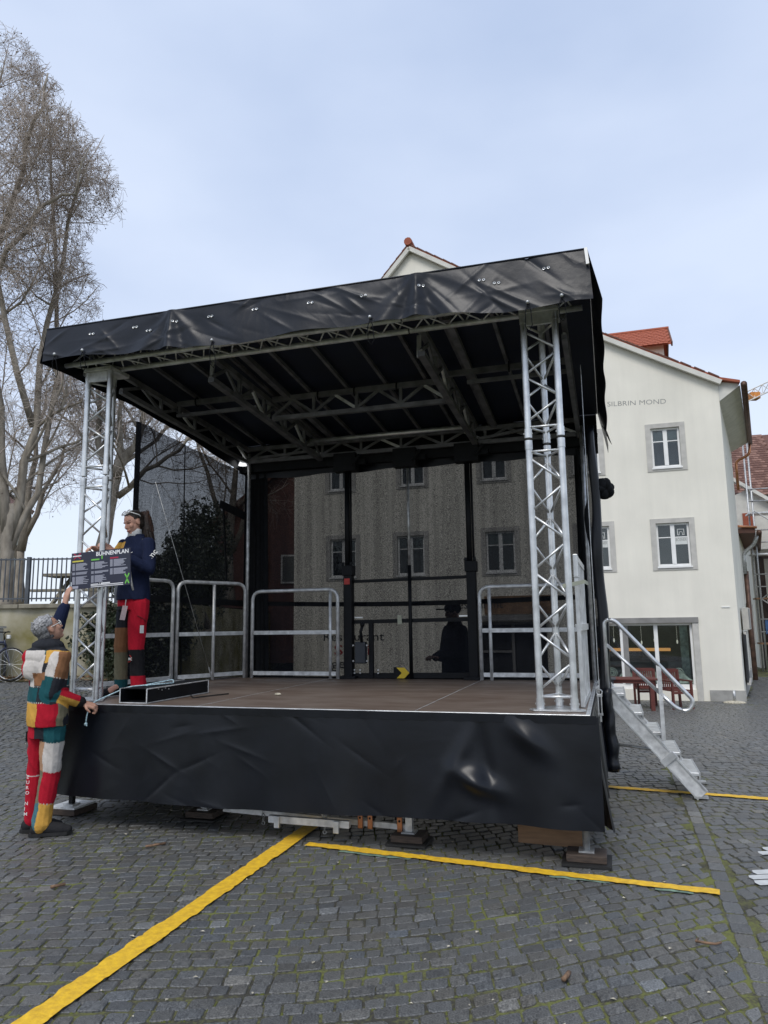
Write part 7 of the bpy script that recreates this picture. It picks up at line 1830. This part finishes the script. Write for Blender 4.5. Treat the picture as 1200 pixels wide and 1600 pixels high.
lettering('MC', kp + wl * -0.004 + Vector((0, 0, -0.014)), tuple(wl), (0, 0, 1), 0.034, 0.004, M['white_plastic'], wom, bold=0.01)
pp = LH.lerp(LK, 0.35) + wl * 0.085 + wf * 0.03
dab('pocket_flap', [pp + wf * 0.05 + Vector((0, 0, .02)), pp + Vector((0, 0, 0.0)), pp - wf * 0.05 + Vector((0, 0, -0.03))], 0.006, pm('dark_red_cloth', (0.20, 0.008, 0.014), 0.9))

# --- dark clothed person standing behind the rear cloth
dk = thing('person', 'dark clothed figure with a cap standing behind the rear shade cloth, hands held in front', 'person', tuple(S(-1.86, 3.95, 0)), stage=False)
c0 = S(-1.72, 3.95, 0); df = Vector((-0.95, -0.3, 0)).normalized(); dl = Vector((0, 0, 1)).cross(df); da = math.atan2(dl.y, dl.x)
def D_(a, b_, z): return c0 + df * a + dl * b_ + Vector((0, 0, z))
b = MB(); P, fr_d = head(b, D_(0.03, 0, 1.745), df + Vector((0, 0, -0.15)), (0, 0, 1)); limb(b, [D_(0, 0, 1.70), D_(0, 0, 1.56)], [0.055, 0.06])
loft(b, [(D_(0, 0, 0.86), 0.14, 0.11, da), (D_(0, 0, 1.5), 0.16, 0.11, da), (D_(0, 0, 1.6), 0.10, 0.07, da)])
arms = [[D_(0, 0.2, 1.5), D_(0.04, 0.27, 1.22), D_(0.24, 0.10, 1.18)], [D_(0, -0.2, 1.5), D_(0.04, -0.27, 1.22), D_(0.24, -0.08, 1.18)]]
legs = [[D_(0, 0.1, 0.9), D_(0.02, 0.12, 0.5), D_(0, 0.12, 0.1)], [D_(0, -0.1, 0.9), D_(0.02, -0.12, 0.5), D_(0, -0.12, 0.1)]]
for a in arms: limb(b, a, [0.045, 0.038, 0.03])
for a in legs: limb(b, a, [0.08, 0.055, 0.045])
for a, s_ in ((arms[0], 1), (arms[1], -1)): hand(b, a[2], df + Vector((0, 0, 0.1)) - dl * 0.3 * s_, (0, 0, -1), curl=0.6, side=s_)
m2, co = voxel_mesh(b, 0.007, 2); skin('body', m2, co, dk, lambda co: face_cols(co, D_(0.03, 0, 1.745), fr_d, 1, SK, (0.3, .12, .1), (0.04, .03, .03)), M['skinm'])
b = MB(); loft(b, [(D_(0, 0, 0.72), 0.21, 0.17, da), (D_(0, 0, 1.1), 0.215, 0.17, da), (D_(0, 0, 1.42), 0.235, 0.155, da), (D_(0, 0, 1.56), 0.15, 0.10, da), (D_(0, 0, 1.63), 0.085, 0.08, da)], 20)
for a in arms: limb(b, [a[0], a[1], a[2]], [0.085, 0.072, 0.05])
m2, co = voxel_mesh(b, 0.008, 2, noise=0.005, seed=2); skin('coat', m2, co, dk, lambda co: np.tile(np.array((0.03, 0.033, 0.042), np.float32), (len(co), 1)), M['cloth'])
b = MB()
for a in legs: limb(b, [a[0], a[1], a[2] - Vector((0, 0, 0.04))], [0.1, 0.08, 0.07]); limb(b, [a[2] - Vector((0, 0, 0.055)), a[2] + df * 0.15 - Vector((0, 0, 0.065))], [0.045, 0.035])
m2, co = voxel_mesh(b, 0.008, 2, noise=0.004, seed=3); skin('trousers', m2, co, dk, lambda co: np.tile(np.array(CHAR, np.float32), (len(co), 1)), M['cloth'])
b = MB(); hc_ = D_(0.02, 0, 1.79); b.ell(hc_, (0.11, 0.095, 0.085), 16, 10); b.box(hc_ + Vector((-0.21, -0.06, -0.02)), hc_ + Vector((-0.05, 0.05, -0.005))); b.build('cap', M['blackcloth'], dk, smooth=True)

# ------------------------------------------------------------ the plan board
pb_ = thing('plan_board', 'dark navy sign board headed BÜHNENPLAN held against the left truss tower', 'sign', (-4.02, 0.07, 1.95))
BR, BU = Vector((1, 0, 0.048)).normalized(), Vector((-0.048, 0, 1)).normalized(); B0 = Vector((-4.325, 0.085, 1.935)); BW, BH = 0.605, 0.318
def Q(x, y, d=0.0): return B0 + BR * (x * BW) + BU * (y * BH) + Vector((0, -0.008 - d, 0))
M['boardnavy'] = pm('navy_printed_board', (0.020, 0.022, 0.045), 0.4, var=0.08)
M['ptext'] = pm('pale_print', (0.34, 0.35, 0.42), 0.6, var=0.05); M['pwhite'] = pm('white_print', (0.78, 0.78, 0.80), 0.6, var=0.03)
M['pgreen'] = pm('green_print', (0.16, 0.50, 0.08), 0.6); M['pyel'] = pm('yellow_print', (0.62, 0.55, 0.08), 0.6); M['pred'] = pm('crimson_print', (0.38, 0.02, 0.06), 0.6)
b = MB(); vs_ = [Q(0, 0), Q(1, 0), Q(1, 1), Q(0, 1)]; b.add(vs_ + [q + Vector((0, 0.008, 0)) for q in vs_], [(0, 1, 2, 3), (7, 6, 5, 4), (0, 4, 5, 1), (1, 5, 6, 2), (2, 6, 7, 3), (3, 7, 4, 0)]); b.build('plate', M['boardnavy'], pb_)
def rect(b, x0, y0, x1, y1, d=0.001): b.add([Q(x0, y0, d), Q(x1, y0, d), Q(x1, y1, d), Q(x0, y1, d)], [(0, 1, 2, 3)])
lettering('BÜHNENPLAN', Q(0.425, 0.862, 0.0015), BR, BU, 0.048, 0.0, M['pwhite'], pb_, bold=0.025, fit=0.545 * BW)
b = MB(); rect(b, 0.02, 0.895, 0.17, 0.925, 0.002); b.build('logo_bar', M['pwhite'], pb_)
b = MB()
for (p, q) in (((0.04, 0.83), (0.16, 0.98)), ((0.04, 0.98), (0.16, 0.83))): b.bar(Q(*p, 0.001), Q(*q, 0.001), 0.0012, 0.009)
b.build('logo_cross', M['pred'], pb_)
rr = random.Random(12)
for (x0, head_m, rows) in ((0.015, 'pyel', ((0.70, 0.50), (0.46, 0.38), (0.34, 0.12))), (0.34, 'pgreen', ((0.70, 0.50), (0.45, 0.38), (0.33, 0.14))), (0.66, 'pred', ((0.72, 0.53), (0.48, 0.30)))):
    b = MB(); rect(b, x0, 0.745, x0 + (0.19 if x0 < 0.3 else 0.14), 0.785); b.build('heading', M[head_m], pb_)
    b = MB()
    for (yt, yb) in rows:
        y = yt
        while y - 0.018 > yb:
            rect(b, x0, y - 0.017, x0 + 0.045, y); rect(b, x0 + 0.06, y - 0.017, x0 + 0.06 + rr.uniform(0.12, 0.235), y); y -= 0.024
    b.build('printed_lines', M['ptext'], pb_)
b = MB(); rect(b, 0.335, 0.055, 0.88, 0.075); rect(b, 0.335, 0.015, 0.88, 0.032); rect(b, 0.335, 0.085, 0.46, 0.105); b.build('footer_lines', M['pwhite'], pb_)
lettering('3', Q(0.475, 0.083, 0.0015), BR, BU, 0.020, 0.0, M['pwhite'], pb_, bold=0.02)
b = MB(); rect(b, 0.505, 0.085, 0.66, 0.120); b.build('footer_word', M['pwhite'], pb_)
b = MB(); rect(b, 0.015, 0.015, 0.12, 0.085); b.build('small_print', M['ptext'], pb_)
b = MB(); c = (0.945, 0.16)
for (dx, dy, ex, ey) in ((-0.035, 0.14, 0.0, 0.03), (0.035, 0.15, 0.0, 0.03), (-0.03, -0.12, 0.0, 0.0), (0.03, -0.12, 0.0, 0.0), (0, 0.08, 0, -0.03)): b.bar(Q(c[0] + dx, c[1] + dy, 0.001), Q(c[0] + ex, c[1] + ey, 0.001), 0.0012, 0.012)
b.build('green_mark', M['pgreen'], pb_)
b = MB(); rect(b, 0.515, 0.765, 0.535, 0.86); b.build('small_green_mark', M['pgreen'], pb_)
